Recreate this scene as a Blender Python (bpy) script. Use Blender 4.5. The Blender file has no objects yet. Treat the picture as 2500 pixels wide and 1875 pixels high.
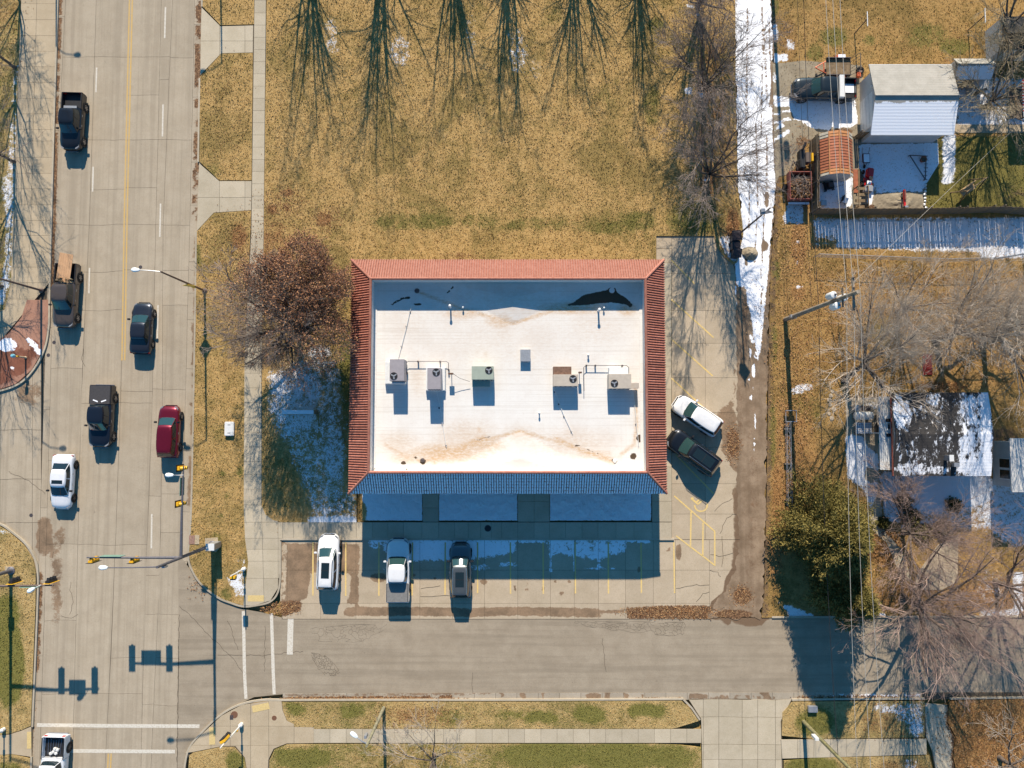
import bpy, bmesh, math, random
import numpy as np
from math import sin, cos, tan, pi, radians as R
from mathutils import Vector, Matrix, noise as mnoise
from mathutils.geometry import delaunay_2d_cdt
random.seed(7); RNG = np.random.default_rng(7)
sc = bpy.context.scene
COL = sc.collection
# ------------------------------------------------------------------ camera
HC = 62.0; TH = R(3.2); FS = 1735.0          # height, tilt, focal length in photo pixels (2500 wide)
CY = -HC*tan(TH)
cam = bpy.data.objects.new('camera', bpy.data.cameras.new('camera'))
COL.objects.link(cam); sc.camera = cam
cam.location = (0, CY, HC); cam.rotation_euler = (TH, 0, 0)
cam.data.sensor_width = 36; cam.data.lens = 36*FS/2500
cam.data.clip_start = 0.5; cam.data.clip_end = 3000
# ------------------------------------------------------------------ sky and sun
SUN_EL = R(31.0); SUN_AZ = R(-2.0)           # sun stands over the top edge of the picture
w = bpy.data.worlds.new('World'); sc.world = w; w.use_nodes = True
wn = w.node_tree
sky = wn.nodes.new('ShaderNodeTexSky'); sky.sky_type = 'NISHITA'; sky.sun_disc = False
sky.sun_elevation = SUN_EL; sky.sun_rotation = SUN_AZ
sky.altitude = 400; sky.air_density = 1.0; sky.dust_density = 0.3; sky.ozone_density = 3.5
tint = wn.nodes.new('ShaderNodeMix'); tint.data_type = 'RGBA'; tint.blend_type = 'MULTIPLY'
tint.inputs[0].default_value = 1.0; tint.inputs[7].default_value = (0.40, 1.0, 1.20, 1)   # even white balance of the whole sky
wn.links.new(sky.outputs[0], tint.inputs[6]); wn.links.new(tint.outputs[2], wn.nodes['Background'].inputs[0])
wn.nodes['Background'].inputs[1].default_value = 0.080
sd = bpy.data.lights.new('sun', 'SUN'); so = bpy.data.objects.new('sun', sd); COL.objects.link(so)
sd.energy = 5.0; sd.angle = R(0.5); sd.color = (1.0, 0.885, 0.735)
so.rotation_euler = Vector((sin(SUN_AZ)*cos(SUN_EL), cos(SUN_AZ)*cos(SUN_EL), sin(SUN_EL))).to_track_quat('Z', 'Y').to_euler()
vs = sc.view_settings
vs.view_transform = 'Standard'; vs.look = 'None'; vs.gamma = 1; vs.exposure = 0.66
try: vs.use_curve_mapping = False
except Exception: pass
# ------------------------------------------------------------------ photo pixel <-> place
C_, S_ = cos(TH), sin(TH)
def P(px, py, z=0.0):
    dx = (px-1250)/FS; dy = (937.5-py)/FS
    t = (HC-z)/(C_-dy*S_)
    return Vector((dx*t, CY+(dy*C_+S_)*t, z))
def PX(x, y, z=0.0):                          # vectorised: place -> photo pixel
    yy = y-CY; zz = z-HC
    yc = yy*C_+zz*S_; zc = -yy*S_+zz*C_
    return 1250+FS*x/(-zc), 937.5-FS*yc/(-zc)
# ------------------------------------------------------------------ object helpers
def link(name, me, mat=None, parent=None, smooth=False):
    o = bpy.data.objects.new(name, me); COL.objects.link(o)
    if mat is not None and hasattr(me, 'materials'):
        for m in (mat if isinstance(mat, (list, tuple)) else [mat]):
            me.materials.append(m)
    if smooth:
        me.polygons.foreach_set('use_smooth', [True]*len(me.polygons))
    if parent is not None: o.parent = parent
    return o
def tag(o, label=None, cat=None, group=None, kind=None):
    if label: o['label'] = label
    if cat: o['category'] = cat
    if group: o['group'] = group
    if kind: o['kind'] = kind
    return o
def thing(name, label, cat, loc=(0, 0, 0), rz=0.0, group=None):
    o = bpy.data.objects.new(name, None); COL.objects.link(o)
    o.empty_display_size = 0.3
    o.location = loc; o.rotation_euler = (0, 0, rz)
    return tag(o, label, cat, group)
def copy_tree(o, parent=None, top=True):
    c = o.copy(); COL.objects.link(c); c.parent = parent
    for ch in [x for x in COL.objects if x.parent is o]: copy_tree(ch, c, False)
    return c
class MB:                                     # collects shapes into ONE mesh
    def __init__(s): s.v = []; s.f = []
    def add(s, vs_, fs_):
        b = len(s.v); s.v += [tuple(v) for v in vs_]; s.f += [tuple(b+i for i in f) for f in fs_]
    def box(s, x0, x1, y0, y1, z0, z1, M=None, taper=0.0, ty=None):
        t = taper; u = taper if ty is None else ty
        v = [Vector(q) for q in ((x0, y0, z0), (x1, y0, z0), (x1, y1, z0), (x0, y1, z0),
             (x0+t, y0+u, z1), (x1-t, y0+u, z1), (x1-t, y1-u, z1), (x0+t, y1-u, z1))]
        if M is not None: v = [M @ q for q in v]
        s.add(v, [(0, 3, 2, 1), (4, 5, 6, 7), (0, 1, 5, 4), (1, 2, 6, 5), (2, 3, 7, 6), (3, 0, 4, 7)]); return s
    def tube(s, pts, rad, n=8, cap=True):
        pts = [Vector(p) for p in pts]; k = len(pts)
        rad = rad if isinstance(rad, (list, tuple)) else [rad]*k
        vs_, fs_ = [], []
        up = None
        for i, p in enumerate(pts):
            d = (pts[min(i+1, k-1)]-pts[max(i-1, 0)]).normalized()
            a = d.orthogonal().normalized() if up is None else (up-d*up.dot(d)).normalized()
            up = a; b = d.cross(a)
            for j in range(n):
                th = 2*pi*j/n
                vs_.append(p+(a*cos(th)+b*sin(th))*rad[i])
        for i in range(k-1):
            for j in range(n):
                fs_.append((i*n+j, i*n+(j+1) % n, (i+1)*n+(j+1) % n, (i+1)*n+j))
        if cap: fs_ += [tuple(range(n))[::-1], tuple((k-1)*n+j for j in range(n))]
        s.add(vs_, fs_); return s
    def lathe(s, prof, c=(0, 0, 0), n=12, axis='Z'):
        vs_, fs_ = [], []
        for r, h in prof:
            for j in range(n):
                a = 2*pi*j/n; q = (r*cos(a), r*sin(a), h)
                if axis == 'Y': q = (q[0], q[2], q[1])
                if axis == 'X': q = (q[2], q[0], q[1])
                vs_.append((q[0]+c[0], q[1]+c[1], q[2]+c[2]))
        k = len(prof)
        for i in range(k-1):
            for j in range(n):
                fs_.append((i*n+j, i*n+(j+1) % n, (i+1)*n+(j+1) % n, (i+1)*n+j))
        fs_ += [tuple(range(n))[::-1], tuple((k-1)*n+j for j in range(n))]
        s.add(vs_, fs_); return s
    def prism(s, poly, z0, z1):               # polygon in xy, extruded
        n = len(poly)
        a = sum(poly[i][0]*poly[(i+1) % n][1]-poly[(i+1) % n][0]*poly[i][1] for i in range(n))
        if a < 0: poly = poly[::-1]
        s.add([(p[0], p[1], z0) for p in poly]+[(p[0], p[1], z1) for p in poly],
              [tuple(range(n))[::-1], tuple(range(n, 2*n))]+[(i, (i+1) % n, n+(i+1) % n, n+i) for i in range(n)]); return s
    def mesh(s, name):
        me = bpy.data.meshes.new(name); me.from_pydata(s.v, [], s.f); me.update(); return me
    def build(s, name, mat, parent=None, smooth=False, bevel=0.0):
        me = s.mesh(name)
        if bevel:
            bm = bmesh.new(); bm.from_mesh(me)
            bmesh.ops.bevel(bm, geom=bm.edges[:], offset=bevel, segments=2, affect='EDGES', clamp_overlap=True)
            bm.to_mesh(me); bm.free()
        o = link(name, me, mat, parent)
        if smooth:
            me.polygons.foreach_set('use_smooth', [True]*len(me.polygons))
            try: me.set_sharp_from_angle(angle=R(40))
            except Exception: pass
        return o
def npmesh(name, V, F, mat, parent=None, smooth=False, attrs=None):
    """V (n,3) float, F (m,k) int with k = 3 or 4"""
    V = np.asarray(V, np.float32); F = np.asarray(F, np.int32); k = F.shape[1]
    me = bpy.data.meshes.new(name)
    me.vertices.add(len(V)); me.vertices.foreach_set('co', V.ravel())
    me.loops.add(F.size); me.loops.foreach_set('vertex_index', F.ravel())
    me.polygons.add(len(F)); me.polygons.foreach_set('loop_start', np.arange(0, F.size, k, dtype=np.int32))
    try: me.polygons.foreach_set('loop_total', np.full(len(F), k, np.int32))
    except Exception: pass
    me.update(calc_edges=True); me.validate()
    for a, val in (attrs or {}).items():
        val = np.asarray(val, np.float32)
        if val.ndim == 1:
            at = me.attributes.new(a, 'FLOAT', 'POINT'); at.data.foreach_set('value', val)
        else:
            at = me.attributes.new(a, 'FLOAT_COLOR', 'POINT')
            at.data.foreach_set('color', np.hstack([val, np.ones((len(val), 1), np.float32)]).ravel())
    me.polygons.foreach_set('use_smooth', np.full(len(F), bool(smooth)))
    o = link(name, me, mat, parent, smooth)
    return o
# ------------------------------------------------------------------ masks painted in photo pixels
def sm(a, b, x):
    t = np.clip((x-a)/(b-a), 0, 1); return t*t*(3-2*t)
def m_ell(cx, cy, rx, ry, v=1.0, soft=0.5):
    return lambda X, Y: v*(1-sm(1-soft, 1+soft*0.4, np.hypot((X-cx)/rx, (Y-cy)/ry)))
def polydist(X, Y, poly):
    d = np.full(X.shape, 1e9); ins = np.zeros(X.shape, bool); n = len(poly)
    for i in range(n):
        x0, y0 = poly[i]; x1, y1 = poly[(i+1) % n]
        dx, dy = x1-x0, y1-y0; L = dx*dx+dy*dy+1e-9
        t = np.clip(((X-x0)*dx+(Y-y0)*dy)/L, 0, 1)
        d = np.minimum(d, np.hypot(X-x0-t*dx, Y-y0-t*dy))
        c = ((y0 > Y) != (y1 > Y)) & (X < (x1-x0)*(Y-y0)/(y1-y0+1e-12)+x0)
        ins ^= c
    return np.where(ins, d, -d)
def m_pol(poly, v=1.0, soft=10.0):
    return lambda X, Y: v*sm(-soft, soft, polydist(X, Y, poly))
def m_line(pts, wd, v=1.0, soft=None):
    soft = soft or wd*0.6
    def f(X, Y):
        d = np.full(X.shape, 1e9)
        for (x0, y0), (x1, y1) in zip(pts[:-1], pts[1:]):
            dx, dy = x1-x0, y1-y0; L = dx*dx+dy*dy+1e-9
            t = np.clip(((X-x0)*dx+(Y-y0)*dy)/L, 0, 1)
            d = np.minimum(d, np.hypot(X-x0-t*dx, Y-y0-t*dy))
        return v*(1-sm(wd/2-soft/2, wd/2+soft, d))
    return f
def eval_masks(masks, x, y, z):
    X, Y = PX(np.asarray(x, float), np.asarray(y, float), z)
    out = {}
    for a, fl in (masks or {}).items():
        val = np.zeros(len(X))
        for f in fl:
            r = f(X, Y)
            val = np.where(r < 0, val+r, np.maximum(val, r))
        out[a] = np.clip(val, 0, 1)
    return out
def cdt_sheet(poly, res, jit=0.25):
    """poly: list of (x,y) places. Returns verts (n,2), tris"""
    pts = []; n = len(poly); edges = []
    for i in range(n):
        a = Vector(poly[i][:2]); b = Vector(poly[(i+1) % n][:2]); k = max(1, int((b-a).length/(res*1.5)))
        for j in range(k): pts.append(a.lerp(b, j/k))
    nb = len(pts); edges = [(i, (i+1) % nb) for i in range(nb)]
    xs = [p[0] for p in poly]; ys = [p[1] for p in poly]
    gx, gy = np.meshgrid(np.arange(min(xs)+res/2, max(xs), res), np.arange(min(ys)+res/2, max(ys), res))
    gx = gx.ravel()+RNG.uniform(-jit, jit, gx.size)*res; gy = gy.ravel()+RNG.uniform(-jit, jit, gy.size)*res
    if gx.size:
        keep = polydist(gx, gy, [(p[0], p[1]) for p in poly]) > res*0.35
        pts += [Vector((a, b)) for a, b in zip(gx[keep], gy[keep])]
    r = delaunay_2d_cdt(pts, edges, [list(range(nb))], 1, 1e-5)
    V = np.array([(v[0], v[1]) for v in r[0]]); F = [f for f in r[2] if len(f) == 3]
    return V, np.array(F, np.int32)
def sheet(name, pxpoly, z, mat, res=0.5, masks=None, parent=None, kind=None, skirt=0.0, zf=None, world=False):
    poly = [tuple(q[:2]) for q in pxpoly] if world else [tuple(P(a, b, z)[:2]) for a, b in pxpoly]
    V, F = cdt_sheet(poly, res)
    a, b, c = V[F[:, 0]], V[F[:, 1]], V[F[:, 2]]
    cr = (b[:, 0]-a[:, 0])*(c[:, 1]-a[:, 1])-(b[:, 1]-a[:, 1])*(c[:, 0]-a[:, 0])
    F[cr < 0] = F[cr < 0][:, ::-1]
    Z = np.full(len(V), z)
    if zf is not None: Z = z+zf(*PX(V[:, 0], V[:, 1], z), V)
    at = eval_masks(masks, V[:, 0], V[:, 1], z)
    V3 = np.column_stack([V, Z])
    if skirt:
        E = {}
        for t in F:
            for i in range(3):
                e = (t[i], t[(i+1) % 3])
                if (e[1], e[0]) in E: del E[(e[1], e[0])]
                else: E[e] = 1
        add = []; base = len(V3); nv = []; mp = {}
        for (i, j) in E:
            for q in (i, j):
                if q not in mp: mp[q] = base+len(nv); nv.append((V3[q, 0], V3[q, 1], V3[q, 2]-skirt))
            add += [(i, mp[i], mp[j]), (i, mp[j], j)]
        src = list(mp.keys())
        if nv:
            V3 = np.vstack([V3, nv]); F = np.vstack([F, np.array(add, np.int32)])
            at = {k: np.concatenate([v, v[src]]) for k, v in at.items()}
    o = npmesh(name, V3, F, mat, parent, attrs=at)
    if kind: o['kind'] = kind
    return o
def ribbon(name, pxpath, width, z0, z1, mat, parent=None, kind=None, zp=None, closed=False, px=True):
    """box-section strip along a path"""
    pts = [P(a, b, zp if zp is not None else z1) for a, b in pxpath] if px else [Vector((a, b, z1)) for a, b in pxpath]
    L, Rr = [], []
    for i, p in enumerate(pts):
        d = pts[min(i+1, len(pts)-1)]-pts[max(i-1, 0)]; d.z = 0; d.normalize()
        nrm = Vector((-d.y, d.x, 0))
        L.append(p+nrm*width/2); Rr.append(p-nrm*width/2)
    m = MB(); k = len(pts); v = []
    for i in range(k):
        v += [(L[i].x, L[i].y, z0), (Rr[i].x, Rr[i].y, z0), (Rr[i].x, Rr[i].y, z1), (L[i].x, L[i].y, z1)]
    f = []
    for i in range(k-1):
        b = i*4; c = b+4
        f += [(b+3, b+2, c+2, c+3), (b+2, b+1, c+1, c+2), (b, b+3, c+3, c), (b+1, b, c, c+1)]
    f += [(0, 1, 2, 3), (4*k-1, 4*k-2, 4*k-3, 4*k-4)]
    m.add(v, f)
    o = m.build(name, mat, parent)
    if kind: o['kind'] = kind
    return o
def curve_pts(ctrl, n=8):                    # Catmull-Rom through 2-D control points
    out = []; c = [Vector(p) for p in ctrl]; c = [c[0]*2-c[1]]+c+[c[-1]*2-c[-2]]
    for i in range(1, len(c)-2):
        for j in range(n):
            t = j/n; p0, p1, p2, p3 = c[i-1:i+3]
            q = 0.5*((2*p1)+(p2-p0)*t+(2*p0-5*p1+4*p2-p3)*t*t+(3*p1-p0-3*p2+p3)*t*t*t)
            out.append(tuple(q))
    out.append(tuple(c[-2])); return out
# ------------------------------------------------------------------ materials
class Mat:
    def __init__(s, name):
        s.m = bpy.data.materials.new(name); s.m.use_nodes = True; s.t = s.m.node_tree
        s.b = s.t.nodes['Principled BSDF']; s.co = None
    def nd(s, ty, ins=None, **kw):
        n = s.t.nodes.new(ty)
        for k, v in kw.items(): setattr(n, k, v)
        for k, v in (ins or {}).items(): s.put(n.inputs[k], v)
        return n
    def put(s, sock, v):
        if hasattr(v, 'is_output'): s.t.links.new(v, sock)
        elif v is not None:
            if isinstance(v, (tuple, list)) and len(v) == 3 and sock.type == 'RGBA': v = (*v, 1)
            sock.default_value = v
    def coord(s):
        if s.co is None: s.co = s.nd('ShaderNodeTexCoord').outputs['Object']
        return s.co
    def map(s, scale=(1, 1, 1), rot=(0, 0, 0)):
        return s.nd('ShaderNodeMapping', {'Vector': s.coord(), 'Scale': scale, 'Rotation': rot}).outputs[0]
    def noise(s, scale, detail=4, rough=0.6, vec=None, dist=0.0):
        return s.nd('ShaderNodeTexNoise', {'Vector': vec or s.coord(), 'Scale': scale, 'Detail': detail, 'Roughness': rough, 'Distortion': dist}).outputs[0]
    def voro(s, scale, vec=None, feature='F1', out=0):
        return s.nd('ShaderNodeTexVoronoi', {'Vector': vec or s.coord(), 'Scale': scale}, feature=feature).outputs[out]
    def ramp(s, fac, st):
        n = s.nd('ShaderNodeValToRGB', {'Fac': fac}); e = n.color_ramp.elements
        while len(e) > 1: e.remove(e[-1])
        for i, (p, c) in enumerate(st):
            if i: e.new(p)
            c = (c, c, c) if isinstance(c, (int, float)) else c
            e[i].position = p; e[i].color = (*c, 1)
        return n.outputs[0]
    def step(s, v, a, b):
        return s.nd('ShaderNodeMapRange', {'Value': v, 'From Min': a, 'From Max': b}, interpolation_type='SMOOTHSTEP').outputs[0]
    def mix(s, f, a, b, bt='MIX'):
        n = s.nd('ShaderNodeMix', data_type='RGBA', blend_type=bt)
        s.put(n.inputs[0], f); s.put(n.inputs[6], a); s.put(n.inputs[7], b); return n.outputs[2]
    def math(s, op, a, b=0.0, clamp=False):
        n = s.nd('ShaderNodeMath', operation=op, use_clamp=clamp); s.put(n.inputs[0], a); s.put(n.inputs[1], b); return n.outputs[0]
    def attr(s, name, out='Fac'):
        return s.nd('ShaderNodeAttribute', attribute_name=name).outputs[out]
    def rnd(s): return s.nd('ShaderNodeObjectInfo').outputs['Random']
    def bump(s, h, strength=0.5, dist=0.02):
        return s.nd('ShaderNodeBump', {'Height': h, 'Strength': strength, 'Distance': dist}).outputs[0]
    def out(s, col, rough=0.8, normal=None, metal=0.0, spec=0.3, coat=0.0):
        s.put(s.b.inputs['Base Color'], col); s.put(s.b.inputs['Roughness'], rough)
        s.put(s.b.inputs['Metallic'], metal); s.put(s.b.inputs['Specular IOR Level'], spec)
        s.put(s.b.inputs['Coat Weight'], coat)
        if normal is not None: s.put(s.b.inputs['Normal'], normal)
        return s.m
    def thr(s, attr, nz, amp=0.7, w=0.08):    # attribute broken up by noise
        v = s.math('ADD', s.attr(attr), s.math('MULTIPLY', s.math('SUBTRACT', nz, 0.5), amp))
        return s.step(v, 0.5-w, 0.5+w)
def simple(name, col, rough=0.7, metal=0.0, spec=0.3, var=0.12, scale=6.0, bump=0.0, coat=0.0):
    m = Mat(name); n = m.noise(scale, 5, 0.65)
    d = tuple(c*(1-var*1.6) for c in col); l = tuple(min(1, c*(1+var)) for c in col)
    c = m.ramp(n, [(0.3, d), (0.7, l)])
    nm = m.bump(m.noise(scale*6, 3), 0.4, bump) if bump else None
    return m.out(c, rough, nm, metal, spec, coat)
def lawn_mat(name, gold, gold2, green, dark, leaf, gbase=0.0):
    m = Mat(name)
    big = m.noise(0.16, 5, 0.6, dist=0.6); mid = m.noise(0.9, 6, 0.7, dist=0.4); pat = m.noise(2.4, 6, 0.75); f1 = m.noise(7.5, 4, 0.7); f2 = m.noise(13, 3, 0.7); vf = m.noise(32, 2, 0.7)
    c = m.mix(m.step(m.math('ADD', m.math('MULTIPLY', pat, 0.5), m.math('MULTIPLY', f2, 0.5)), 0.40, 0.60), gold, gold2)
    olive = tuple(q*k for q, k in zip(gold, (0.56, 0.64, 0.60)))
    c = m.mix(m.math('MULTIPLY', m.step(m.math('ADD', m.math('MULTIPLY', big, 0.45), m.math('ADD', m.math('MULTIPLY', mid, 0.35), m.math('MULTIPLY', f1, 0.25))), 0.485, 0.60), 0.8), c, olive)
    gf = m.math('ADD', m.math('MULTIPLY', m.attr('green'), 1.5), m.math('MULTIPLY', m.math('SUBTRACT', m.noise(1.1, 6, 0.75, dist=0.8), 0.5), 1.35))
    gf = m.math('ADD', gf, m.math('MULTIPLY', m.math('SUBTRACT', f1, 0.5), 1.0))
    gf = m.math('ADD', gf, m.math('MULTIPLY', m.math('SUBTRACT', big, 0.49-gbase), 0.9))
    c = m.mix(m.math('MULTIPLY', m.step(gf, 0.28, 0.85), 0.92), c, m.mix(m.step(f2, 0.38, 0.6), green, tuple(q*1.55 for q in green)))
    c = m.mix(m.math('MULTIPLY', m.step(f1, 0.56, 0.70), 0.22), c, dark)
    c = m.mix(m.math('MULTIPLY', m.step(f2, 0.54, 0.72), 0.34), c, dark)
    c = m.mix(m.math('MULTIPLY', m.step(vf, 0.56, 0.74), 0.26), c, tuple(q*0.5 for q in dark))
    c = m.mix(m.math('MULTIPLY', m.step(m.noise(27, 2, 0.6), 0.60, 0.72), 0.40), c, tuple(min(1, q*1.5) for q in gold2))
    c = m.mix(m.thr('dirt', pat, 1.4, 0.2), c, m.mix(f2, (0.21, 0.14, 0.085), (0.13, 0.082, 0.05)))
    lf = m.voro(8.5, out=1)
    lc = m.ramp(lf, [(0.0, (0.07, 0.035, 0.018)), (0.35, leaf), (0.7, tuple(q*1.5 for q in leaf)), (1.0, (0.40, 0.25, 0.11))])
    c = m.mix(m.math('MULTIPLY', m.thr('leaf', m.math('ADD', m.math('MULTIPLY', f2, 0.6), m.math('MULTIPLY', mid, 0.4)), 2.2, 0.2), 0.85), c, lc)
    sn = m.thr('snow', m.math('ADD', m.math('MULTIPLY', pat, 0.45), m.math('ADD', m.math('MULTIPLY', f1, 0.35), m.math('MULTIPLY', vf, 0.2))), 2.2, 0.10)
    c = m.mix(m.math('MULTIPLY', sn, 0.97), c, m.mix(m.math('MULTIPLY', m.step(f2, 0.55, 0.7), 0.35), (0.85, 0.87, 0.91), (0.55, 0.50, 0.42)))
    h = m.math('ADD', f2, m.math('MULTIPLY', vf, 0.8))
    return m.out(c, 0.95, m.bump(h, 0.9, 0.06), 0, 0.1)
GOLD, GOLD2 = (0.42, 0.268, 0.098), (0.56, 0.372, 0.155)
M = {}
M['lawn'] = lawn_mat('dry_grass', GOLD, GOLD2, (0.115, 0.108, 0.030), (0.095, 0.062, 0.024), (0.22, 0.10, 0.045))
M['lawn_green'] = lawn_mat('green_grass', (0.42, 0.285, 0.115), (0.56, 0.40, 0.18), (0.130, 0.124, 0.030), (0.066, 0.058, 0.018), (0.24, 0.12, 0.05), 0.05)
M['lawn_leaf'] = lawn_mat('leafy_grass', (0.36, 0.215, 0.075), (0.48, 0.30, 0.115), (0.135, 0.122, 0.034), (0.095, 0.056, 0.022), (0.27, 0.14, 0.055))
def concrete(name, a, b, stain=(0.125, 0.080, 0.047), rough=0.9, tint=0.10, streak=None):
    m = Mat(name)
    n1 = m.noise(0.7, 5, 0.65); n2 = m.noise(9, 5, 0.7); n3 = m.noise(45, 2, 0.6)
    c = m.mix(m.step(n1, 0.3, 0.7), a, b)
    c = m.mix(m.math('MULTIPLY', m.step(n2, 0.45, 0.70), 0.28), c, tuple(q*0.62 for q in a))
    c = m.mix(m.math('MULTIPLY', m.step(m.noise(2.1, 6, 0.75, dist=0.7), 0.55, 0.68), 0.22), c, tuple(q*0.66 for q in a))
    c = m.mix(m.math('MULTIPLY', m.step(n3, 0.50, 0.70), 0.40), c, tuple(q*0.5 for q in a))
    if streak:
        st = m.noise(1.0, 4, 0.6, m.map(streak))
        c = m.mix(m.math('MULTIPLY', m.step(st, 0.42, 0.66), 0.42), c, tuple(q*0.66 for q in a))
        c = m.mix(m.math('MULTIPLY', m.step(m.noise(0.5, 6, 0.75), 0.5, 0.7), 0.28), c, tuple(q*0.68 for q in a))
        sp = m.noise(3.2, 3, 0.5)
        c = m.mix(m.math('MULTIPLY', m.step(sp, 0.70, 0.76), 0.45), c, tuple(q*0.45 for q in a))
    v = m.math('ADD', 1-tint, m.math('MULTIPLY', m.rnd(), tint*1.6))
    c = m.mix(1.0, c, m.nd('ShaderNodeCombineColor', {0: v, 1: v, 2: v}).outputs[0], 'MULTIPLY')
    wet = m.thr('wet', m.math('ADD', m.math('MULTIPLY', m.noise(1.3, 7, 0.7), 0.65), m.math('MULTIPLY', n2, 0.35)), 1.5, 0.09)
    c = m.mix(m.math('MULTIPLY', wet, 0.86), c, m.mix(m.step(m.math('ADD', m.math('MULTIPLY', n1, 0.6), m.math('MULTIPLY', n2, 0.4)), 0.36, 0.62), stain, tuple(q*2.1 for q in stain)))
    c = m.mix(m.thr('leaf', m.noise(7, 4, 0.8), 1.2, 0.1), c, m.ramp(m.voro(10, out=1), [(0.0, (0.05, 0.030, 0.018)), (0.45, (0.135, 0.072, 0.038)), (1.0, (0.32, 0.19, 0.10))]))
    c = m.mix(m.thr('dirt', n1, 0.8, 0.10), c, m.mix(n2, (0.20, 0.135, 0.085), (0.13, 0.082, 0.05)))
    sn = m.thr('snow', m.noise(2.4, 8, 0.76, dist=1.2), 1.6, 0.06)
    c = m.mix(sn, c, m.mix(m.math('MULTIPLY', m.step(m.noise(6, 6, 0.8), 0.52, 0.68), 0.45), (0.86, 0.88, 0.92), (0.55, 0.50, 0.43)))
    rg = m.math('SUBTRACT', rough, m.math('MULTIPLY', wet, 0.3))
    return m.out(c, rg, m.bump(m.math('ADD', n3, n2), 0.35, 0.012), 0, 0.2)
M['conc_road'] = concrete('road_concrete', (0.385, 0.318, 0.232), (0.435, 0.365, 0.272), streak=(2.2, 0.045, 1), tint=0.06)
M['conc_walk'] = concrete('walk_concrete', (0.44, 0.375, 0.27), (0.50, 0.43, 0.32), tint=0.10)
M['conc_lot'] = concrete('lot_concrete', (0.43, 0.348, 0.245), (0.49, 0.400, 0.290), tint=0.08)
M['conc_warm'] = concrete('warm_concrete', (0.42, 0.335, 0.225), (0.48, 0.39, 0.27), tint=0.06)
M['kerb'] = concrete('kerb_concrete', (0.40, 0.34, 0.25), (0.46, 0.40, 0.31))
M['gutter'] = concrete('gutter_concrete', (0.34, 0.29, 0.22), (0.40, 0.345, 0.27), tint=0.12)
M['joint'] = simple('joint_dirt', (0.11, 0.088, 0.062), 0.95, var=0.3, scale=12)
M['asphalt'] = concrete('old_asphalt', (0.305, 0.250, 0.182), (0.365, 0.304, 0.226), rough=0.92, tint=0.02, streak=(0.06, 1.6, 1))
M['red_paving'] = concrete('red_paving', (0.36, 0.185, 0.125), (0.41, 0.225, 0.16), stain=(0.10, 0.035, 0.02), tint=0.08)
M['gravel'] = concrete('gravel', (0.26, 0.215, 0.15), (0.36, 0.305, 0.22), tint=0.0)
M['dirt'] = concrete('alley_dirt', (0.20, 0.138, 0.088), (0.34, 0.25, 0.17), stain=(0.10, 0.06, 0.035), tint=0.0, streak=(1.6, 0.06, 1))
M['snow'] = simple('snow', (0.84, 0.86, 0.90), 0.85, var=0.03, scale=4, bump=0.02)
M['dark_leaf_litter'] = concrete('leaf_litter', (0.17, 0.10, 0.055), (0.25, 0.145, 0.08), tint=0.0)
def paint(name, col, base=(0.33, 0.285, 0.22), wear=0.5):
    m = Mat(name); n = m.noise(7, 6, 0.75); n2 = m.noise(40, 3, 0.7)
    f = m.step(m.math('ADD', n, m.math('MULTIPLY', n2, 0.25)), wear+0.22, wear+0.42)
    return m.out(m.mix(m.math('MULTIPLY', f, 0.6), col, base), 0.8, None, 0, 0.25)
M['white_paint'] = paint('road_white_paint', (0.62, 0.58, 0.50), (0.40, 0.335, 0.25), wear=0.34)
M['yellow_paint'] = paint('road_yellow_paint', (0.55, 0.355, 0.11), (0.40, 0.335, 0.25), wear=0.34)
M['stall_paint'] = paint('stall_yellow_paint', (0.68, 0.49, 0.18), (0.43, 0.35, 0.25), wear=0.36)
M['ramp_pad'] = simple('yellow_ramp_pad', (0.60, 0.45, 0.20), 0.8, var=0.1, scale=8)
M['metal'] = simple('galvanised_metal', (0.42, 0.43, 0.44), 0.45, 0.6, 0.5, 0.1, 8)
M['metal_dark'] = simple('dark_metal', (0.10, 0.085, 0.085), 0.5, 0.4, 0.4, 0.15, 8)
M['pole_brown'] = simple('brown_steel', (0.16, 0.115, 0.10), 0.55, 0.3, 0.4, 0.15, 5)
M['pole_grey'] = simple('painted_grey_steel', (0.13, 0.125, 0.14), 0.5, 0.3, 0.4, 0.15, 5)
M['white_metal'] = simple('white_metal', (0.72, 0.72, 0.70), 0.5, 0.1, 0.4, 0.06, 5)
M['green_sign'] = simple('green_sign', (0.02, 0.22, 0.14), 0.4, 0, 0.4, 0.1, 5)
M['yellow_sign'] = simple('yellow_sign', (0.70, 0.44, 0.04), 0.45, 0, 0.4, 0.08, 5)
M['signal_yellow'] = simple('signal_yellow', (0.72, 0.40, 0.02), 0.45, 0, 0.4, 0.08, 5)
M['black'] = simple('black_plastic', (0.018, 0.018, 0.02), 0.55, 0, 0.4, 0.15, 8)
M['rubber'] = simple('rubber', (0.022, 0.021, 0.020), 0.85, 0, 0.2, 0.2, 12)
M['lens_red'] = simple('red_lens', (0.35, 0.012, 0.015), 0.2, 0, 0.5, 0.05, 4)
M['lens_green'] = simple('green_lens', (0.01, 0.12, 0.08), 0.25, 0, 0.5, 0.05, 4)
M['lens_amber'] = simple('amber_lens', (0.45, 0.20, 0.01), 0.25, 0, 0.5, 0.05, 4)
M['lens_clear'] = simple('clear_lens', (0.22, 0.23, 0.25), 0.12, 0, 0.6, 0.05, 4)
M['lamp_glass'] = simple('lamp_glass', (0.75, 0.80, 0.82), 0.2, 0, 0.5, 0.04, 4)
M['rim'] = simple('alloy', (0.36, 0.36, 0.37), 0.35, 0.8, 0.5, 0.06, 8)
M['chrome'] = simple('chrome', (0.55, 0.56, 0.58), 0.2, 0.9, 0.5, 0.05, 8)
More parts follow.
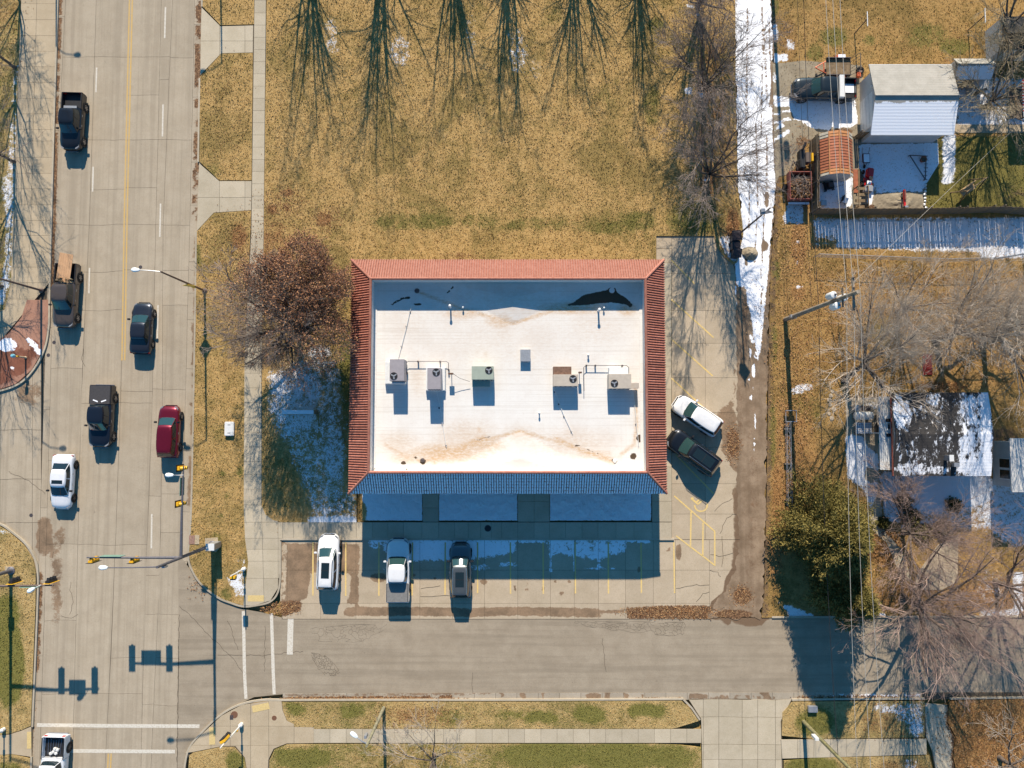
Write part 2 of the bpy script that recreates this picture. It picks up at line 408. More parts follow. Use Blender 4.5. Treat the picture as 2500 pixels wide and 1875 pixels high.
M['wood'] = simple('grey_brown_wood', (0.22, 0.155, 0.09), 0.85, var=0.3, scale=3, bump=0.01)
M['wood_old'] = simple('weathered_wood', (0.17, 0.135, 0.10), 0.9, var=0.3, scale=3, bump=0.01)
M['bark'] = simple('bark', (0.135, 0.105, 0.085), 0.95, var=0.3, scale=5, bump=0.02)
M['twig'] = simple('twigs', (0.25, 0.20, 0.172), 0.95, var=0.2, scale=2)
M['twig_pale'] = simple('pale_twigs', (0.46, 0.385, 0.31), 0.95, var=0.2, scale=2)
M['twig_red'] = simple('reddish_twigs', (0.33, 0.235, 0.195), 0.95, var=0.2, scale=2)
M['twig_olive'] = simple('olive_twigs', (0.30, 0.245, 0.16), 0.95, var=0.2, scale=2)
def leaf_mat(name, a, b, c_):
    m = Mat(name); i = m.attr('tone')
    return m.out(m.ramp(i, [(0.0, a), (0.5, b), (1.0, c_)]), 0.85, None, 0, 0.15)
M['oak_leaf'] = leaf_mat('russet_leaves', (0.15, 0.070, 0.045), (0.29, 0.140, 0.080), (0.52, 0.29, 0.14))
M['litter_leaf'] = leaf_mat('fallen_leaves', (0.13, 0.062, 0.030), (0.29, 0.14, 0.06), (0.52, 0.34, 0.17))
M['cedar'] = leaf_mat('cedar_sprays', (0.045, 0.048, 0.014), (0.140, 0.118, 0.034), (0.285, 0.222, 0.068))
M['glass'] = Mat('tinted_glass').out((0.012, 0.022, 0.026), 0.06, None, 0, 0.6, 0.3)
M['glass_teal'] = Mat('windscreen_glass').out((0.022, 0.055, 0.055), 0.06, None, 0, 0.6, 0.3)
def car_paint(name, col, metal=0.0, rough=0.35):
    m = Mat(name); n = m.noise(3, 4)
    return m.out(m.ramp(n, [(0.3, tuple(q*0.93 for q in col)), (0.7, col)]), rough, None, metal, 0.5, 0.6)
# =================================================================== SETTING
TUFTS = []                                    # (polygon px, z, masks, material key, density)
def structure(o): o['kind'] = 'structure'; return o
g = MB(); g.add([(-900, -900, -0.30), (900, -900, -0.30), (900, 900, -0.30), (-900, 900, -0.30)], [(0, 1, 2, 3)])
structure(g.build('ground', M['lawn']))
def clip_convex(poly, cell):
    out = list(poly); n = len(cell)
    for i in range(n):
        ax, ay = cell[i]; bx, by = cell[(i+1) % n]
        inp = out; out = []
        if not inp: break
        s = lambda p: (bx-ax)*(p[1]-ay)-(by-ay)*(p[0]-ax)
        for j in range(len(inp)):
            p, q = inp[j], inp[(j+1) % len(inp)]; sp, sq = s(p), s(q)
            if sp >= 0: out.append(p)
            if (sp >= 0) != (sq >= 0):
                t = sp/(sp-sq); out.append((p[0]+(q[0]-p[0])*t, p[1]+(q[1]-p[1])*t))
    return out
def lerp_line(l, y):                          # piecewise vertical joint [(x,y),...] in px
    if isinstance(l, (int, float)): return l
    for (x0, y0), (x1, y1) in zip(l[:-1], l[1:]):
        if y <= y1 or (x1, y1) == l[-1]: return x0+(x1-x0)*(y-y0)/(y1-y0)
def slabs(parent, poly, vl, hl, z, mat, gap=0.03, th=0.12, name='slab', wig=0.0, masks=None, res=None, zj=0.004):
    poly_w = [tuple(P(a, b, z)[:2]) for a, b in poly]
    for h0, h1 in zip(hl[:-1], hl[1:]):
        for v0, v1 in zip(vl[:-1], vl[1:]):
            c = []
            for v, h in ((v0, h0), (v0, h1), (v1, h1), (v1, h0)):
                y0 = h if isinstance(h, (int, float)) else h[0]
                x = lerp_line(v, y0)
                if not isinstance(h, (int, float)): y0 = h[0]+(h[1]-h[0])*(x-h[2])/(h[3]-h[2])
                c.append(tuple(P(x, y0, z)[:2]))
            cx = sum(p[0] for p in c)/4; cy = sum(p[1] for p in c)/4
            hx = abs(c[3][0]-c[0][0])/2+1e-6; hy = abs(c[1][1]-c[0][1])/2+1e-6
            c = [(cx+(p[0]-cx)*max(0.1, 1-gap/2/hx), cy+(p[1]-cy)*max(0.1, 1-gap/2/hy)) for p in c]
            a = clip_convex(poly_w, c)
            if len(a) < 3: continue
            ar = abs(sum(a[i][0]*a[(i+1) % len(a)][1]-a[(i+1) % len(a)][0]*a[i][1] for i in range(len(a))))/2
            if ar < 0.03: continue
            if wig:
                b = []
                for i in range(len(a)):
                    p, q = Vector(a[i]), Vector(a[(i+1) % len(a)]); k = max(1, int((q-p).length/0.55))
                    for j in range(k):
                        r = p.lerp(q, j/k); d = mnoise.noise(Vector((r.x*0.6, r.y*0.05, 3.3)))*2+mnoise.noise(Vector((r.x*2.1, r.y*0.08, 7)))*0.7
                        b.append((r.x+mnoise.noise(Vector((r.x*0.05, r.y*0.9, 1)))*wig*0.35, r.y+d*wig))
                a = b
            zt = z+random.uniform(-zj, zj)
            if res:
                try:
                    sheet(name, a, zt, mat, res, masks, parent, world=True, skirt=th)
                except Exception as e: print('slab', e)
            else:
                MB().prism(a, zt-th, zt).build(name, mat, parent)
# ------------------------------------------------------------------ main road (concrete panels)
road = structure(sheet('main_road', [(-60, -80), (500, -80), (492, 500), (470, 1250), (462, 1360), (440, 1420), (436, 1940), (-60, 1940)], -0.02, M['joint'], 3.0))
v1 = [(160, 0), (134, 525), (109, 1476), (96, 1875)]; v2 = [(235, 0), (219, 525), (199, 950), (183, 1620), (177, 1875)]
v3 = [(317, 0), (305, 500), (297, 900), (275, 1520), (256, 1875)]; v4 = [(394, 0), (380, 560), (371, 1025), (354, 1450), (344, 1875)]
v5 = [(421, 0), (398, 560), (396, 1000), (391, 1380), (368, 1875)]; v6 = [(475, 0), (464, 525), (452, 1000), (440, 1350), (437, 1600), (432, 1875)]
v0 = [(140, 0), (120, 525), (92, 1476), (78, 1875)]; v7 = [(497, 0), (488, 525), (470, 1250), (462, 1360), (448, 1420), (437, 1500), (433, 1875)]
RP = [(-60, -80), (500, -80), (488, 525), (470, 1250), (462, 1360), (437, 1430), (432, 1940), (-60, 1940)]
rm = {'wet': [m_line([(500, 10), (484, 300), (482, 520), (474, 800), (462, 1230)], 9, 0.75), m_ell(108, 1310, 26, 60, 0.9), m_ell(138, 1420, 24, 190, 0.60, 0.8), m_ell(150, 1310, 20, 40, 0.55), m_ell(70, 960, 55, 55, 0.62, 0.8)],
      'leaf': [m_line([(149, 0), (138, 260), (130, 500), (124, 700)], 11, 0.9), m_line([(486, 0), (484, 90), (482, 300), (476, 520)], 14, 0.85), m_line([(462, 1380), (480, 1430), (510, 1462)], 12, 0.9), m_line([(100, 1400), (90, 1640)], 11, 0.8), m_line([(86, 1700), (78, 1900)], 9, 0.5)]}
ALLH = [-80, 139, 341, 548, 663, 757, 893, 955, 1212, 1331, 1500, 1695, 1940]
for va, vb, hs in ((v0, v1, [-80, 40, 180, 320, 450, 640, 800, 1000, 1240, 1420, 1600, 1710, 1940]), (v1, v2, [-80, 139, 341, 548, 663, 757, 900, 1125, 1330, 1515, 1695, 1940]),
                   (v2, v3, [-80, 139, 341, 462, 548, 663, 757, 985, 1331, 1693, 1780, 1940]), (v3, v4, [-80, 139, 232, 341, 458, 548, 660, 957, 985, 1331, 1606, 1693, 1940]),
                   (v4, v5, [-80, 139, 195, 341, 548, 662, 950, 1212, 1405, 1500, 1720, 1940]), (v5, v6, [-80, 141, 341, 549, 660, 745, 952, 1206, 1300, 1500, 1606, 1722, 1940]),
                   (v6, v7, [-80, 60, 237, 395, 500, 638, 715, 780, 900, 1100, 1250, 1370, 1430])):
    slabs(road, RP, [va, vb], hs, 0.0, M['conc_road'], 0.022, 0.02, 'slab', 0.06, rm, 0.45, 0.002)
slabs(road, [(-60, 905), (100, 880), (100, 1400), (-60, 1400)], [-60, 0, 79, v0], [880, 1050, 1170, 1276, 1400], 0.0, M['conc_road'], 0.03, 0.02, 'slab', 0.06, rm, 0.45, 0.002)
def stripe(a, b, wd, mat, par, z=0.006, name='lane_line'):
    ribbon(name, [a, b], wd, z-0.004, z, mat, par, zp=z)
for (x0, y0, x1, y1) in ((236, 165, 234, 225), (227.5, 407, 226, 468), (218.5, 654, 217, 716), (404, 17, 402, 93), (398, 255, 396.5, 333), (392, 497, 390, 578), (386, 745, 384, 826), (370.5, 1255, 369.5, 1339)):
    stripe((x0, y0), (x1, y1), 0.13, M['white_paint'], road)
for o in (-3.4, 3.4):
    ribbon('centre_line', [(321+o, -60), (307+o, 525), (301+o, 880)], 0.13, 0.002, 0.006, M['yellow_paint'], road, zp=0.006)
    ribbon('centre_line', [(268+o, 1840), (264+o, 1920)], 0.13, 0.002, 0.006, M['yellow_paint'], road, zp=0.006)
ribbon('crosswalk_line', [(90, 1770), (260, 1772), (487, 1773)], 0.30, 0.002, 0.006, M['white_paint'], road, zp=0.006)
ribbon('crosswalk_line', [(120, 1833), (427, 1835)], 0.30, 0.002, 0.006, M['white_paint'], road, zp=0.006)
# ------------------------------------------------------------------ side street (old asphalt)
sm_ = {'wet': [m_line([(1480, 1512), (1760, 1512)], 6, 0.7), m_line([(690, 1692), (1250, 1694), (2100, 1694)], 6, 0.45)],
       'dirt': [m_pol([(1690, 1505), (1880, 1505), (1860, 1528), (1760, 1522)], 0.9, 6)],
       'leaf': [m_line([(2250, 1505), (2540, 1508)], 6, 0.55), m_line([(2260, 1690), (2540, 1690)], 8, 0.7)]}
street = structure(sheet('side_street', [(435, 1350), (470, 1398), (494, 1432), (532, 1462), (589, 1486), (640, 1495), (690, 1508), (2580, 1508), (2580, 1695), (690, 1695), (620, 1702), (570, 1725), (525, 1757), (480, 1805), (452, 1865), (444, 1940), (432, 1940), (437, 1600)], 0.004, M['asphalt'], 0.5, sm_))
ribbon('crosswalk_line', curve_pts([(594, 1492), (595.5, 1560), (597, 1640), (600.5, 1706)], 4), 0.27, 0.006, 0.010, M['white_paint'], street, zp=0.01)
ribbon('crosswalk_line', curve_pts([(662.5, 1497), (665, 1570), (667, 1640), (669.5, 1695)], 4), 0.27, 0.006, 0.010, M['white_paint'], street, zp=0.01)
ribbon('stop_line', [(710, 1500), (707.5, 1598)], 0.50, 0.006, 0.010, M['white_paint'], street, zp=0.01)
# cracked patches in the asphalt: each crack a thin recessed-looking dark ribbon, one part
def crack_net(poly, n, parent, z, wd=0.02):
    m = MB(); pts = []
    xs = [p[0] for p in poly]; ys = [p[1] for p in poly]
    while len(pts) < n:
        q = (random.uniform(min(xs), max(xs)), random.uniform(min(ys), max(ys)))
        if polydist(np.array([q[0]]), np.array([q[1]]), poly)[0] > 0: pts.append(q)
    W = [P(a, b, z) for a, b in pts]
    r = delaunay_2d_cdt([Vector(p[:2]) for p in W], [], [], 0, 1e-5)
    cen = {}
    for i, f in enumerate(r[2]):
        if len(f) == 3: cen[i] = sum((r[0][j] for j in f), Vector((0, 0)))/3
    ed = {}
    for i, f in enumerate(r[2]):
        for j in range(len(f)):
            e = tuple(sorted((f[j], f[(j+1) % len(f)])))
            if e in ed and i in cen and ed[e] in cen:
                a, b = cen[ed[e]], cen[i]; L = (b-a).length
                if 0.02 < L < 1.2 and random.random() < 0.85:
                    d = (b-a)/L; nn = Vector((-d.y, d.x))*wd/2
                    m.add([(a.x+nn.x, a.y+nn.y, z), (a.x-nn.x, a.y-nn.y, z), (b.x-nn.x, b.y-nn.y, z), (b.x+nn.x, b.y+nn.y, z)], [(0, 1, 2, 3)])
            else: ed[e] = i
    o = m.build('crack_network', M['joint'], parent); o['kind'] = 'stuff'
crack_net([(752, 1590), (800, 1600), (835, 1640), (820, 1652), (780, 1648)], 90, street, 0.008)
crack_net([(1380, 1515), (1680, 1518), (1675, 1555), (1480, 1545)], 110, street, 0.008, 0.015)
crack_net([(740, 1525), (960, 1520), (900, 1570), (745, 1575)], 60, street, 0.008, 0.012)
def crack(path, parent, z, wd=0.03, amp=4):
    pts = []
    for (x0, y0), (x1, y1) in zip(path[:-1], path[1:]):
        k = max(2, int(math.hypot(x1-x0, y1-y0)/9))
        for j in range(k):
            t = j/k; pts.append((x0+(x1-x0)*t+random.uniform(-amp, amp)*0.5, y0+(y1-y0)*t+random.uniform(-amp, amp)*0.5))
    pts.append(path[-1]); ribbon('crack', pts, wd, z-0.003, z, M['joint'], parent, zp=z)
for pth in ([(556, 1515), (581, 1587)], [(530, 1600), (640, 1600), (740, 1590)], [(437, 1500), (436, 1600), (432, 1860)], [(647, 1530), (646, 1640)], [(1470, 1560), (1480, 1640)], [(440, 1480), (560, 1600), (600, 1650)], [(1152, 1640), (1155, 1692)]):
    crack(pth, street, 0.009, 0.03)
for pth in ([(175, 1420), (172, 1440), (180, 1470), (170, 1500)], [(150, 1505), (175, 1510), (190, 1500)], [(130, 1345), (128, 1362)], [(205, 850), (200, 875), (208, 895)], [(20, 1150), (70, 1175), (110, 1205)]):
    crack(pth, road, 0.007, 0.03)
# ------------------------------------------------------------------ parking lot (concrete panels)
lm = {'wet': [m_line([(850, 1494), (1000, 1492), (1140, 1496), (1260, 1492), (1460, 1497)], 20, 0.85, 8), m_line([(1460, 1494), (1530, 1492)], 8, 0.8, 5),
              m_pol([(700, 1325), (780, 1325), (880, 1328), (878, 1398), (830, 1400), (760, 1400), (750, 1460), (720, 1480), (695, 1480), (698, 1400)], 0.85, 8),
              m_pol([(856, 1400), (876, 1402), (872, 1440), (866, 1472), (850, 1476), (845, 1470), (856, 1440)], 0.9, 5), m_ell(925, 1410, 25, 14, 0.9), m_line([(872, 1400), (872, 1490)], 8, 0.8, 4),
              m_ell(1657, 1348, 9, 23, 0.95), m_ell(1633, 1343, 9, 10, 0.75), m_ell(1258, 1437, 3, 10, 0.95), m_ell(1290, 1430, 3, 14, 0.9), m_ell(1357, 1421, 7, 4, 0.95), m_ell(1390, 1420, 7, 4, 0.95), m_ell(1372, 1450, 5, 6, 0.95), m_ell(1326, 1438, 4, 6, 0.9), m_ell(1280, 1438, 4, 8, 0.9),
              m_ell(1011, 1402, 5, 8, 0.9), m_ell(1180, 1420, 12, 12, 0.7), m_ell(1060, 1412, 5, 5, 0.85), m_ell(1130, 1398, 6, 4, 0.8), m_ell(1560, 1390, 8, 10, 0.75),
              m_pol([(1745, 1010), (1765, 1040), (1790, 1020), (1803, 900), (1790, 890), (1790, 970)], 0.75, 8), m_pol([(1758, 1045), (1775, 1010), (1800, 1000), (1804, 1160), (1790, 1150), (1760, 1100)], 0.8, 8),
              m_pol([(1785, 1190), (1810, 1190), (1812, 1330), (1793, 1330), (1793, 1260)], 0.85, 5), m_line([(690, 1320), (690, 1480)], 8, 0.6)],
      'leaf': [m_pol([(1528, 1484), (1600, 1478), (1790, 1476), (1788, 1512), (1530, 1512)], 0.85, 7), m_pol([(632, 1482), (660, 1470), (738, 1464), (734, 1492), (690, 1506)], 0.95, 6), m_ell(1790, 1080, 20, 45, 0.8, 0.6)],
      'dirt': [m_pol([(1786, 1180), (1830, 1180), (1830, 1400), (1780, 1400), (1788, 1300)], .62, 14), m_line([(1800, 700), (1803, 1180)], 10, .6, 10), m_pol([(1790, 1385), (1830, 1385), (1830, 1520), (1725, 1520), (1735, 1470), (1765, 1445), (1772, 1410)], 0.95, 7)],
      'snow': [m_pol([(935, 1318), (1260, 1318), (1262, 1350), (1200, 1362), (1130, 1370), (1010, 1372), (935, 1350)], 0.74, 12), m_line([(900, 1321), (1590, 1321)], 6, 0.72, 4),
               m_pol([(1335, 1318), (1530, 1325), (1530, 1350), (1460, 1372), (1440, 1368), (1340, 1352)], 0.62, 10), m_ell(1240, 1378, 30, 10, 0.55), m_ell(1170, 1385, 40, 12, 0.5), m_line([(1344, 1320), (1344, 1395)], 5, 0.66, 4), m_line([(1402, 1350), (1402, 1395)], 6, 0.62, 4), m_line([(1461, 1330), (1461, 1390)], 5, 0.62, 4), m_line([(1425, 1388), (1500, 1388)], 4, 0.6, 4),
               m_ell(920, 1330, 25, 14, 0.55), m_pol([(930, 1380), (975, 1378), (980, 1397), (935, 1398)], 0.4, 8)]}
lot = structure(sheet('parking_lot', [(684, 1317), (1640, 1317), (1640, 642), (1602, 642), (1602, 577), (1744, 577), (1810, 600), (1812, 1420), (1770, 1480), (1725, 1512), (688, 1512)], 0.005, M['joint'], 3.0))
SP = [(684, 1318), (1812, 1318), (1812, 1400), (1790, 1440), (1760, 1480), (1735, 1511), (690, 1511), (684, 1473)]
slabs(lot, SP, [684, 701, 783, 869, 947, 1025, 1105, 1183, 1264, 1344, 1402, 1461, 1527, 1595, 1649, 1732, 1812], [1318, 1392, 1473, 1512], 0.03, M['conc_lot'], 0.022, 0.03, 'slab', 0.0, lm, 0.25, 0.002)
EP = [(1640, 577), (1744, 577), (1752, 605), (1770, 628), (1790, 645), (1800, 690), (1804, 960), (1802, 1200), (1812, 1317), (1640, 1317)]
slabs(lot, EP, [1640, 1722, 1812], [577, 668, 758, 838, 922, 1007, 1092, 1181, 1255, 1318], 0.03, M['conc_lot'], 0.022, 0.03, 'slab', 0.0, lm, 0.3, 0.002)
slabs(lot, [(1602, 577), (1640, 577), (1640, 642), (1602, 642)], [1602, 1640], [577, 607, 642], 0.03, M['conc_lot'], 0.03, 0.03)
for x0, x1, yb in ((764, 764, 1454), (844, 844, 1455), (925, 925, 1455), (1007, 1006, 1454), (1087, 1086.5, 1452), (1166, 1166, 1448), (1246, 1246.5, 1450), (1326, 1326.5, 1450), (1404, 1405, 1449), (1485, 1485.5, 1449), (1565, 1566, 1448), (1645, 1647, 1448)):
    stripe((x0, 1324), (x1, yb), 0.12, M['stall_paint'], lot, 0.038, 'stall_line')
for a, b in (((1639, 635), (1696, 693)), ((1639, 731), (1742, 824)), ((1639, 828), (1740, 918)), ((1639, 923), (1745, 1020)), ((1650, 1110), (1742, 1205))):
    stripe(a, b, 0.12, M['stall_paint'], lot, 0.038, 'stall_line')
zq = lambda x, y: (1560+x/6.506, 1180+y/6.506)
for a, b in (((560, 200), (1205, 765)), ((1203, 765), (1205, 1310)), ((590, 835), (1210, 1305)), ((828, 450), (818, 1000)), ((1018, 625), (1014, 1145))):
    stripe(zq(*a), zq(*b), 0.125, M['stall_paint'], lot, 0.040 if a[0] in (1203, 828) else 0.038, 'hatch_line')
sy = MB()                                      # painted wheelchair symbol
def flat(path, wd, z):
    pts = [P(*zq(*p), z) for p in path]; n = len(pts); Lq = []; Rq = []
    for i, p in enumerate(pts):
        d = (pts[min(i+1, n-1)]-pts[max(i-1, 0)]).normalized(); nn = Vector((-d.y, d.x, 0))*wd/2; Lq.append(p+nn); Rq.append(p-nn)
    sy.add(Lq+Rq, [(i, n+i, n+i+1, i+1) for i in range(n-1)])
flat([(985+100*cos(t), 350+95*sin(t)) for t in np.linspace(pi*1.02, -0.30, 18)], 0.13, 0.038)
flat([(850, 255), (940, 335)], 0.16, 0.0385); flat([(935, 335), (1000, 275)], 0.13, 0.039); flat([(905, 305), (965, 255)], 0.13, 0.0392)
hc_ = P(*zq(845, 243), 0.0395); sy.add([(hc_.x+0.13*cos(t), hc_.y+0.13*sin(t), hc_.z) for t in np.linspace(0, 2*pi, 13)[:-1]], [tuple(range(12))])
sy.build('wheelchair_symbol', M['stall_paint'], lot)
for pth in (((1745, 1248), (1770, 1225), (1788, 1217)), ((1757, 1302), (1775, 1265), (1790, 1255), (1810, 1256)), ((1735, 1355), (1765, 1358), (1790, 1350)), ((1764, 1310), (1765, 1360), (1762, 1384)), ((1650, 1437), (1700, 1429), (1732, 1428)), ((1700, 1470), (1715, 1450), (1732, 1445)), ((1733, 1394), (1752, 1398), (1760, 1408)), ((1025, 1458), (1090, 1452), (1115, 1455)), ((1030, 1436), (1075, 1430))):
    crack(list(pth), lot, 0.0375, 0.035)
def kerb(name, path, wd=0.15, top=0.14, bot=-0.05, mat='kerb', n=6, smooth=True):
    return structure(ribbon(name, curve_pts(path, n) if smooth else path, wd, bot, top, M[mat], zp=top))
ribbon('kerb', [(684, 1316.5), (1646, 1316.5)], 0.16, 0.0, 0.15, M['kerb'], zp=0.15, kind='structure')
# ------------------------------------------------------------------ pavements
walk_h = [2-30*2+29.8*i for i in range(0, 23)]
side = structure(sheet('pavement', [(618, -80), (651, -80), (645, 570), (640, 900), (640, 1230), (650, 1256), (690, 1274), (1640, 1274), (1640, 1317), (684, 1317), (684, 1370), (680, 1435), (660, 1468), (616, 1480), (591, 1481), (604, 1372), (597, 1314), (594, 1230), (597, 875), (612, 570)], 0.07, M['joint'], 3.0))
slabs(side, [(622, -80), (650, -80), (643.5, 575), (613.5, 575)], [[(622, -60), (613.5, 575)], [(650, -60), (643.5, 575)]], walk_h, 0.13, M['conc_walk'], 0.02, 0.06)
slabs(side, [(613.5, 570), (643.5, 570), (639, 880), (639, 1236), (648, 1256), (665, 1269), (690, 1275), (690, 1314.5), (684, 1320), (684, 1372), (679, 1435), (660, 1466), (620, 1478), (594, 1478), (606, 1372), (598, 1314), (595, 1232), (597, 875)], [580, [(622, 560), (638.5, 900), (638.5, 1240), (645, 1480)], [(679, 560), (679, 1480)], 690], [570+38*i for i in range(8)]+[875+36*i for i in range(1, 8)]+[1158, 1194, 1233, 1275, 1314, 1341, 1370, 1412, 1480], 0.13, M['conc_walk'], 0.02, 0.06)
slabs(side, [(690, 1275), (1640, 1275), (1640, 1314.5), (690, 1314.5)], [690, 717, 756, 795, 833, 870, 909, 947, 985, 1030, 1071, 1110, 1143, 1173, 1199, 1225, 1264, 1304, 1342, 1381, 1421, 1460, 1504, 1548, 1592, 1640], [1275, 1314.5], 0.13, M['conc_walk'], 0.02, 0.06)
for a, b, hs in ((1032, 1071, [1170, 1206, 1240, 1274]), (1264, 1304, [1170, 1224, 1274]), (1304, 1342, [1170, 1224, 1274]), (1592, 1640, [1140, 1224, 1274])):
    slabs(side, [(a, hs[0]), (b, hs[0]), (b, 1274), (a, 1274)], [a, b], hs, 0.13, M['conc_walk'], 0.02, 0.06)
slabs(side, [(1600, 642), (1640, 642), (1640, 1140), (1600, 1140)], [1600, 1639.5], [642, 668, 720, 772, 821, 894, 950, 1007, 1080, 1140], 0.13, M['conc_walk'], 0.02, 0.10)
ribbon('ramp_pad', [(604.5, 1461), (644, 1461)], 0.52, 0.120, 0.138, M['ramp_pad'], side, zp=0.138)
# driveway aprons between road and pavement
for poly in ([(492, 18), (538, 64), (618, 62), (617, 128), (540, 130), (489, 183), (490, 100)], [(486, 398), (535, 442), (614, 442), (613, 513), (522, 519), (481, 563), (483, 480)]):
    ap = structure(sheet('driveway_apron', poly, 0.085, M['joint'], 2.0))
    slabs(ap, poly, [480, 536, 598, 625], [10, 100, 480, 600] if poly[0][1] < 100 else [390, 482, 570], 0.11, M['conc_walk'], 0.025, 0.025)
# left pavement strip with trees' shade
lw = structure(sheet('pavement', [(54, -80), (142, -80), (126, 520), (122, 700), (28, 700), (33, 520)], 0.07, M['joint'], 3.0))
slabs(lw, [(55, -80), (141, -80), (124, 560), (120, 690), (-40, 880), (-40, 780), (12, 755), (27, 690), (32, 520)], [[(-50, -80), (-50, 900)], [(92, -80), (75, 560), (66, 720)], [(141, -80), (124, 560), (118, 740)]], [-80, 9, 48, 87, 125, 163, 201, 240, 278, 316, 344, 384, 423, 461, 500, 538, 575, 615, 652, 690, 730, 800, 880], 0.13, M['conc_warm'], 0.02, 0.06)
# red corner ramp
red = structure(sheet('red_corner_ramp', [(66, 732), (118, 732), (121, 760), (117, 797), (107, 850), (78, 902), (37, 938), (-40, 962), (-40, 850), (20, 815), (52, 775)], 0.135, M['red_paving'], 0.2,
      {'wet': [m_pol([(-40, 845), (30, 830), (60, 850), (95, 840), (100, 860), (76, 900), (30, 935), (-40, 955)], 0.66, 12), m_ell(85, 850, 14, 24, 0.8)], 'snow': [m_ell(18, 842, 27, 20, 0.8, 0.4), m_line([(70, 830), (84, 842), (96, 860)], 11, 0.85, 5), m_ell(31, 899, 5, 6, 0.8), m_line([(8, 900), (26, 912)], 3, 0.6)]}, skirt=0.15))
# bottom pavement
bw = structure(sheet('pavement', [(455, 1838), (492, 1795), (540, 1750), (590, 1722), (660, 1712), (690, 1712), (690, 1780), (1712, 1780), (1712, 1815), (690, 1815), (660, 1840), (655, 1940), (612, 1940), (600, 1860), (560, 1820)], 0.07, M['joint'], 3.0))
slabs(bw, [(766, 1780), (1712, 1780), (1712, 1814), (766, 1814)], [766+39.6*i for i in range(25)], [1780, 1814], 0.13, M['conc_walk'], 0.02, 0.06)
slabs(bw, [(452, 1838), (492, 1793), (540, 1748), (590, 1721), (660, 1711), (687, 1712), (690, 1735), (700, 1760), (718, 1768), (718, 1775), (766, 1776), (766, 1814), (700, 1815), (668, 1828), (655, 1855), (652, 1940), (612, 1940), (598, 1850), (575, 1822), (540, 1822), (470, 1836)], [440, 515, 562, 612, 656, 718, 767], [1700, 1773, 1820, 1940], 0.13, M['conc_warm'], 0.02, 0.06)
ribbon('ramp_pad', [(518, 1776), (518, 1818)], 0.5, 0.120, 0.138, M['ramp_pad'], bw, zp=0.138)
ribbon('ramp_pad', [(616, 1732), (657, 1723)], 0.55, 0.120, 0.138, M['ramp_pad'], bw, zp=0.138)
for cx, cy, r in ((572, 1745, 0.30), (669.5, 1753, 0.21)):
    q = P(cx, cy, 0.13); MB().lathe([(r, 0.10), (r, 0.137), (r*0.92, 0.145), (r*0.86, 0.139), (r*0.3, 0.141)], (q.x, q.y, 0), 20).build('manhole_cover', simple('rusty_iron', (0.20, 0.10, 0.06), 0.8, 0.3), bw)
MB().box(*(P(599, 0, .13).x, P(607, 0, .13).x), P(0, 1757, .13).y, P(0, 1746, .13).y, 0.10, 0.142).build('storm_grate', M['metal_dark'], bw)
# lower-right driveway and pavement
dr = structure(sheet('driveway', [(1680, 1706), (1712, 1760), (1716, 1940), (1914, 1940), (1908, 1760), (1935, 1706)], 0.02, M['joint'], 3.0))
slabs(dr, [(1682, 1708), (1712, 1755), (1716, 1940), (1910, 1940), (1906, 1760), (1932, 1708)], [1660, 1717, 1755, 1812, 1850, 1893, 1940], [1708, 1751, 1818, 1855, 1940], 0.045, M['conc_walk'], 0.03, 0.03, 'slab', 0.03)
rw = structure(sheet('pavement', [(1906, 1806), (2262, 1804), (2262, 1842), (1910, 1852)], 0.07, M['joint'], 3.0))
slabs(rw, [(1907, 1806), (2262, 1804), (2262, 1842), (1910, 1852)], [1907+40*i for i in range(10)], [1795, 1860], 0.12, M['conc_walk'], 0.02, 0.06)
dr2 = structure(sheet('driveway', [(2258, 1718), (2315, 1722), (2312, 1765), (2330, 1800), (2325, 1850), (2345, 1940), (2296, 1940), (2278, 1835), (2262, 1800)], 0.10, M['conc_walk'], 0.4, {'wet': [m_ell(2285, 1826, 10, 8, 0.8), m_ell(2350, 1860, 14, 18, 0.8), m_ell(2300, 1770, 6, 5, 0.6)], 'leaf': [m_line([(2315, 1722), (2312, 1765), (2330, 1800), (2325, 1850), (2345, 1940)], 14, 0.7)]}, skirt=0.2))
# ------------------------------------------------------------------ kerbs and gutters
kerb('kerb', [(487, 190), (485, 300), (483.5, 395)], smooth=False); kerb('kerb', [(494, -80), (492.5, 16)], smooth=False)
kerb('kerb', [(478.5, 566), (476, 760), (467, 1230), (459.5, 1355), (471, 1397), (494, 1429.5), (532, 1459), (560, 1471), (591, 1480.5), (619, 1479), (661, 1468), (681, 1436), (684.5, 1370), (684.5, 1322)])
kerb('kerb', [(142.5, -80), (125, 520), (120, 740), (118.5, 797), (108, 852), (79, 905), (38, 941), (-40, 965)])
kerb('kerb', [(-40, 1268), (0, 1280), (22, 1294), (62, 1328), (85, 1366), (91.5, 1400), (91, 1475), (78.5, 1775)]); kerb('kerb', [(76, 1848), (74, 1940)], smooth=False)
kerb('kerb', [(444, 1940), (457, 1838), (490, 1791), (538, 1746), (586, 1720.5), (640, 1710), (700, 1709.5), (900, 1709), (1300, 1709), (1668, 1707)])
kerb('kerb', [(1668, 1707), (1690, 1730), (1709, 1758)], smooth=False)
kerb('kerb', [(1934, 1709), (2060, 1707), (2258, 1706)], smooth=False); kerb('kerb', [(2320, 1706), (2580, 1702)], smooth=False)
kerb('kerb', [(1885, 1507), (2060, 1506), (2580, 1505)], smooth=False, top=0.11)
gut = structure(sheet('gutter', [(690, 1693), (1700, 1691), (2580, 1690), (2580, 1705), (1940, 1708), (1690, 1708), (690, 1710)], 0.008, M['joint'], 3.0))
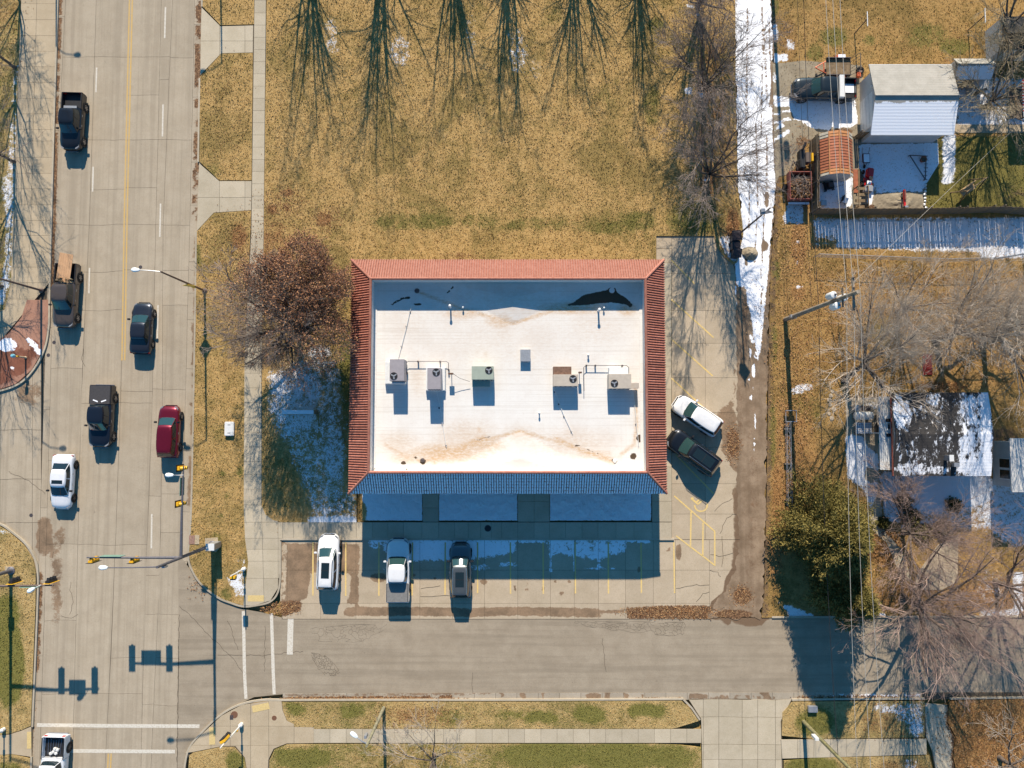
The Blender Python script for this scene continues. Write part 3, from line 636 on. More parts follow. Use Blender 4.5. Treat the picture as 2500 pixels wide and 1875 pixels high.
slabs(gut, [(690, 1693), (1700, 1691), (2250, 1690), (2250, 1708), (690, 1709)], [690+52*i for i in range(31)], [1685, 1712], 0.022, M['gutter'], 0.03, 0.015, 'slab', 0.0,
      {'wet': [m_ell(1450, 1699, 27, 10, 0.9), m_ell(1225, 1697, 5, 12, .9), m_ell(1275, 1697, 9, 12, .9), m_ell(1325, 1697, 5, 12, .9), m_ell(1483, 1697, 6, 12, .9), m_ell(1527, 1698, 9, 12, .9), m_ell(1568, 1699, 5, 12, .9), m_ell(1700, 1700, 25, 10, .9), m_line([(1720, 1701), (1890, 1703)], 8, .8), m_ell(1866, 1692, 13, 8, .9), m_ell(1090, 1690, 15, 8, .8), m_line([(690, 1697), (1200, 1694)], 7, .55)],
       'leaf': [m_line([(690, 1706), (900, 1705), (1110, 1703)], 9, 0.95), m_line([(1550, 1706), (1660, 1706)], 5, .7), m_line([(1950, 1702), (2250, 1700)], 8, .7)],
       'snow': [m_line([(2030, 1699), (2250, 1699)], 9, 0.55)]}, 0.25)
# ------------------------------------------------------------------ lawns
def lawn(name, poly, z, mat, masks=None, res=0.5, dens=70, skirt=0.2):
    o = structure(sheet(name, poly, z, M[mat], res, masks, skirt=skirt))
    TUFTS.append((poly, z, masks, mat, dens)); return o
lawn('verge', [(494, -80), (494, 15), (538, 61), (620, 59), (621, -80)], 0.12, 'lawn', {'green': [m_ell(600, 20, 40, 30, 0.3)]})
lawn('verge', [(488, 187), (540, 131), (617, 129), (614, 440), (535, 440), (487, 394)], 0.12, 'lawn', {'leaf': [m_ell(560, 300, 60, 150, 0.25)], 'green': [m_ell(520, 420, 30, 20, 0.4)]})
lawn('verge', [(480, 566), (522, 520), (613, 514), (606, 690), (597, 875), (595, 1230), (598, 1310), (606, 1372), (593, 1478), (560, 1469), (532, 1457), (494, 1428), (472, 1396), (461, 1357), (468, 1230), (477, 760)], 0.12, 'lawn',
     {'green': [m_ell(545, 1155, 6, 8, .9), m_ell(560, 1207, 12, 10, .9), m_ell(525, 1195, 8, 6, .7), m_ell(530, 1060, 30, 30, .35), m_ell(585, 1150, 8, 8, .8), m_ell(485, 625, 10, 40, .5), m_ell(540, 1260, 8, 8, .6), m_ell(530, 1330, 20, 40, .35), m_ell(550, 1455, 20, 20, .6)],
      'snow': [m_pol([(545, 1415), (600, 1380), (600, 1475), (575, 1470), (570, 1440)], 0.62, 10), m_ell(585, 1370, 16, 4, .7), m_line([(532, 1370), (534, 1400)], 4, .55), m_ell(560, 1000, 12, 8, .35), m_ell(575, 1060, 6, 6, .5)], 'leaf': [m_ell(585, 580, 25, 45, .7), m_ell(550, 900, 20, 40, .4)]})
MLP = [(652, -80), (1795, -80), (1796, 200), (1800, 450), (1812, 540), (1815, 570), (1800, 640), (1790, 645), (1770, 628), (1752, 605), (1744, 576), (1602, 576), (1602, 760), (870, 760), (870, 1275), (690, 1275), (665, 1269), (648, 1256), (639, 1236), (640, 860), (644, 575)]
MLM = {'green': [m_pol([(600, -100), (1800, -100), (1800, 300), (1400, 380), (1000, 360), (600, 420)], .17, 120), m_ell(760, 560, 160, 120, .15, .9), m_line([(860, 540), (1600, 545)], 60, .20, 30), m_ell(1010, 542, 140, 28, .5), m_ell(1300, 548, 120, 24, .42), m_ell(1180, 538, 90, 24, .4), m_ell(1480, 555, 90, 24, .42), m_ell(1590, 260, 30, 70, .5), m_ell(1560, 540, 60, 35, .5), m_ell(1690, 530, 90, 60, .5), m_ell(1600, 60, 30, 20, .5), m_ell(930, 550, 40, 25, .3), m_ell(1005, 500, 30, 12, .3), m_ell(845, 900, 20, 140, .6), m_ell(690, 1180, 60, 100, .35), m_ell(1480, 230, 40, 40, .3), m_ell(1350, 40, 40, 40, .3), m_ell(850, 1230, 25, 25, .5),
                 m_line([(880, 525), (1250, 530), (1600, 560)], 50, .28)],
       'leaf': [m_ell(700, 470, 20, 14, .7), m_ell(665, 510, 16, 18, .7), m_ell(700, 508, 12, 14, .7), m_ell(790, 535, 25, 25, .7), m_ell(820, 510, 20, 14, .4), m_ell(640, 660, 130, 160, .55), m_ell(1130, 625, 40, 10, .45), m_ell(1790, 560, 22, 70, .8), m_ell(1740, 300, 50, 300, .5), m_ell(1700, 450, 60, 100, .3)],
       'dirt': [m_ell(1700, 60, 30, 40, .5), m_ell(1713, 240, 25, 40, .6), m_ell(1725, 440, 25, 60, .6), m_ell(1775, 200, 30, 60, .5), m_ell(1780, 380, 30, 90, .5)],
       'snow': [m_ell(808, 85, 24, 60, .42), m_ell(975, 125, 36, 55, .44), m_ell(1150, 90, 20, 85, .36), m_ell(1265, 130, 34, 75, .40), m_ell(820, 125, 22, 14, .4), m_ell(1310, 165, 25, 40, .33), m_ell(1240, 85, 8, 14, .4), m_ell(1685, 15, 12, 8, .8), m_ell(1672, 45, 10, 7, .5), m_ell(1706, 35, 7, 12, .75), m_ell(1682, 222, 14, 13, .75), m_ell(1712, 228, 8, 16, .8), m_ell(1724, 435, 9, 9, .75), m_ell(1625, 15, 8, 5, .3),
                m_pol([(645, 905), (700, 880), (760, 850), (830, 870), (845, 930), (848, 1060), (850, 1190), (880, 1200), (885, 1274), (760, 1274), (730, 1190), (700, 1110), (655, 1040)], 0.46, 25), m_pol([(650, 900), (760, 880), (800, 940), (770, 1070), (700, 1075), (650, 1010)], .57, 24), m_ell(815, 1110, 40, 110, .52), m_line([(760, 1270), (885, 1268)], 14, .85, 6), m_ell(780, 860, 40, 22, .62),
                m_pol([(1748, 578), (1782, 575), (1800, 640), (1778, 640), (1765, 610)], .72, 6)]}
lawn('main_lawn', MLP, 0.12, 'lawn', MLM, 0.36, 75)
lawn('verge', [(456, 1940), (462, 1845), (470, 1838), (538, 1824), (572, 1824), (597, 1852), (611, 1940)], 0.12, 'lawn_green', {'green': [m_ell(575, 1860, 30, 35, .7)]})
lawn('verge', [(688, 1714), (900, 1713.5), (1300, 1713.5), (1664, 1711), (1688, 1734), (1706, 1760), (1655, 1776), (1640, 1779), (767, 1779), (766, 1775), (719, 1774), (718, 1767), (701, 1759), (691, 1735)], 0.12, 'lawn_green',
     {'green': [m_pol([(680, 1710), (1710, 1710), (1710, 1780), (680, 1780)], .20, 5), m_ell(720, 1730, 25, 22, .7), m_ell(860, 1735, 40, 22, .5), m_ell(1320, 1750, 60, 20, .6), m_ell(1440, 1745, 50, 25, .7), m_ell(1580, 1735, 60, 20, .7), m_ell(1100, 1750, 60, 20, .4), m_ell(1250, 1745, 50, 15, .5)], 'leaf': [m_ell(1020, 1745, 110, 26, .5)]})
lawn('front_lawn', [(656, 1940), (658, 1856), (670, 1830), (702, 1817), (1000, 1816.5), (1600, 1816.5), (1660, 1819), (1712, 1826), (1714, 1940)], 0.12, 'lawn_green',
     {'green': [m_pol([(640, 1812), (1720, 1812), (1720, 1945), (640, 1945)], .30, 5), m_ell(740, 1850, 80, 30, .8), m_ell(1330, 1845, 130, 40, .8), m_ell(1520, 1845, 120, 40, .85), m_ell(1650, 1850, 70, 40, .6)], 'leaf': [m_ell(980, 1850, 170, 40, .35)]})
lawn('left_lawn', [(-60, -80), (53, -80), (33, 500), (27, 690), (12, 754), (-60, 790)], 0.12, 'lawn_green', {'green': [m_pol([(-60, -60), (60, -60), (30, 700), (-60, 700)], .3, 10)], 'snow': [m_pol([(36, 140), (46, 150), (36, 500), (28, 690), (10, 745), (-20, 760), (10, 640), (15, 450)], .62, 8), m_ell(15, 470, 18, 60, .5)], 'leaf': [m_ell(15, 20, 50, 70, .4)]})
lawn('left_lawn', [(-60, 1267), (0, 1285), (22, 1299), (58, 1331), (80, 1367), (87, 1400), (86.5, 1475), (75, 1772), (50, 1783), (20, 1792), (-60, 1800)], 0.12, 'lawn_green', {'green': [m_ell(20, 1620, 45, 120, .95), m_ell(15, 1500, 40, 60, .6)], 'snow': [m_ell(10, 1300, 16, 14, .55), m_ell(48, 1415, 14, 18, .45)]})
lawn('left_lawn', [(-60, 1846), (30, 1842), (73, 1852), (71, 1940), (-60, 1940)], 0.12, 'lawn_green', {'green': [m_ell(20, 1875, 40, 20, .5)]})
lwalk = structure(sheet('pavement', [(-60, 1800), (20, 1794), (50, 1785), (76, 1774), (77, 1848), (30, 1841), (-60, 1846)], 0.115, M['conc_warm'], 0.4, None, skirt=0.15))
ribbon('ramp_pad', [(71, 1787), (71, 1828)], 0.36, 0.10, 0.125, M['ramp_pad'], lwalk, zp=0.125)
# ------------------------------------------------------------------ alley
AL = [(1786, -80), (1876, -80), (1888, 100), (1890, 300), (1894, 450), (1888, 560), (1880, 650), (1876, 800), (1873, 1000), (1870, 1200), (1864, 1450), (1856, 1510), (1725, 1510), (1740, 1482), (1768, 1442), (1793, 1402), (1804, 1320), (1799, 1200), (1801, 960), (1797, 700), (1792, 640), (1812, 560), (1802, 450), (1797, 200)]
alm = {'snow': [m_pol([(1780, -90), (1884, -90), (1888, 60), (1884, 200), (1886, 330), (1894, 450), (1884, 560), (1874, 680), (1866, 760), (1858, 850), (1850, 880), (1842, 830), (1832, 760), (1815, 720), (1797, 690), (1794, 640), (1812, 560), (1800, 450), (1790, 200)], .95, 6), m_line([(1832, 820), (1838, 835)], 6, .8), m_ell(1832, 862, 4, 14, .9), m_ell(1840, 905, 5, 22, .95), m_ell(1828, 925, 3, 7, .8), m_ell(1843, 868, 3, 18, .8), m_ell(1833, 972, 3, 12, .8), m_line([(1844, 1010), (1842, 1100)], 3, .7), m_ell(1838, 945, 2, 10, .6), m_line([(1795, 700), (1798, 745)], 4, .8)],
       'dirt': [m_line([(1818, 735), (1820, 800), (1812, 900)], 18, .5)],
       'leaf': [m_ell(1790, 1085, 20, 50, .75), m_ell(1812, 1455, 28, 25, .85), m_ell(1790, 1500, 60, 15, .8), m_line([(1878, 900), (1874, 1250), (1868, 1500)], 10, .45)],
       'wet': [m_line([(1835, 1000), (1842, 1200), (1830, 1400)], 26, .42), m_line([(1806, 900), (1810, 1100)], 12, .45)]}
for q in ([(1877, 40), (1879, 130), (1886, 200), (1879, 260)], [(1868, 60), (1872, 250)], [(1845, 300), (1850, 500), (1842, 640)], [(1825, 20), (1822, 300)], [(1862, 690), (1855, 780)], [(1858, -60), (1862, 120), (1858, 330)], [(1872, 330), (1872, 480)], [(1830, 450), (1828, 560)], [(1866, 520), (1858, 680)]):
    alm['snow'].append(m_line(q, 3.5, -0.62, 4))
for cx, cy, rx, ry in ((1829, 618, 20, 15), (1868, 600, 10, 16), (1872, 490, 7, 24), (1822, 640, 6, 14), (1812, 720, 14, 26)): alm['snow'].append(m_ell(cx, cy, rx, ry, -0.75, .5))
def ragged(poly, amp, st=6):
    out = []
    for (x0, y0), (x1, y1) in zip(poly, poly[1:]+poly[:1]):
        L = math.hypot(x1-x0, y1-y0); k = max(1, int(L/st))
        for j in range(k):
            x, y = x0+(x1-x0)*j/k, y0+(y1-y0)*j/k; n = mnoise.noise(Vector((x*0.05, y*0.05, 2)))*1.4+mnoise.noise(Vector((x*0.17, y*0.17, 5)))*0.9
            out.append((x+n*amp*abs(y1-y0)/L, y+n*amp*abs(x1-x0)/L))
    return out
structure(sheet('alley', ragged(AL, 5), 0.04, M['dirt'], 0.15, alm))
# a melted mound of dirt in the snow
# ------------------------------------------------------------------ east side: leafy ground and overlays
EM = {'green': [m_ell(2035, 90, 45, 30, .6), m_ell(2120, 100, 20, 20, .5), m_ell(2270, 90, 60, 40, .45), m_ell(2330, 115, 50, 25, .6), m_ell(1990, 130, 30, 30, .5), m_ell(1890, 20, 10, 25, .8), m_ell(1895, 660, 14, 30, .7), m_ell(1890, 840, 14, 60, .5), m_ell(1885, 1060, 14, 120, .6), m_ell(2150, 800, 60, 60, .4), m_ell(1960, 1000, 60, 40, .4), m_ell(2430, 420, 120, 90, .9), m_pol([(2262, 335), (2560, 330), (2560, 520), (2262, 520)], .9, 8), m_ell(2440, 1250, 14, 50, .7)],
      'leaf': [m_pol([(1895, 640), (2560, 650), (2560, 960), (1880, 960)], .42, 30), m_ell(1950, 600, 25, 80, .7), m_ell(1947, 715, 22, 25, .8), m_pol([(1885, 960), (1990, 960), (2010, 1150), (1880, 1500)], .55, 25), m_ell(1925, 100, 30, 80, .5), m_pol([(2270, 930), (2340, 930), (2340, 958), (2270, 958)], .95, 8), m_ell(2160, 1330, 50, 70, .8), m_ell(2440, 1450, 60, 50, .7), m_pol([(2130, 1420), (2560, 1420), (2560, 1500), (2130, 1500)], .6, 15), m_ell(1960, 480, 30, 40, .7), m_ell(2340, 150, 60, 10, .6), m_line([(1900, 1150), (1890, 1400)], 22, .85)],
      'snow': [m_ell(1890, 80, 16, 30, .7), m_ell(1902, 140, 30, 14, .75), m_ell(1930, 110, 16, 20, .55), m_ell(1900, 170, 12, 16, .6), m_ell(2000, 150, 10, 8, .4), m_ell(1947, 590, 10, 10, .6), m_ell(1947, 643, 7, 8, .6), m_ell(1952, 702, 10, 9, .75), m_ell(1965, 945, 32, 10, .62), m_ell(1945, 955, 20, 12, .6), m_pol([(1917, 500), (1962, 500), (1962, 545), (1912, 545)], .85, 5),
               m_pol([(1982, 532), (2560, 528), (2560, 612), (2400, 618), (2150, 612), (1990, 606)], .66, 9), m_pol([(2000, 555), (2560, 545), (2560, 595), (2200, 603), (2010, 592)], .76, 8), m_ell(2020, 590, 30, 25, -.28), m_pol([(2380, 615), (2560, 600), (2560, 628), (2400, 634)], .75, 6),
               m_pol([(2063, 1055), (2148, 1090), (2145, 1195), (2160, 1300), (2130, 1270), (2110, 1200), (2068, 1165)], .85, 8), m_pol([(2148, 1150), (2420, 1160), (2420, 1225), (2340, 1250), (2240, 1250), (2160, 1280)], .85, 14), m_pol([(2160, 1240), (2420, 1220), (2420, 1300), (2200, 1300)], .5, 20), m_pol([(2380, 1165), (2560, 1130), (2560, 1330), (2470, 1340), (2390, 1290)], .60, 20),
               m_pol([(2330, 185), (2560, 190), (2560, 325), (2330, 318)], .62, 15), m_ell(2370, 300, 30, 18, .8), m_pol([(2300, 330), (2335, 325), (2330, 445), (2300, 452)], .85, 6), m_ell(2090, 1470, 70, 22, .7), m_pol([(1900, 1470), (1990, 1500), (1985, 1512), (1930, 1505)], .85, 5), m_line([(2050, 1505), (2160, 1503)], 14, .7), m_line([(2400, 1500), (2480, 1498)], 16, .75), m_pol([(2470, 1395), (2500, 1395), (2500, 1500), (2475, 1500)], .75, 8), m_ell(2420, 1430, 50, 60, .4)],
      'dirt': [m_line([(1886, -60), (1896, 300), (1900, 450), (1890, 600), (1882, 800), (1878, 1000), (1874, 1250), (1868, 1500)], 14, .62, 14), m_pol([(1895, 430), (1925, 400), (1985, 345), (1985, 520), (1960, 545), (1960, 470)], .55, 12), m_ell(2470, 300, 40, 30, .5), m_pol([(2060, 960), (2180, 960), (2178, 1060), (2060, 1060)], .6, 15), m_ell(2450, 1080, 60, 50, .6), m_ell(2470, 480, 50, 40, .4)]}
ELP = [(1874, -80), (2580, -80), (2580, 1506), (1860, 1508), (1866, 1450), (1872, 1200), (1875, 1000), (1878, 800), (1882, 650), (1890, 560), (1896, 450), (1892, 300), (1890, 100)]
lawn('back_lots', ELP, 0.06, 'lawn_leaf', EM, 0.36, 42)
lawn('verge', [(1911, 1740), (1936, 1713), (2258, 1712), (2257, 1800), (1985, 1804), (1909, 1796)], 0.11, 'lawn_green', {'green': [m_ell(1990, 1760, 60, 45, .6)], 'snow': [m_pol([(2120, 1712), (2258, 1712), (2257, 1800), (2220, 1800), (2200, 1760), (2130, 1740)], .52, 14), m_ell(2240, 1780, 24, 26, .68)], 'leaf': [m_ell(2150, 1760, 80, 40, .4)]})
lawn('verge', [(1914, 1858), (2000, 1850), (2268, 1845), (2290, 1940), (1914, 1940)], 0.11, 'lawn_green', {'green': [m_ell(1980, 1870, 80, 30, .7)], 'leaf': [m_ell(2200, 1880, 90, 40, .5)], 'snow': [m_ell(2225, 1870, 30, 30, .45)]})
lawn('leafy_yard', [(2318, 1712), (2580, 1704), (2580, 1940), (2348, 1940), (2328, 1850), (2334, 1800), (2315, 1765)], 0.105, 'lawn_leaf', {'leaf': [m_pol([(2300, 1700), (2580, 1690), (2580, 1940), (2300, 1940)], .72, 10)]})
gm = {'snow': [m_pol([(1932, 243), (2088, 240), (2094, 300), (2075, 312), (2026, 312), (2022, 318), (1976, 311), (1960, 297), (1940, 290), (1930, 268)], .95, 4), m_pol([(1886, 230), (1932, 236), (1932, 262), (1886, 262)], .7, 6), m_line([(1884, 280), (1935, 268)], 5, .75), m_line([(1890, 300), (1950, 285), (1960, 296)], 7, .8), m_line([(1884, 318), (1910, 308)], 6, .8), m_line([(1872, 352), (1900, 335), (1925, 322)], 7, .85), m_ell(1890, 190, 10, 20, .5), m_ell(1880, 380, 14, 50, .8)], 'leaf': [m_ell(2055, 320, 40, 10, .7), m_ell(1960, 350, 25, 30, .55)], 'wet': [m_line([(1960, 255), (2080, 250)], 2, .6)]}
structure(sheet('gravel_drive', [(1886, 156), (1960, 148), (2105, 160), (2112, 335), (2010, 338), (1972, 350), (1930, 425), (1902, 430), (1894, 450), (1890, 330)], 0.085, M['gravel'], 0.25, gm))
ym = {'snow': [m_pol([(2098, 352), (2330, 348), (2302, 400), (2300, 446), (2262, 448), (2200, 452), (2135, 458), (2128, 500), (2118, 500), (2120, 450), (2098, 415)], .97, 4), m_pol([(1998, 448), (2068, 440), (2066, 512), (1998, 514)], .97, 4), m_pol([(2068, 440), (2082, 430), (2080, 500), (2066, 512)], .9, 4), m_pol([(2136, 450), (2262, 446), (2262, 462), (2180, 470), (2136, 470)], .75, 7)], 'leaf': [m_ell(2120, 505, 25, 12, .7)], 'wet': [m_ell(2200, 500, 55, 25, .45)]}
yard = structure(sheet('yard_ground', [(1990, 330), (2290, 340), (2292, 400), (2262, 448), (2258, 518), (1985, 520)], 0.085, M['gravel'], 0.2, ym))
ribbon('garden_path', [(2325, 314), (2480, 314), (2580, 312)], 0.75, 0.05, 0.10, M['conc_warm'], None, 'structure', zp=0.10)
structure(sheet('front_walk', [(2146, 1200), (2160, 1298), (2200, 1340), (2228, 1420), (2200, 1412), (2165, 1325), (2135, 1300), (2118, 1270), (2122, 1250)], 0.10, M['conc_walk'], 0.4, {'leaf': [m_ell(2160, 1300, 20, 20, .5)]}, skirt=0.1))
structure(sheet('carport_slab', [(2064, 972), (2178, 970), (2178, 1060), (2148, 1095), (2145, 1190), (2100, 1188), (2068, 1160)], 0.10, M['conc_lot'], 0.25, {'snow': [m_pol([(2064, 1062), (2104, 1062), (2118, 1090), (2145, 1110), (2143, 1190), (2100, 1188), (2068, 1165)], .88, 8), m_ell(2128, 990, 20, 16, .5), m_ell(2125, 1160, 18, 25, -.7)], 'leaf': [m_ell(2130, 1105, 14, 10, .6)]}, skirt=0.1))
structure(sheet('front_slab', [(2290, 1330), (2340, 1310), (2338, 1420), (2300, 1440), (2230, 1440), (2240, 1400)], 0.10, M['conc_lot'], 0.4, {'leaf': [m_ell(2260, 1420, 30, 20, .5)]}, skirt=0.1))
# planting beds under snow along the front of the building
for i, (a, b) in enumerate(((884, 1031), (1072, 1263), (1343, 1590))):
    bd = structure(sheet('snowy_bed', [(a, 1165), (b, 1165), (b, 1271), (a, 1271)], 0.14, M['lawn'], 0.16, {'snow': [m_pol([(a, 1165), (b, 1165), (b, 1271), (a, 1271)], 1.0, 5)]+([m_ell(884, 1250, 16, 30, -.7)] if i == 0 else [])}, skirt=0.1,
         zf=lambda X, Y, V: np.array([mnoise.noise(Vector((a_*1.7, b_*1.7, 0)))*0.05+mnoise.noise(Vector((a_*5, b_*5, 4)))*0.03 for a_, b_ in V])))

for cx, cy in ((118, 867), (132, 836), (76, 1258), (343, 652)):
    q = P(cx, cy, 0); MB().lathe([(0.16, -0.02), (0.16, 0.004), (0.13, 0.008), (0.03, 0.008)], (q.x, q.y, 0), 14).build('valve_cover', M['metal_dark'], road)
# =================================================================== MAIN BUILDING
ZR, ZE, ZM = 5.6, 4.4, 4.35                  # ridge, eave, roof membrane
rx0 = (P(904, 680, ZR).x+P(901, 1154, ZR).x)/2; rx1 = (P(1574, 681, ZR).x+P(1582, 1152, ZR).x)/2
ry1 = (P(904, 680, ZR).y+P(1574, 681, ZR).y)/2; ry0 = (P(901, 1154, ZR).y+P(1582, 1152, ZR).y)/2
ex0 = (P(859, 635, ZE).x+P(852, 1206, ZE).x)/2; ex1 = (P(1619, 635, ZE).x+P(1628, 1202, ZE).x)/2
ey1 = P(1240, 635, ZE).y; ey0 = P(1240, 1204, ZE).y
bld = thing('commercial_building', 'flat white-roofed commercial building ringed by a red tiled mansard', 'building', ((rx0+rx1)/2, (ry0+ry1)/2, 0))
BL = Vector(bld.location)
def bpart(mb, name, mat, parent=None, **k):
    mb.v = [(v[0]-BL.x, v[1]-BL.y, v[2]-BL.z) for v in mb.v]
    return mb.build(name, mat, parent or bld, **k)
M['brick'] = simple('tan_brick', (0.36, 0.25, 0.16), 0.9, var=0.2, scale=9)
def tile_mat(name, a, b, c2):
    m = Mat(name); n = m.noise(2.2, 5, 0.7); n2 = m.noise(14, 4, 0.7)
    c = m.mix(m.step(n, 0.3, 0.7), a, b); c = m.mix(m.math('MULTIPLY', m.step(n2, 0.5, 0.75), 0.4), c, c2)
    c = m.mix(m.math('MULTIPLY', m.step(m.noise(1.0, 2, 0.5, m.map((6.5, 6.5, 3))), 0.45, 0.62), 0.45), c, c2)
    v = m.math('ADD', 0.80, m.math('MULTIPLY', m.rnd(), 0.40)); c = m.mix(1.0, c, m.nd('ShaderNodeCombineColor', {0: v, 1: v, 2: v}).outputs[0], 'MULTIPLY')
    sn = m.thr('snow', m.noise(7, 6, 0.8), 1.3, 0.08); c = m.mix(sn, c, (0.86, 0.88, 0.92))
    return m.out(c, 0.7, m.bump(n2, 0.3, 0.01), 0, 0.25)
M['tile'] = tile_mat('terracotta_tile', (0.34, 0.125, 0.085), (0.39, 0.16, 0.115), (0.22, 0.065, 0.04))
M['tile_pale'] = tile_mat('pale_terracotta_tile', (0.345, 0.150, 0.108), (0.40, 0.19, 0.142), (0.27, 0.10, 0.07))  # paler, pinker tile colours, used on the N slope alone
M['tile_cap'] = tile_mat('terracotta_cap', (0.37, 0.145, 0.10), (0.43, 0.19, 0.14), (0.25, 0.08, 0.05))
ww = 1.0
bpart(MB().box(ex0+ww, ex1-ww, ey0+ww, ey0+ww+0.25, 0, ZM-0.36), 'wall', M['brick'])
bpart(MB().box(ex0+ww, ex1-ww, ey1-ww-0.25, ey1-ww, 0, ZM-0.36), 'wall', M['brick'])
bpart(MB().box(ex0+ww, ex0+ww+0.25, ey0+ww+0.25, ey1-ww-0.25, 0, ZM-0.36), 'wall', M['brick'])
bpart(MB().box(ex1-ww-0.25, ex1-ww, ey0+ww+0.25, ey1-ww-0.25, 0, ZM-0.36), 'wall', M['brick'])
# shopfront windows and doors under the eave
for i in range(8):
    x = ex0+2.6+i*(ex1-ex0-5.2)/7
    wv = bpart(MB().box(x-0.9, x+0.9, ey0+ww-0.05, ey0+ww-0.002, 0.9 if i not in (2, 4) else 0.15, 2.5), 'window' if i not in (2, 4) else 'door', M['white_metal'])
    bpart(MB().box(x-0.8, x+0.8, ey0+ww-0.065, ey0+ww-0.052, 1.0 if i not in (2, 4) else 0.25, 2.4), 'pane', M['glass'], wv)
bpart(MB().box(ex0+0.05, ex1-0.05, ey0+0.05, ey1-0.05, ZE-0.40, ZE-0.30), 'soffit', M['white_metal'])
# mansard: sub-deck and rolls of barrel tiles
def slope(side):
    """returns (origin at eave start, along vector, up vector, length at eave, inset at ridge each end)"""
    if side == 'S': return Vector((ex0, ey0, ZE)), Vector((1, 0, 0)), Vector((0, ry0-ey0, ZR-ZE)), ex1-ex0, (rx0-ex0, ex1-rx1)
    if side == 'N': return Vector((ex1, ey1, ZE)), Vector((-1, 0, 0)), Vector((0, ry1-ey1, ZR-ZE)), ex1-ex0, (ex1-rx1, rx0-ex0)
    if side == 'W': return Vector((ex0, ey1, ZE)), Vector((0, -1, 0)), Vector((rx0-ex0, 0, ZR-ZE)), ey1-ey0, (ey1-ry1, ry0-ey0)
    return Vector((ex1, ey0, ZE)), Vector((0, 1, 0)), Vector((rx1-ex1, 0, ZR-ZE)), ey1-ey0, (ry0-ey0, ey1-ry1)
PITCH = 0.200; NT = 7
def roll_geo(o, al, up, nrm, s, L, ins, snow_caps=False):
    """one column of overlapping barrel tiles at distance s along the eave"""
    t_max = min(1.0, s/ins[0], (L-s)/ins[1])
    vs_, fs_ = [], []
    nt = max(1, int(round(NT*t_max)))
    base = 0
    r0, r1 = 0.062, 0.078
    Lu = up.length; ud = up/Lu
    for k in range(nt):
        t0 = k/NT; t1 = min(t_max, (k+1)/NT+0.03)
        if t1-t0 < 0.02: continue
        n = 6
        for t, rr, lift in ((t0, r1, 0.034), (t1, r0, 0.012)):
            c = o+al*s+up*t
            for j in range(n):
                a = pi*j/(n-1)
                vs_.append(c+al*(rr*cos(a))+nrm*(rr*sin(a)*0.95+lift))
        b = base; base += 12
        fs_ += [(b+j, b+j+1, b+7+j, b+6+j) for j in range(5)]
        fs_.append((b+5, b+4, b+3, b+2, b+1, b))
    return vs_, fs_
for sd_ in 'SNWE':
    o, al, up, L, ins = slope(sd_)
    nrm = al.cross(up).normalized()
    if nrm.z < 0: nrm = -nrm
    deck = MB(); d2 = -nrm*0.012
    deck.add([o+d2, o+al*L+d2, o+al*(L-ins[1])+up+d2, o+al*ins[0]+up+d2, o+d2-nrm*0.1, o+al*L+d2-nrm*0.1, o+al*(L-ins[1])+up+d2-nrm*0.1, o+al*ins[0]+up+d2-nrm*0.1], [(0, 1, 2, 3), (7, 6, 5, 4), (0, 4, 5, 1), (1, 5, 6, 2), (2, 6, 7, 3), (3, 7, 4, 0)])
    mdk = M['tile']
    dk = bpart(deck, 'mansard_slope', mdk)
    if sd_ in 'NE': dk['label'] = 'sunlit slope of red barrel tiles' if sd_ == 'N' else 'red barrel-tile slope beside the parking stalls'
    if sd_ == 'S': dk['label'] = 'snow-covered slope of barrel tiles in the shade'
    n = int((L-0.2)/PITCH); st = (L-n*PITCH)/2
    AV, AF = [], []
    for i in range(n+1):
        v, f = roll_geo(o, al, up, nrm, st+i*PITCH, L, ins)
        if not v: continue
        if sd_ in 'WE':
            mb = MB(); mb.add([q-BL for q in v], f); me = mb.mesh('tile_roll')
            # melting snow held between the tiles of the west slope
            wv = np.array([(q.x, q.y) for q in v])
            if sd_ == 'W':
                X, Y = PX(wv[:, 0], wv[:, 1], 4.4)
                sn = np.maximum(m_ell(868, 895, 40, 120, .34, .7)(X, Y), m_ell(862, 1010, 25, 70, .22, .6)(X, Y))
                at = me.attributes.new('snow', 'FLOAT', 'POINT'); at.data.foreach_set('value', sn.astype(np.float32))
            link('tile_roll', me, M['tile'], dk)
        else:
            b = len(AV); AV += [q-BL for q in v]; AF += [tuple(b+k for k in ff) for ff in f]
    if AV:
        mb = MB(); mb.add(AV, AF); me = mb.mesh('tile_rolls')
        if sd_ == 'S':
            nv = len(me.vertices); rr = RNG.uniform(0.85, 1.0, nv).astype(np.float32)
            rr = np.where((np.arange(nv) % 12) < 6, 0.5, 0.95).astype(np.float32); at = me.attributes.new('snow', 'FLOAT', 'POINT'); at.data.foreach_set('value', rr)
        ob = link('tile_rolls', me, M['tile_pale' if sd_ == 'N' else 'tile'], dk); ob['kind'] = 'stuff'
    # ridge cap and hip caps
    a, b = o+al*ins[0]+up, o+al*(L-ins[1])+up
    bpart(MB().tube([a+Vector((0, 0, 0.05)), b+Vector((0, 0, 0.05))], 0.12, 8), 'ridge_cap', M['tile_cap'], smooth=True)
    bpart(MB().tube([o+nrm*0.05-al*0.02, a+Vector((0, 0, 0.06))], 0.11, 8), 'hip_cap', M['tile_cap'], smooth=True)
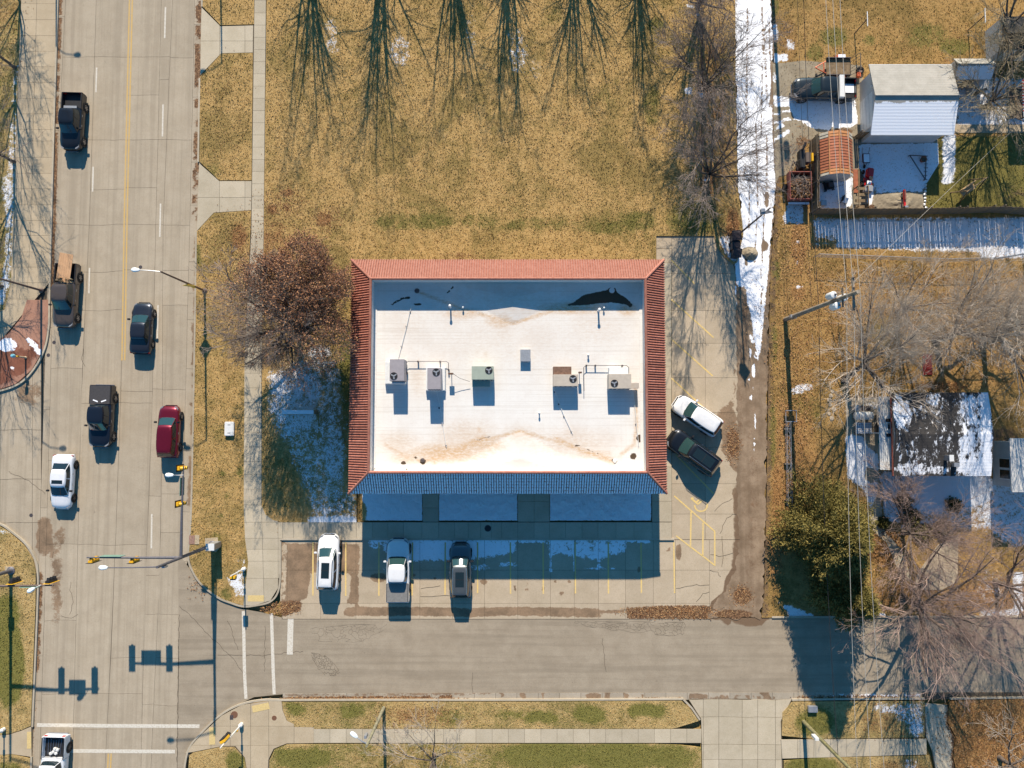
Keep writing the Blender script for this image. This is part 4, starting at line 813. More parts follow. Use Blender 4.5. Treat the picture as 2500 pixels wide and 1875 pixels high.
# parapet inside and roof membrane
def membrane_mat():
    m = Mat('white_membrane'); n1 = m.noise(0.35, 6, 0.7); n2 = m.noise(3.0, 6, 0.75, m.map((1, 2.2, 1))); n3 = m.noise(22, 4, 0.7)
    c = m.mix(m.step(n1, 0.35, 0.7), (0.72, 0.70, 0.66), (0.66, 0.62, 0.57))
    c = m.mix(m.math('MULTIPLY', m.step(n2, 0.5, 0.78), 0.35), c, (0.52, 0.45, 0.38))
    c = m.mix(m.math('MULTIPLY', m.step(m.noise(1.0, 3, 0.5, m.map((0.05, 9, 1))), 0.56, 0.64), 0.3), c, (0.50, 0.45, 0.39))
    c = m.mix(m.math('MULTIPLY', m.step(m.noise(1.0, 3, 0.5, m.map((9, 0.05, 1))), 0.60, 0.66), 0.16), c, (0.60, 0.55, 0.48))
    tn = m.math('MULTIPLY', m.math('MULTIPLY', m.attr('tan'), 1.35, True), m.step(n2, 0.30, 0.62))
    c = m.mix(tn, c, (0.50, 0.31, 0.15))
    c = m.mix(m.math('MULTIPLY', m.attr('tan'), 0.5), c, (0.56, 0.42, 0.29))
    sp = m.step(m.noise(11, 5, 0.8), 0.58, 0.70)
    c = m.mix(m.math('MULTIPLY', sp, 0.30), c, (0.36, 0.26, 0.17))
    c = m.mix(m.thr('dark', m.noise(4, 7, 0.8), 0.7, 0.08), c, m.mix(n3, (0.045, 0.032, 0.022), (0.11, 0.07, 0.04)))
    c = m.mix(m.thr('snow', n2, 0.6, 0.05), c, (0.88, 0.88, 0.88))
    return m.out(c, 0.8, m.bump(n3, 0.25, 0.01), 0, 0.3)
M['membrane'] = membrane_mat()
zz = ZM
rm_ = {'tan': [m_ell(1130, 765, 60, 18, .45, .7), m_ell(1220, 785, 40, 20, .5, .7), m_ell(1400, 752, 110, 18, .65, .8), m_ell(1530, 755, 28, 18, .7, .8), m_ell(1090, 1105, 110, 26, .7, .8), m_ell(1180, 1085, 60, 22, .6, .8), m_ell(975, 1080, 60, 30, .3, .9), m_ell(1000, 1115, 50, 18, .45, .8), m_line([(1060, 1120), (1130, 1092), (1180, 1072)], 16, .75, 12), m_ell(1400, 1080, 120, 40, .28, .9), m_line([(1355, 1070), (1420, 1100), (1495, 1125)], 8, .7, 8), m_line([(1515, 1110), (1548, 1085), (1554, 1040), (1552, 940)], 4, .6, 5), m_ell(1170, 1050, 10, 8, .6, .9), m_ell(1185, 865, 12, 14, .2, .9), m_ell(1275, 1060, 70, 25, .22, .9), m_ell(1450, 800, 100, 60, .18, .9), m_ell(1000, 780, 80, 60, .14, .9), m_ell(1020, 920, 20, 60, .2, .9), m_ell(1230, 820, 60, 40, .16, .9), m_ell(1140, 1070, 90, 50, .3, .9), m_ell(1240, 740, 330, 60, .16, .9), m_ell(1240, 830, 330, 120, .12, .9), m_line([(940, 1085), (985, 1110), (1030, 1127)], 5, .6, 6), m_line([(1035, 1126), (1150, 1085), (1268, 1052)], 4, .8, 5), m_line([(1268, 1052), (1380, 1085), (1500, 1124)], 4, .8, 5), m_line([(1020, 712), (1130, 755), (1252, 790)], 4, .7, 5), m_line([(1252, 790), (1380, 748), (1490, 712)], 4, .8, 5), m_ell(1080, 1100, 60, 14, .75, .8), m_ell(1450, 1108, 50, 12, .5, .8), m_ell(1390, 755, 70, 12, .8, .8)],
       'dark': [m_pol([(1378, 746), (1400, 738), (1424, 720), (1460, 712), (1482, 708), (1487, 702), (1502, 702), (1507, 714), (1530, 728), (1545, 744), (1540, 752), (1528, 744), (1490, 738), (1440, 744), (1395, 747)], .92, 4), m_ell(1018, 710, 7, 6, .95), m_line([(955, 744), (975, 732), (985, 727), (1003, 727)], 4, .85, 3), m_ell(1020, 743, 12, 4, .9), m_ell(1104, 705, 4, 3, .7), m_line([(1092, 715), (1102, 705), (1108, 698)], 2, .8), m_ell(1170, 765, 22, 6, .45), m_ell(1225, 785, 25, 7, .40), m_ell(1032, 1127, 12, 11, .62), m_ell(985, 1130, 9, 5, .85), m_ell(1014, 1118, 6, 6, .7), m_ell(994, 1145, 3, 3, .8), m_ell(1500, 1125, 11, 9, .62), m_ell(1546, 1114, 11, 11, .75), m_ell(1561, 1070, 8, 11, .95, .3), m_line([(1160, 1075), (1200, 1065)], 7, .5), m_ell(1408, 1087, 10, 4, .8), m_line([(1430, 1095), (1490, 1120)], 2, .6)],
       'snow': []}
def crick(X, Y, V):
    z = np.zeros(len(X))
    for tri in ([(1017, 672), (1252, 792), (1494, 672)], [(1032, 1180), (1268, 1050), (1500, 1180)]):
        d = polydist(X, Y, tri); z = np.maximum(z, np.clip(d, 0, 60)*0.0045)
    return z
mem = sheet('roof_membrane', [(rx0+0.05, ry0+0.05), (rx1-0.05, ry0+0.05), (rx1-0.05, ry1-0.05), (rx0+0.05, ry1-0.05)], zz, M['membrane'], 0.16, rm_, world=True, zf=crick)
mem.parent = bld; mem.matrix_parent_inverse = Matrix.Translation(-BL)
for bx in ((rx0-0.08, rx0+0.06, ry0-0.08, ry1+0.08), (rx1-0.06, rx1+0.08, ry0-0.08, ry1+0.08), (rx0+0.06, rx1-0.06, ry0-0.08, ry0+0.06), (rx0+0.06, rx1-0.06, ry1-0.06, ry1+0.08)):
    bpart(MB().box(*bx, zz-0.3, ZR+0.02), 'parapet', M['membrane'])
# canted cove where the membrane turns up
bpart(MB().prism([(rx0+0.06, ry0+0.06), (rx0+0.30, ry0+0.30), (rx0+0.30, ry1-0.30), (rx0+0.06, ry1-0.06)], zz, zz+0.05), 'cant_strip', M['membrane'])
bpart(MB().prism([(rx1-0.06, ry0+0.06), (rx1-0.30, ry0+0.30), (rx1-0.30, ry1-0.30), (rx1-0.06, ry1-0.06)], zz, zz+0.05), 'cant_strip', M['membrane'])
for cx, cy, r in ((1018, 710, 0.16), (1494, 709, 0.18), (1032, 1124, 0.14), (1501, 1125, 0.14)):
    q = P(cx, cy, zz); bpart(MB().lathe([(r*1.3, zz+0.01), (r*1.2, zz+0.04), (r, zz+0.08), (r*0.5, zz+0.10)], (q.x, q.y, 0), 12), 'roof_drain', M['metal_dark'] if cx < 1300 else M['white_metal'])
for cx, cy, h, r in ((1098, 746, 0.85, 0.065), (1464, 755, 0.85, 0.07), (1130, 750, 0.35, 0.045), (1475, 751, 0.35, 0.045), (1437, 866, 0.35, 0.05), (1317, 1008, 0.4, 0.045)):
    q = P(cx, cy, zz+h)
    bpart(MB().lathe([(r*1.8, zz), (r, zz+0.12), (r, zz+h-0.14), (r*1.7, zz+h-0.13), (r*1.7, zz+h-0.04), (r*0.9, zz+h)], (q.x, q.y, 0), 12), 'vent_pipe', M['white_metal'], smooth=True)
q0, q1 = P(1271.5, 881, zz+0.45), P(1294, 854.5, zz+0.45)
ht = bpart(MB().box(q0.x, q1.x, q0.y, q1.y, zz, zz+0.40).box(q0.x-0.04, q1.x+0.04, q0.y-0.04, q1.y+0.04, zz+0.402, zz+0.46), 'roof_hatch', M['metal'])
# ---- rooftop air conditioners: things standing on the roof
M['hv_mauve'] = simple('mauve_grey_enamel', (0.33, 0.30, 0.31), 0.45, 0.1, 0.4, 0.06, 3)
M['hv_sage'] = simple('sage_enamel', (0.34, 0.38, 0.31), 0.45, 0.1, 0.4, 0.06, 3)
M['hv_tan'] = simple('tan_enamel', (0.50, 0.43, 0.35), 0.45, 0.1, 0.4, 0.08, 3)
M['rust'] = simple('rusty_tray', (0.20, 0.12, 0.085), 0.8, 0.2, 0.3, 0.25, 5)
M['brown_metal'] = simple('brown_metal', (0.14, 0.075, 0.05), 0.6, 0.2, 0.3, 0.15, 6)
def hvac(label, top, h, mat, fan, curb=None, tray=None, side=None):
    z1 = zz+h
    a, b = P(top[0], top[3], z1), P(top[2], top[1], z1)
    cx, cy = (a.x+b.x)/2, (a.y+b.y)/2
    t = thing('air_conditioner', label, 'air conditioner', (cx, cy, zz), 0, 'rooftop air conditioners')
    def mk(mb, name, mm, par=None, **k):
        mb.v = [(v[0]-cx, v[1]-cy, v[2]-zz) for v in mb.v]; return mb.build(name, mm, par or t, **k)
    body = mk(MB().box(a.x, b.x, a.y, b.y, zz+0.16, z1), 'cabinet', mat, bevel=0.02)
    mk(MB().box(a.x+0.08, b.x-0.08, a.y+0.08, b.y-0.08, zz, zz+0.16), 'base', M['white_metal'])
    for k in range(5):
        xx = a.x+(b.x-a.x)*(k+0.5)/5
        mk(MB().box(xx-0.07, xx+0.07, a.y-0.012, a.y-0.002, zz+0.3, z1-0.15), 'louvre', M['metal_dark'], body)
    f = P(*fan, z1)
    fr = mk(MB().lathe([(0.30, z1-0.002), (0.30, z1+0.03), (0.275, z1+0.03), (0.27, z1+0.006), (0.05, z1+0.006)], (f.x, f.y, 0), 20), 'fan_guard', M['black'])
    bm_ = MB()
    for k in range(3):
        an = k*2*pi/3+0.6; bm_.box(0.05, 0.25, -0.05, 0.05, z1+0.010, z1+0.016, Matrix.Translation((f.x, f.y, 0)) @ Matrix.Rotation(an, 4, 'Z'))
    bm_.lathe([(0.06, z1+0.01), (0.06, z1+0.03), (0.02, z1+0.035)], (f.x, f.y, 0), 10)
    mk(bm_, 'fan_blades', M['metal'], fr)
    if curb:
        c, d = P(curb[0], curb[3], zz+0.5), P(curb[2], curb[1], zz+0.5)
        mk(MB().box(c.x, d.x, c.y, d.y, zz, zz+0.48, taper=0.06), 'roof_curb', M['white_metal'])
    if tray:
        c, d = P(tray[0], tray[3], zz+tray[4]), P(tray[2], tray[1], zz+tray[4])
        mk(MB().box(c.x, d.x, c.y, d.y, zz, zz+tray[4]), 'duct_box', tray[5])
    if side:
        c, d = P(side[0], side[3], zz+side[4]), P(side[2], side[1], zz+side[4])
        mk(MB().box(c.x, d.x, c.y, d.y, zz+0.3, zz+side[4]), 'hood', mat)
    return t
hvac('mauve rooftop air conditioner nearest the tree, fan at its lower left', (951, 877, 987, 930), 1.60, M['hv_mauve'], (961.5, 918), (938, 882, 991, 938))
hvac('mauve rooftop air conditioner with fan at its upper right corner', (1043, 898, 1076, 951), 1.65, M['hv_mauve'], (1065, 909), (1038, 896, 1088, 954))
hvac('sage green rooftop air conditioner in the middle of the white roof', (1151.5, 894, 1205, 927), 1.25, M['hv_sage'], (1193.5, 904), None, (1153, 926, 1196, 944, 0.55, M['hv_sage']))
hvac('tan rooftop air conditioner with rusty snow-dusted tray behind it', (1351, 914, 1412, 943), 1.15, M['hv_tan'], (1399, 925), None, (1351, 895, 1395, 915, 0.75, M['rust']))
hvac('tan rooftop air conditioner nearest the parked cars', (1487, 913, 1541, 949), 1.25, M['hv_tan'], (1500, 936), None, (1487, 897, 1534, 914, 0.6, M['white_metal']), (1540, 935, 1560, 948, 0.9))
# gas pipes with supports, conduit and drain lines lying on the roof
def roof_pipe(path, r, z, mat, label, posts=()):
    pts = [P(a, b, zz+z) for a, b in path]; c = pts[0]
    t = thing('roof_pipe', label, 'pipe', (c.x, c.y, zz))
    mb = MB().tube([p-Vector((c.x, c.y, zz)) for p in pts], r, 6); mb.build('pipe', mat, t, smooth=True)
    for a, b in posts:
        q = P(a, b, zz+z); MB().box(q.x-c.x-0.06, q.x-c.x+0.06, q.y-c.y-0.06, q.y-c.y+0.06, 0, z-r).build('support', M['metal_dark'], t)
    return t
roof_pipe([(993, 915), (992, 886), (996, 882.5), (1090, 882.5), (1095, 886), (1095, 905)], 0.028, 0.35, M['metal_dark'], 'bracket-shaped grey gas pipe linking the two mauve air conditioners', ((1020, 882.5), (1074, 882.5), (993, 910), (1095, 903)))
roof_pipe([(1426, 955), (1425, 897), (1431, 892), (1530, 892.5), (1535, 897), (1535, 912)], 0.028, 0.35, M['metal_dark'], 'bracket-shaped grey gas pipe linking the two tan air conditioners', ((1432, 892), (1454, 892), (1520, 892.5)))
roof_pipe([(1006, 744), (1000, 764), (992, 800), (980, 846), (972, 876)], 0.022, 0.08, M['white_metal'], 'long thin drain pipe slanting from roof edge to mauve unit', ((1001, 762), (992, 797), (980, 846)))
roof_pipe([(1352, 948), (1375, 1010), (1398, 1059)], 0.022, 0.08, M['white_metal'], 'thin drain pipe slanting away from the rusty-trayed unit', ((1354, 957), (1364, 987), (1377, 1017), (1395, 1054)))
roof_pipe([(1545, 955), (1551, 1000), (1554, 1040), (1560, 1090)], 0.022, 0.08, M['white_metal'], 'thin drain pipe running along the right edge of the roof', ((1553, 1036),))
roof_pipe([(1066, 955), (1075, 998), (1080, 1035), (1090, 1092)], 0.02, 0.08, M['white_metal'], 'thin drain pipe trailing from the second mauve air conditioner', ((1072, 996), (1080, 1037), (1089, 1088)))
q = P(1100, 912, zz+1.0)
t = thing('electrical_box', 'small brown electrical box on a post between mauve and sage units', 'electrical box', (q.x, q.y, zz))
MB().tube([(0, 0, 0), (0, 0, 0.85)], 0.03, 6).build('post', M['metal_dark'], t); MB().box(-0.2, 0.2, -0.06, 0.06, 0.6, 1.0).build('box', M['brown_metal'], t, bevel=0.01)
MB().tube([(0.2, 0, 0.9), (0.7, -0.35, 0.6), (1.5, -0.6, 0.35)], 0.018, 5).build('conduit', M['metal_dark'], t)
q = P(1417, 909, zz+1.0)
t = thing('electrical_box', 'small brown electrical box beside the rusty-trayed unit', 'electrical box', (q.x, q.y, zz))
MB().tube([(0, 0, 0), (0, 0, 0.8)], 0.03, 6).build('post', M['metal_dark'], t); MB().box(-0.13, 0.13, -0.06, 0.06, 0.55, 0.98).build('box', M['brown_metal'], t, bevel=0.01)
# =================================================================== VEHICLES
def loft(sections):
    """sections: list of rings (equal length, closed half to half) -> MB with end caps"""
    m = MB(); n = len(sections[0]); v = [p for r in sections for p in r]; f = []
    for i in range(len(sections)-1):
        for j in range(n-1):
            f.append((i*n+j, i*n+j+1, (i+1)*n+j+1, (i+1)*n+j))
        f.append((i*n+n-1, i*n, (i+1)*n, (i+1)*n+n-1))
    f.append(tuple(range(n))[::-1]); f.append(tuple((len(sections)-1)*n+j for j in range(n)))
    m.add(v, f); return m
def ring(x, w, zb, zt, crown=0.05, sh=0.10):
    h = [(w*0.90, zb), (w*0.985, zb+(zt-zb)*0.25), (w, zb+(zt-zb)*0.55), (w*0.975, zt-sh), (w*0.90, zt-sh*0.25), (w*0.62, zt+crown*0.55), (w*0.25, zt+crown*0.95)]
    r = [(x, y, z) for y, z in h]+[(x, -y, z) for y, z in h[::-1]]
    return r
def interp(tab, x):
    for (x0, y0), (x1, y1) in zip(tab[:-1], tab[1:]):
        if x <= x1: 
            t = (x-x0)/(x1-x0); return y0+(y1-y0)*t
    return tab[-1][1]
def quad_panel(mb, a, b, c, d, m0, m1, off, th=0.012):
    """panel inside quad a(bottom0) b(bottom1) c(top1) d(top0); margins m0 along, m1 up"""
    a, b, c, d = map(Vector, (a, b, c, d))
    def uv(u, v): return a.lerp(b, u).lerp(d.lerp(c, u), v)
    q = [uv(m0, m1), uv(1-m0, m1), uv(1-m0, 1-m1), uv(m0, 1-m1)]
    n = (q[1]-q[0]).cross(q[3]-q[0]).normalized()*off
    o = [p+n for p in q]; i = [p-n*0.5 for p in q]
    mb.add(o+i, [(0, 1, 2, 3), (7, 6, 5, 4), (0, 4, 5, 1), (1, 5, 6, 2), (2, 6, 7, 3), (3, 7, 4, 0)])
WHEELS = {}
def wheel(par, x, y, r, wd, side, rim_dark=False):
    key = (round(r, 3), round(wd, 3), side, rim_dark)
    if key not in WHEELS:
        s = side
        ty = MB().lathe([(r*0.62, -wd/2*s), (r*0.95, -wd/2*s), (r, -wd*0.32*s), (r, wd*0.32*s), (r*0.95, wd/2*s), (r*0.66, wd/2*s), (r*0.63, wd*0.40*s)], n=20, axis='Y').mesh('tyre')
        rm = MB().lathe([(r*0.64, wd*0.05*s), (r*0.64, wd*0.42*s), (r*0.58, wd*0.44*s), (r*0.56, wd*0.25*s), (r*0.18, wd*0.27*s)], n=20, axis='Y')
        for k in range(5):
            rm.box(0.03, r*0.58, wd*0.24*s if s > 0 else wd*0.41*s, wd*0.41*s if s > 0 else wd*0.24*s, -r*0.10, r*0.10, Matrix.Rotation(k*2*pi/5, 4, 'Y'))
        WHEELS[key] = (ty, rm.mesh('rim'))
        ty.materials.append(M['rubber']); WHEELS[key][1].materials.append(M['metal_dark'] if rim_dark else M['rim'])
        for me in WHEELS[key]: 
            me.polygons.foreach_set('use_smooth', [True]*len(me.polygons))
            me.set_sharp_from_angle(angle=R(35))
    t = link('wheel', WHEELS[key][0], None, par); t.location = (x, y, r)
    rr = link('rim', WHEELS[key][1], None, t)
    return t
def vehicle(name, label, cat, px, py, heading, col, kind='sedan', L=4.7, W=1.82, H=1.45, metal=0.2, sunroof=None, rails=False, rim_dark=False, bed=None, glass='glass_teal', group=None, rough=0.3, trim=None, hv=None):
    """heading: degrees, 0 = nose to the right of the picture, 90 = nose up. px,py: photo pixel of the body's middle at 0.8 m"""
    c = P(px, py, 0.8)
    t = thing(name, label, cat, (c.x, c.y, 0.004 if px > 600 else 0.0), R(heading), group)
    if px > 620 and px < 1900: t.location.z = 0.032
    pm = car_paint(name+'_paint', col, metal, rough)
    hw = W/2; hl = L/2; zb = 0.24
    pick = kind == 'pickup'
    if kind == 'sedan':
        hood, belt, deck = 0.74, 0.90, 0.98
        top = [(-hl, 0.80), (-hl+0.12, 0.93), (-hl+0.6, deck), (-hl*0.45, 0.93), (hl*0.30, 0.93), (hl*0.55, 0.84), (hl-0.25, hood), (hl-0.06, 0.60), (hl, 0.50)]
        gh = dict(x0=-hl+0.62, x1=-hl+1.30, x2=hl*0.12, x3=hl*0.46)
    elif kind == 'suv':
        hood, belt = 0.95, 1.02
        top = [(-hl, 0.85), (-hl+0.08, 1.0), (-hl+0.5, 1.05), (hl*0.28, 1.03), (hl*0.5, 1.00), (hl-0.28, 0.92), (hl-0.06, 0.72), (hl, 0.58)]
        gh = dict(x0=-hl+0.10, x1=-hl+0.42, x2=hl*0.18, x3=hl*0.50)
    else:
        zt = H*0.60
        top = [(-hl, zt), (hl*0.32, zt), (hl*0.55, zt-0.03), (hl-0.3, zt-0.10), (hl-0.07, zt-0.26), (hl, zt-0.42)]
        bl = bed or 1.75
        gh = dict(x0=-hl+bl+0.10, x1=-hl+bl+0.26, x2=hl*0.20, x3=hl*0.43)
    wt = [(-hl, hw*0.86), (-hl+0.10, hw*0.95), (-hl+0.35, hw), (0, hw), (hl-0.9, hw*0.98), (hl-0.5, hw*0.945), (hl-0.25, hw*0.87), (hl-0.09, hw*0.74), (hl, hw*0.52)]
    if pick: wt[0] = (-hl, hw*0.95); wt[1] = (-hl+0.05, hw*0.985)
    xs = sorted(set([-hl, -hl+0.06, -hl+0.15, -hl+0.35, -hl+0.65, hl-0.9, hl-0.6, hl-0.38, hl-0.2, hl-0.08, hl]+[-hl+0.65+(L-1.55)*k/6 for k in range(1, 6)]))
    if pick: xs = [x for x in xs if x > -hl+bl+0.03]; xs = [-hl+bl+0.02]+xs
    rings = []
    for x in xs:
        e = min(1, max(0, (x+hl)/0.3), max(0.0, (hl-x)/0.3)); 
        rings.append(ring(x, interp(wt, x), zb+(1-e)*0.10, interp(top, x), 0.05))
    body = loft(rings).build('body', pm, t, smooth=True)
    # greenhouse
    wb, wr = hw*0.89, hw*0.70; zr = H; zB = (interp(top, (gh['x1']+gh['x2'])/2)-0.03)
    x0, x1, x2, x3 = gh['x0'], gh['x1'], gh['x2'], gh['x3']
    f0, f3 = (0.90, 0.90)
    A = [(x3, wb*f3, zB), (x3, -wb*f3, zB), (x0, -wb*f0, zB), (x0, wb*f0, zB)]
    B = [(x2, wr*0.96, zr-0.05), (x2, -wr*0.96, zr-0.05), (x1, -wr*0.95, zr-0.04), (x1, wr*0.95, zr-0.04)]
    cab = MB(); xm = (x1+x2)/2; xb = (x0+x3)/2
    nS = 7; rows = []
    for lev, (za, wA, xa0, xa1, cv) in enumerate(((zB-0.10, wb*1.0, x0-0.05, x3+0.06, .07), (zB+0.03, wb, x0, x3, .07), (zr-0.13, wr*1.06, x1-0.05*(x1-x0), x2+0.08*(x3-x2), .06), (zr-0.045, wr*0.98, x1+0.02, x2-0.02, .05), (zr-0.005, wr*0.72, x1+0.12, x2-0.16, .04), (zr, wr*0.3, x1+0.3, x2-0.4, .02))):
        rg = []
        for k in range(nS):
            u = k/(nS-1); x = xa0+(xa1-xa0)*u
            bow = 1-0.10*(2*u-1)**4-(0.04*(2*u-1)**2)
            rg.append((x, wA*bow, za))
        rg2 = [(x, -y, z) for x, y, z in rg[::-1]]
        fr = [(xa1+cv, wA*0.55, za), (xa1+cv*1.25, 0, za), (xa1+cv, -wA*0.55, za)]
        bk = [(xa0-cv*0.6, -wA*0.55, za), (xa0-cv*0.7, 0, za), (xa0-cv*0.6, wA*0.55, za)]
        rows.append(rg+fr+rg2+bk)
    n = len(rows[0]); v = [p for r in rows for p in r]; f = []
    for i in range(len(rows)-1):
        for j in range(n): f.append((i*n+j, i*n+(j+1) % n, (i+1)*n+(j+1) % n, (i+1)*n+j))
    f.append(tuple((len(rows)-1)*n+j for j in range(n)))
    cab.add(v, f)
    roof = cab.build('cab', pm, t, smooth=True)
    # glass follows the cab rows 1..2
    def strip_glass(idx, nm, mt, s0=0.06, s1=0.94, e0=0.0, e1=0.0):
        g = MB(); lo, hi = rows[1], rows[2]; pv = []
        k = len(idx)
        for q, j in enumerate(idx):
            a, b = Vector(lo[j]), Vector(hi[j])
            if q == 0 and e0: a = a.lerp(Vector(lo[idx[1]]), e0); b = b.lerp(Vector(hi[idx[1]]), e0)
            if q == k-1 and e1: a = a.lerp(Vector(lo[idx[-2]]), e1); b = b.lerp(Vector(hi[idx[-2]]), e1)
            pv.append((a.lerp(b, s0), a.lerp(b, s1)))
        cen = Vector(((x0+x3)/2, 0, zB-0.6)); o, i2 = [], []
        for a, b in pv:
            for p in (a, b):
                d = (p-cen); d.z = max(d.z, 0.2); d.normalize()
                o.append(p+d*0.018); i2.append(p-d*0.02)
        g.add(o+i2, [(2*q, 2*q+2, 2*q+3, 2*q+1) for q in range(k-1)]+[(2*k+2*q+1, 2*k+2*q+3, 2*k+2*q+2, 2*k+2*q) for q in range(k-1)]+[(0, 1, 2*k+1, 2*k), (2*k-2, 4*k-2, 4*k-1, 2*k-1)]+[(2*q+1, 2*q+3, 2*k+2*q+3, 2*k+2*q+1) for q in range(k-1)])
        return g.build(nm, M[mt], t, smooth=True)
    strip_glass([6, 7, 8, 9, 10], 'windscreen', glass, 0.04, 0.97, 0.10, 0.10)
    strip_glass([16, 17, 18, 19, 0], 'rear_window', 'glass', 0.12, 0.92, 0.18, 0.18)
    for s in (1, -1):
        rg = [0, 1, 2, 3, 4, 5, 6] if s > 0 else [16, 15, 14, 13, 12, 11, 10]
        if s < 0: rg = rg[::-1]; rg = [10, 11, 12, 13, 14, 15, 16]
        cut = 3
        if s > 0: parts_ = (rg[0:cut+1], rg[cut:7])
        else: parts_ = (rg[0:cut+1], rg[cut:7])
        for pp in parts_: strip_glass(pp, 'side_window', 'glass', 0.10, 0.93, 0.12, 0.12)
    if sunroof:
        xa, xb_, wy = sunroof
        MB().box(x1+(x2-x1)*xa, x1+(x2-x1)*xb_, -wr*wy, wr*wy, zr-0.02, zr+0.012).build('sunroof', M['glass'], roof, bevel=0.01)
        if xb_-xa > 0.5: MB().box(x1+(x2-x1)*(xa+xb_)/2-0.02, x1+(x2-x1)*(xa+xb_)/2+0.02, -wr*wy, wr*wy, zr-0.01, zr+0.016).build('sunroof_bar', M['black'], roof)
    if rails:
        for s in (1, -1):
            MB().tube([(x1+0.05, s*wr*0.88, zr-0.03), (x1+0.2, s*wr*0.88, zr+0.05), (x2-0.25, s*wr*0.88, zr+0.05), (x2-0.1, s*wr*0.88, zr-0.03)], 0.022, 6).build('roof_rail', M['chrome'] if sum(col) < 1 else M['black'], roof)
    # wheels, arches, lamps, mirrors
    r = 0.39 if pick else 0.335; xf, xr_ = hl-0.92, -hl+(1.12 if pick else 0.85)
    for x in (xf, xr_):
        for s in (1, -1):
            wheel(t, x, s*(hw-0.085), r, 0.24, s, rim_dark)
            MB().lathe([(r*1.20, s*(hw-0.10)), (r*1.20, s*(hw+0.004)), (r*1.02, s*(hw+0.006))], (x, 0, r*1.03), 20, 'Y').build('wheel_arch', M['black'], t)
    zh = interp(top, hl-0.3)
    for s in (1, -1):
        MB().prism([(hl-0.46, s*hw*0.885), (hl-0.26, s*hw*0.845), (hl-0.12, s*hw*0.70), (hl-0.06, s*hw*0.52), (hl-0.16, s*hw*0.55), (hl-0.28, s*hw*0.74)], zh-0.22, zh-0.045).build('headlight', M['lens_clear'], t)
        MB().box(-hl-0.005, -hl+(0.16 if not pick else 0.08), min(s*hw*0.60, s*hw*0.93), max(s*hw*0.60, s*hw*0.93), interp(top, -hl)-0.22 if not pick else 0.75, interp(top, -hl)+0.02 if not pick else H*0.60-0.06).build('taillight', M['lens_red'], t, bevel=0.02)
        mb = MB().box(x3-0.42, x3-0.26, min(s*(hw-0.04), s*(hw+0.20)), max(s*(hw-0.04), s*(hw+0.20)), zB+0.04, zB+0.20)
        mb.build('mirror', trim or (pm if sum(col) > 1.2 else M['black']), t, bevel=0.03)
        for xd in ((x1+x2)/2-0.35, (x1+x2)/2+0.55):
            MB().box(xd-0.09, xd+0.09, min(s*(hw-0.005), s*(hw+0.02)), max(s*(hw-0.005), s*(hw+0.02)), zB-0.17, zB-0.13).build('door_handle', M['chrome'], t)
    MB().box(hl-0.08, hl+0.012, -hw*0.48, hw*0.48, 0.38, zh-0.20).build('grille', M['black'], t, bevel=0.02)
    for zx in ((hl-0.03, hl+0.05), (-hl-0.06, -hl+0.04)):
        MB().box(zx[0], zx[1], -hw*(0.55 if zx[0] > 0 else 0.86), hw*(0.55 if zx[0] > 0 else 0.86), 0.30, 0.50).build('bumper', M['chrome'] if pick else pm, t, bevel=0.03)
    for yy in (0.25, -0.35): MB().tube([(x3+0.10, yy, zB+0.02), (x3-0.06, yy*1.2+0.45*(1 if yy > 0 else 1), zB+0.12)], 0.010, 4).build('wiper', M['black'], t)
    if pick:
        zt = H*0.60; xe = -hl+bl
        for s in (1, -1):
            y0_, y1_ = (hw*0.86, hw*0.985) if s > 0 else (-hw*0.985, -hw*0.86)
            MB().box(-hl+0.06, xe, y0_, y1_, zb+0.1, zt, taper=0.0).build('bed_side', pm, t, bevel=0.025)
            MB().box(-hl+0.08, xe-0.02, y0_+0.02, y1_-0.02, zt+0.001, zt+0.02).build('bed_rail', M['black'], t)
        MB().box(-hl, -hl+0.058, -hw*0.97, hw*0.97, zb+0.25, zt-0.01).build('tailgate', pm, t, bevel=0.02)
        MB().box(-hl+0.06, xe, -hw*0.858, hw*0.858, 0.55, 0.72).build('bed_floor', M['black'], t)
        MB().box(xe-0.06, xe, -hw*0.858, hw*0.858, 0.725, zt).build('bed_front', pm, t)
    t['_bed'] = 0; del t['_bed']
    return t, dict(hl=hl, hw=hw, zt=H*0.60, bl=bed or 1.75, pm=pm, zr=zr)
BLK = (0.012, 0.014, 0.018)
RP_ = 'vehicles driving on the main road'; PK = 'cars parked beside the building'
# black pickup, nose down
t, d = vehicle('pickup_truck', 'black pickup with empty open bed, topmost vehicle on the main road', 'pickup truck', 176, 297, -91.5, BLK, 'pickup', 5.1, 1.86, 1.80, 0.3, bed=1.50, glass='glass', group=RP_)
MB().box(-d['hl']+d['bl']-0.30, -d['hl']+d['bl']-0.07, -0.70, 0.45, 0.72, 1.0).build('tool_box', M['metal'], t)
t, d = vehicle('pickup_truck', 'brown pickup carrying a long wooden sheet in its bed', 'pickup truck', 160, 722, -91.5, (0.115, 0.090, 0.075), 'pickup', 5.6, 1.92, 1.82, 0.4, bed=1.75, glass='glass', group=RP_)
pl_m = simple('plywood', (0.62, 0.36, 0.19), 0.75, var=0.12, scale=2)
pk_loc = t.location.copy(); pk_rot = t.rotation_euler.z
def on_vehicle(tt, mb_list, name, label, cat, group=None):
    e = thing(name, label, cat, tt.location, tt.rotation_euler.z, group)
    return e
e = thing('wooden_sheet', 'long reddish wooden sheet sticking out of the brown pickup bed', 'wooden sheet', (pk_loc.x, pk_loc.y, 0), pk_rot)
Mx = Matrix.Translation((-d['hl']+0.45, 0.05, 1.22)) @ Matrix.Rotation(R(-9), 4, 'Z') @ Matrix.Rotation(R(7), 4, 'Y')
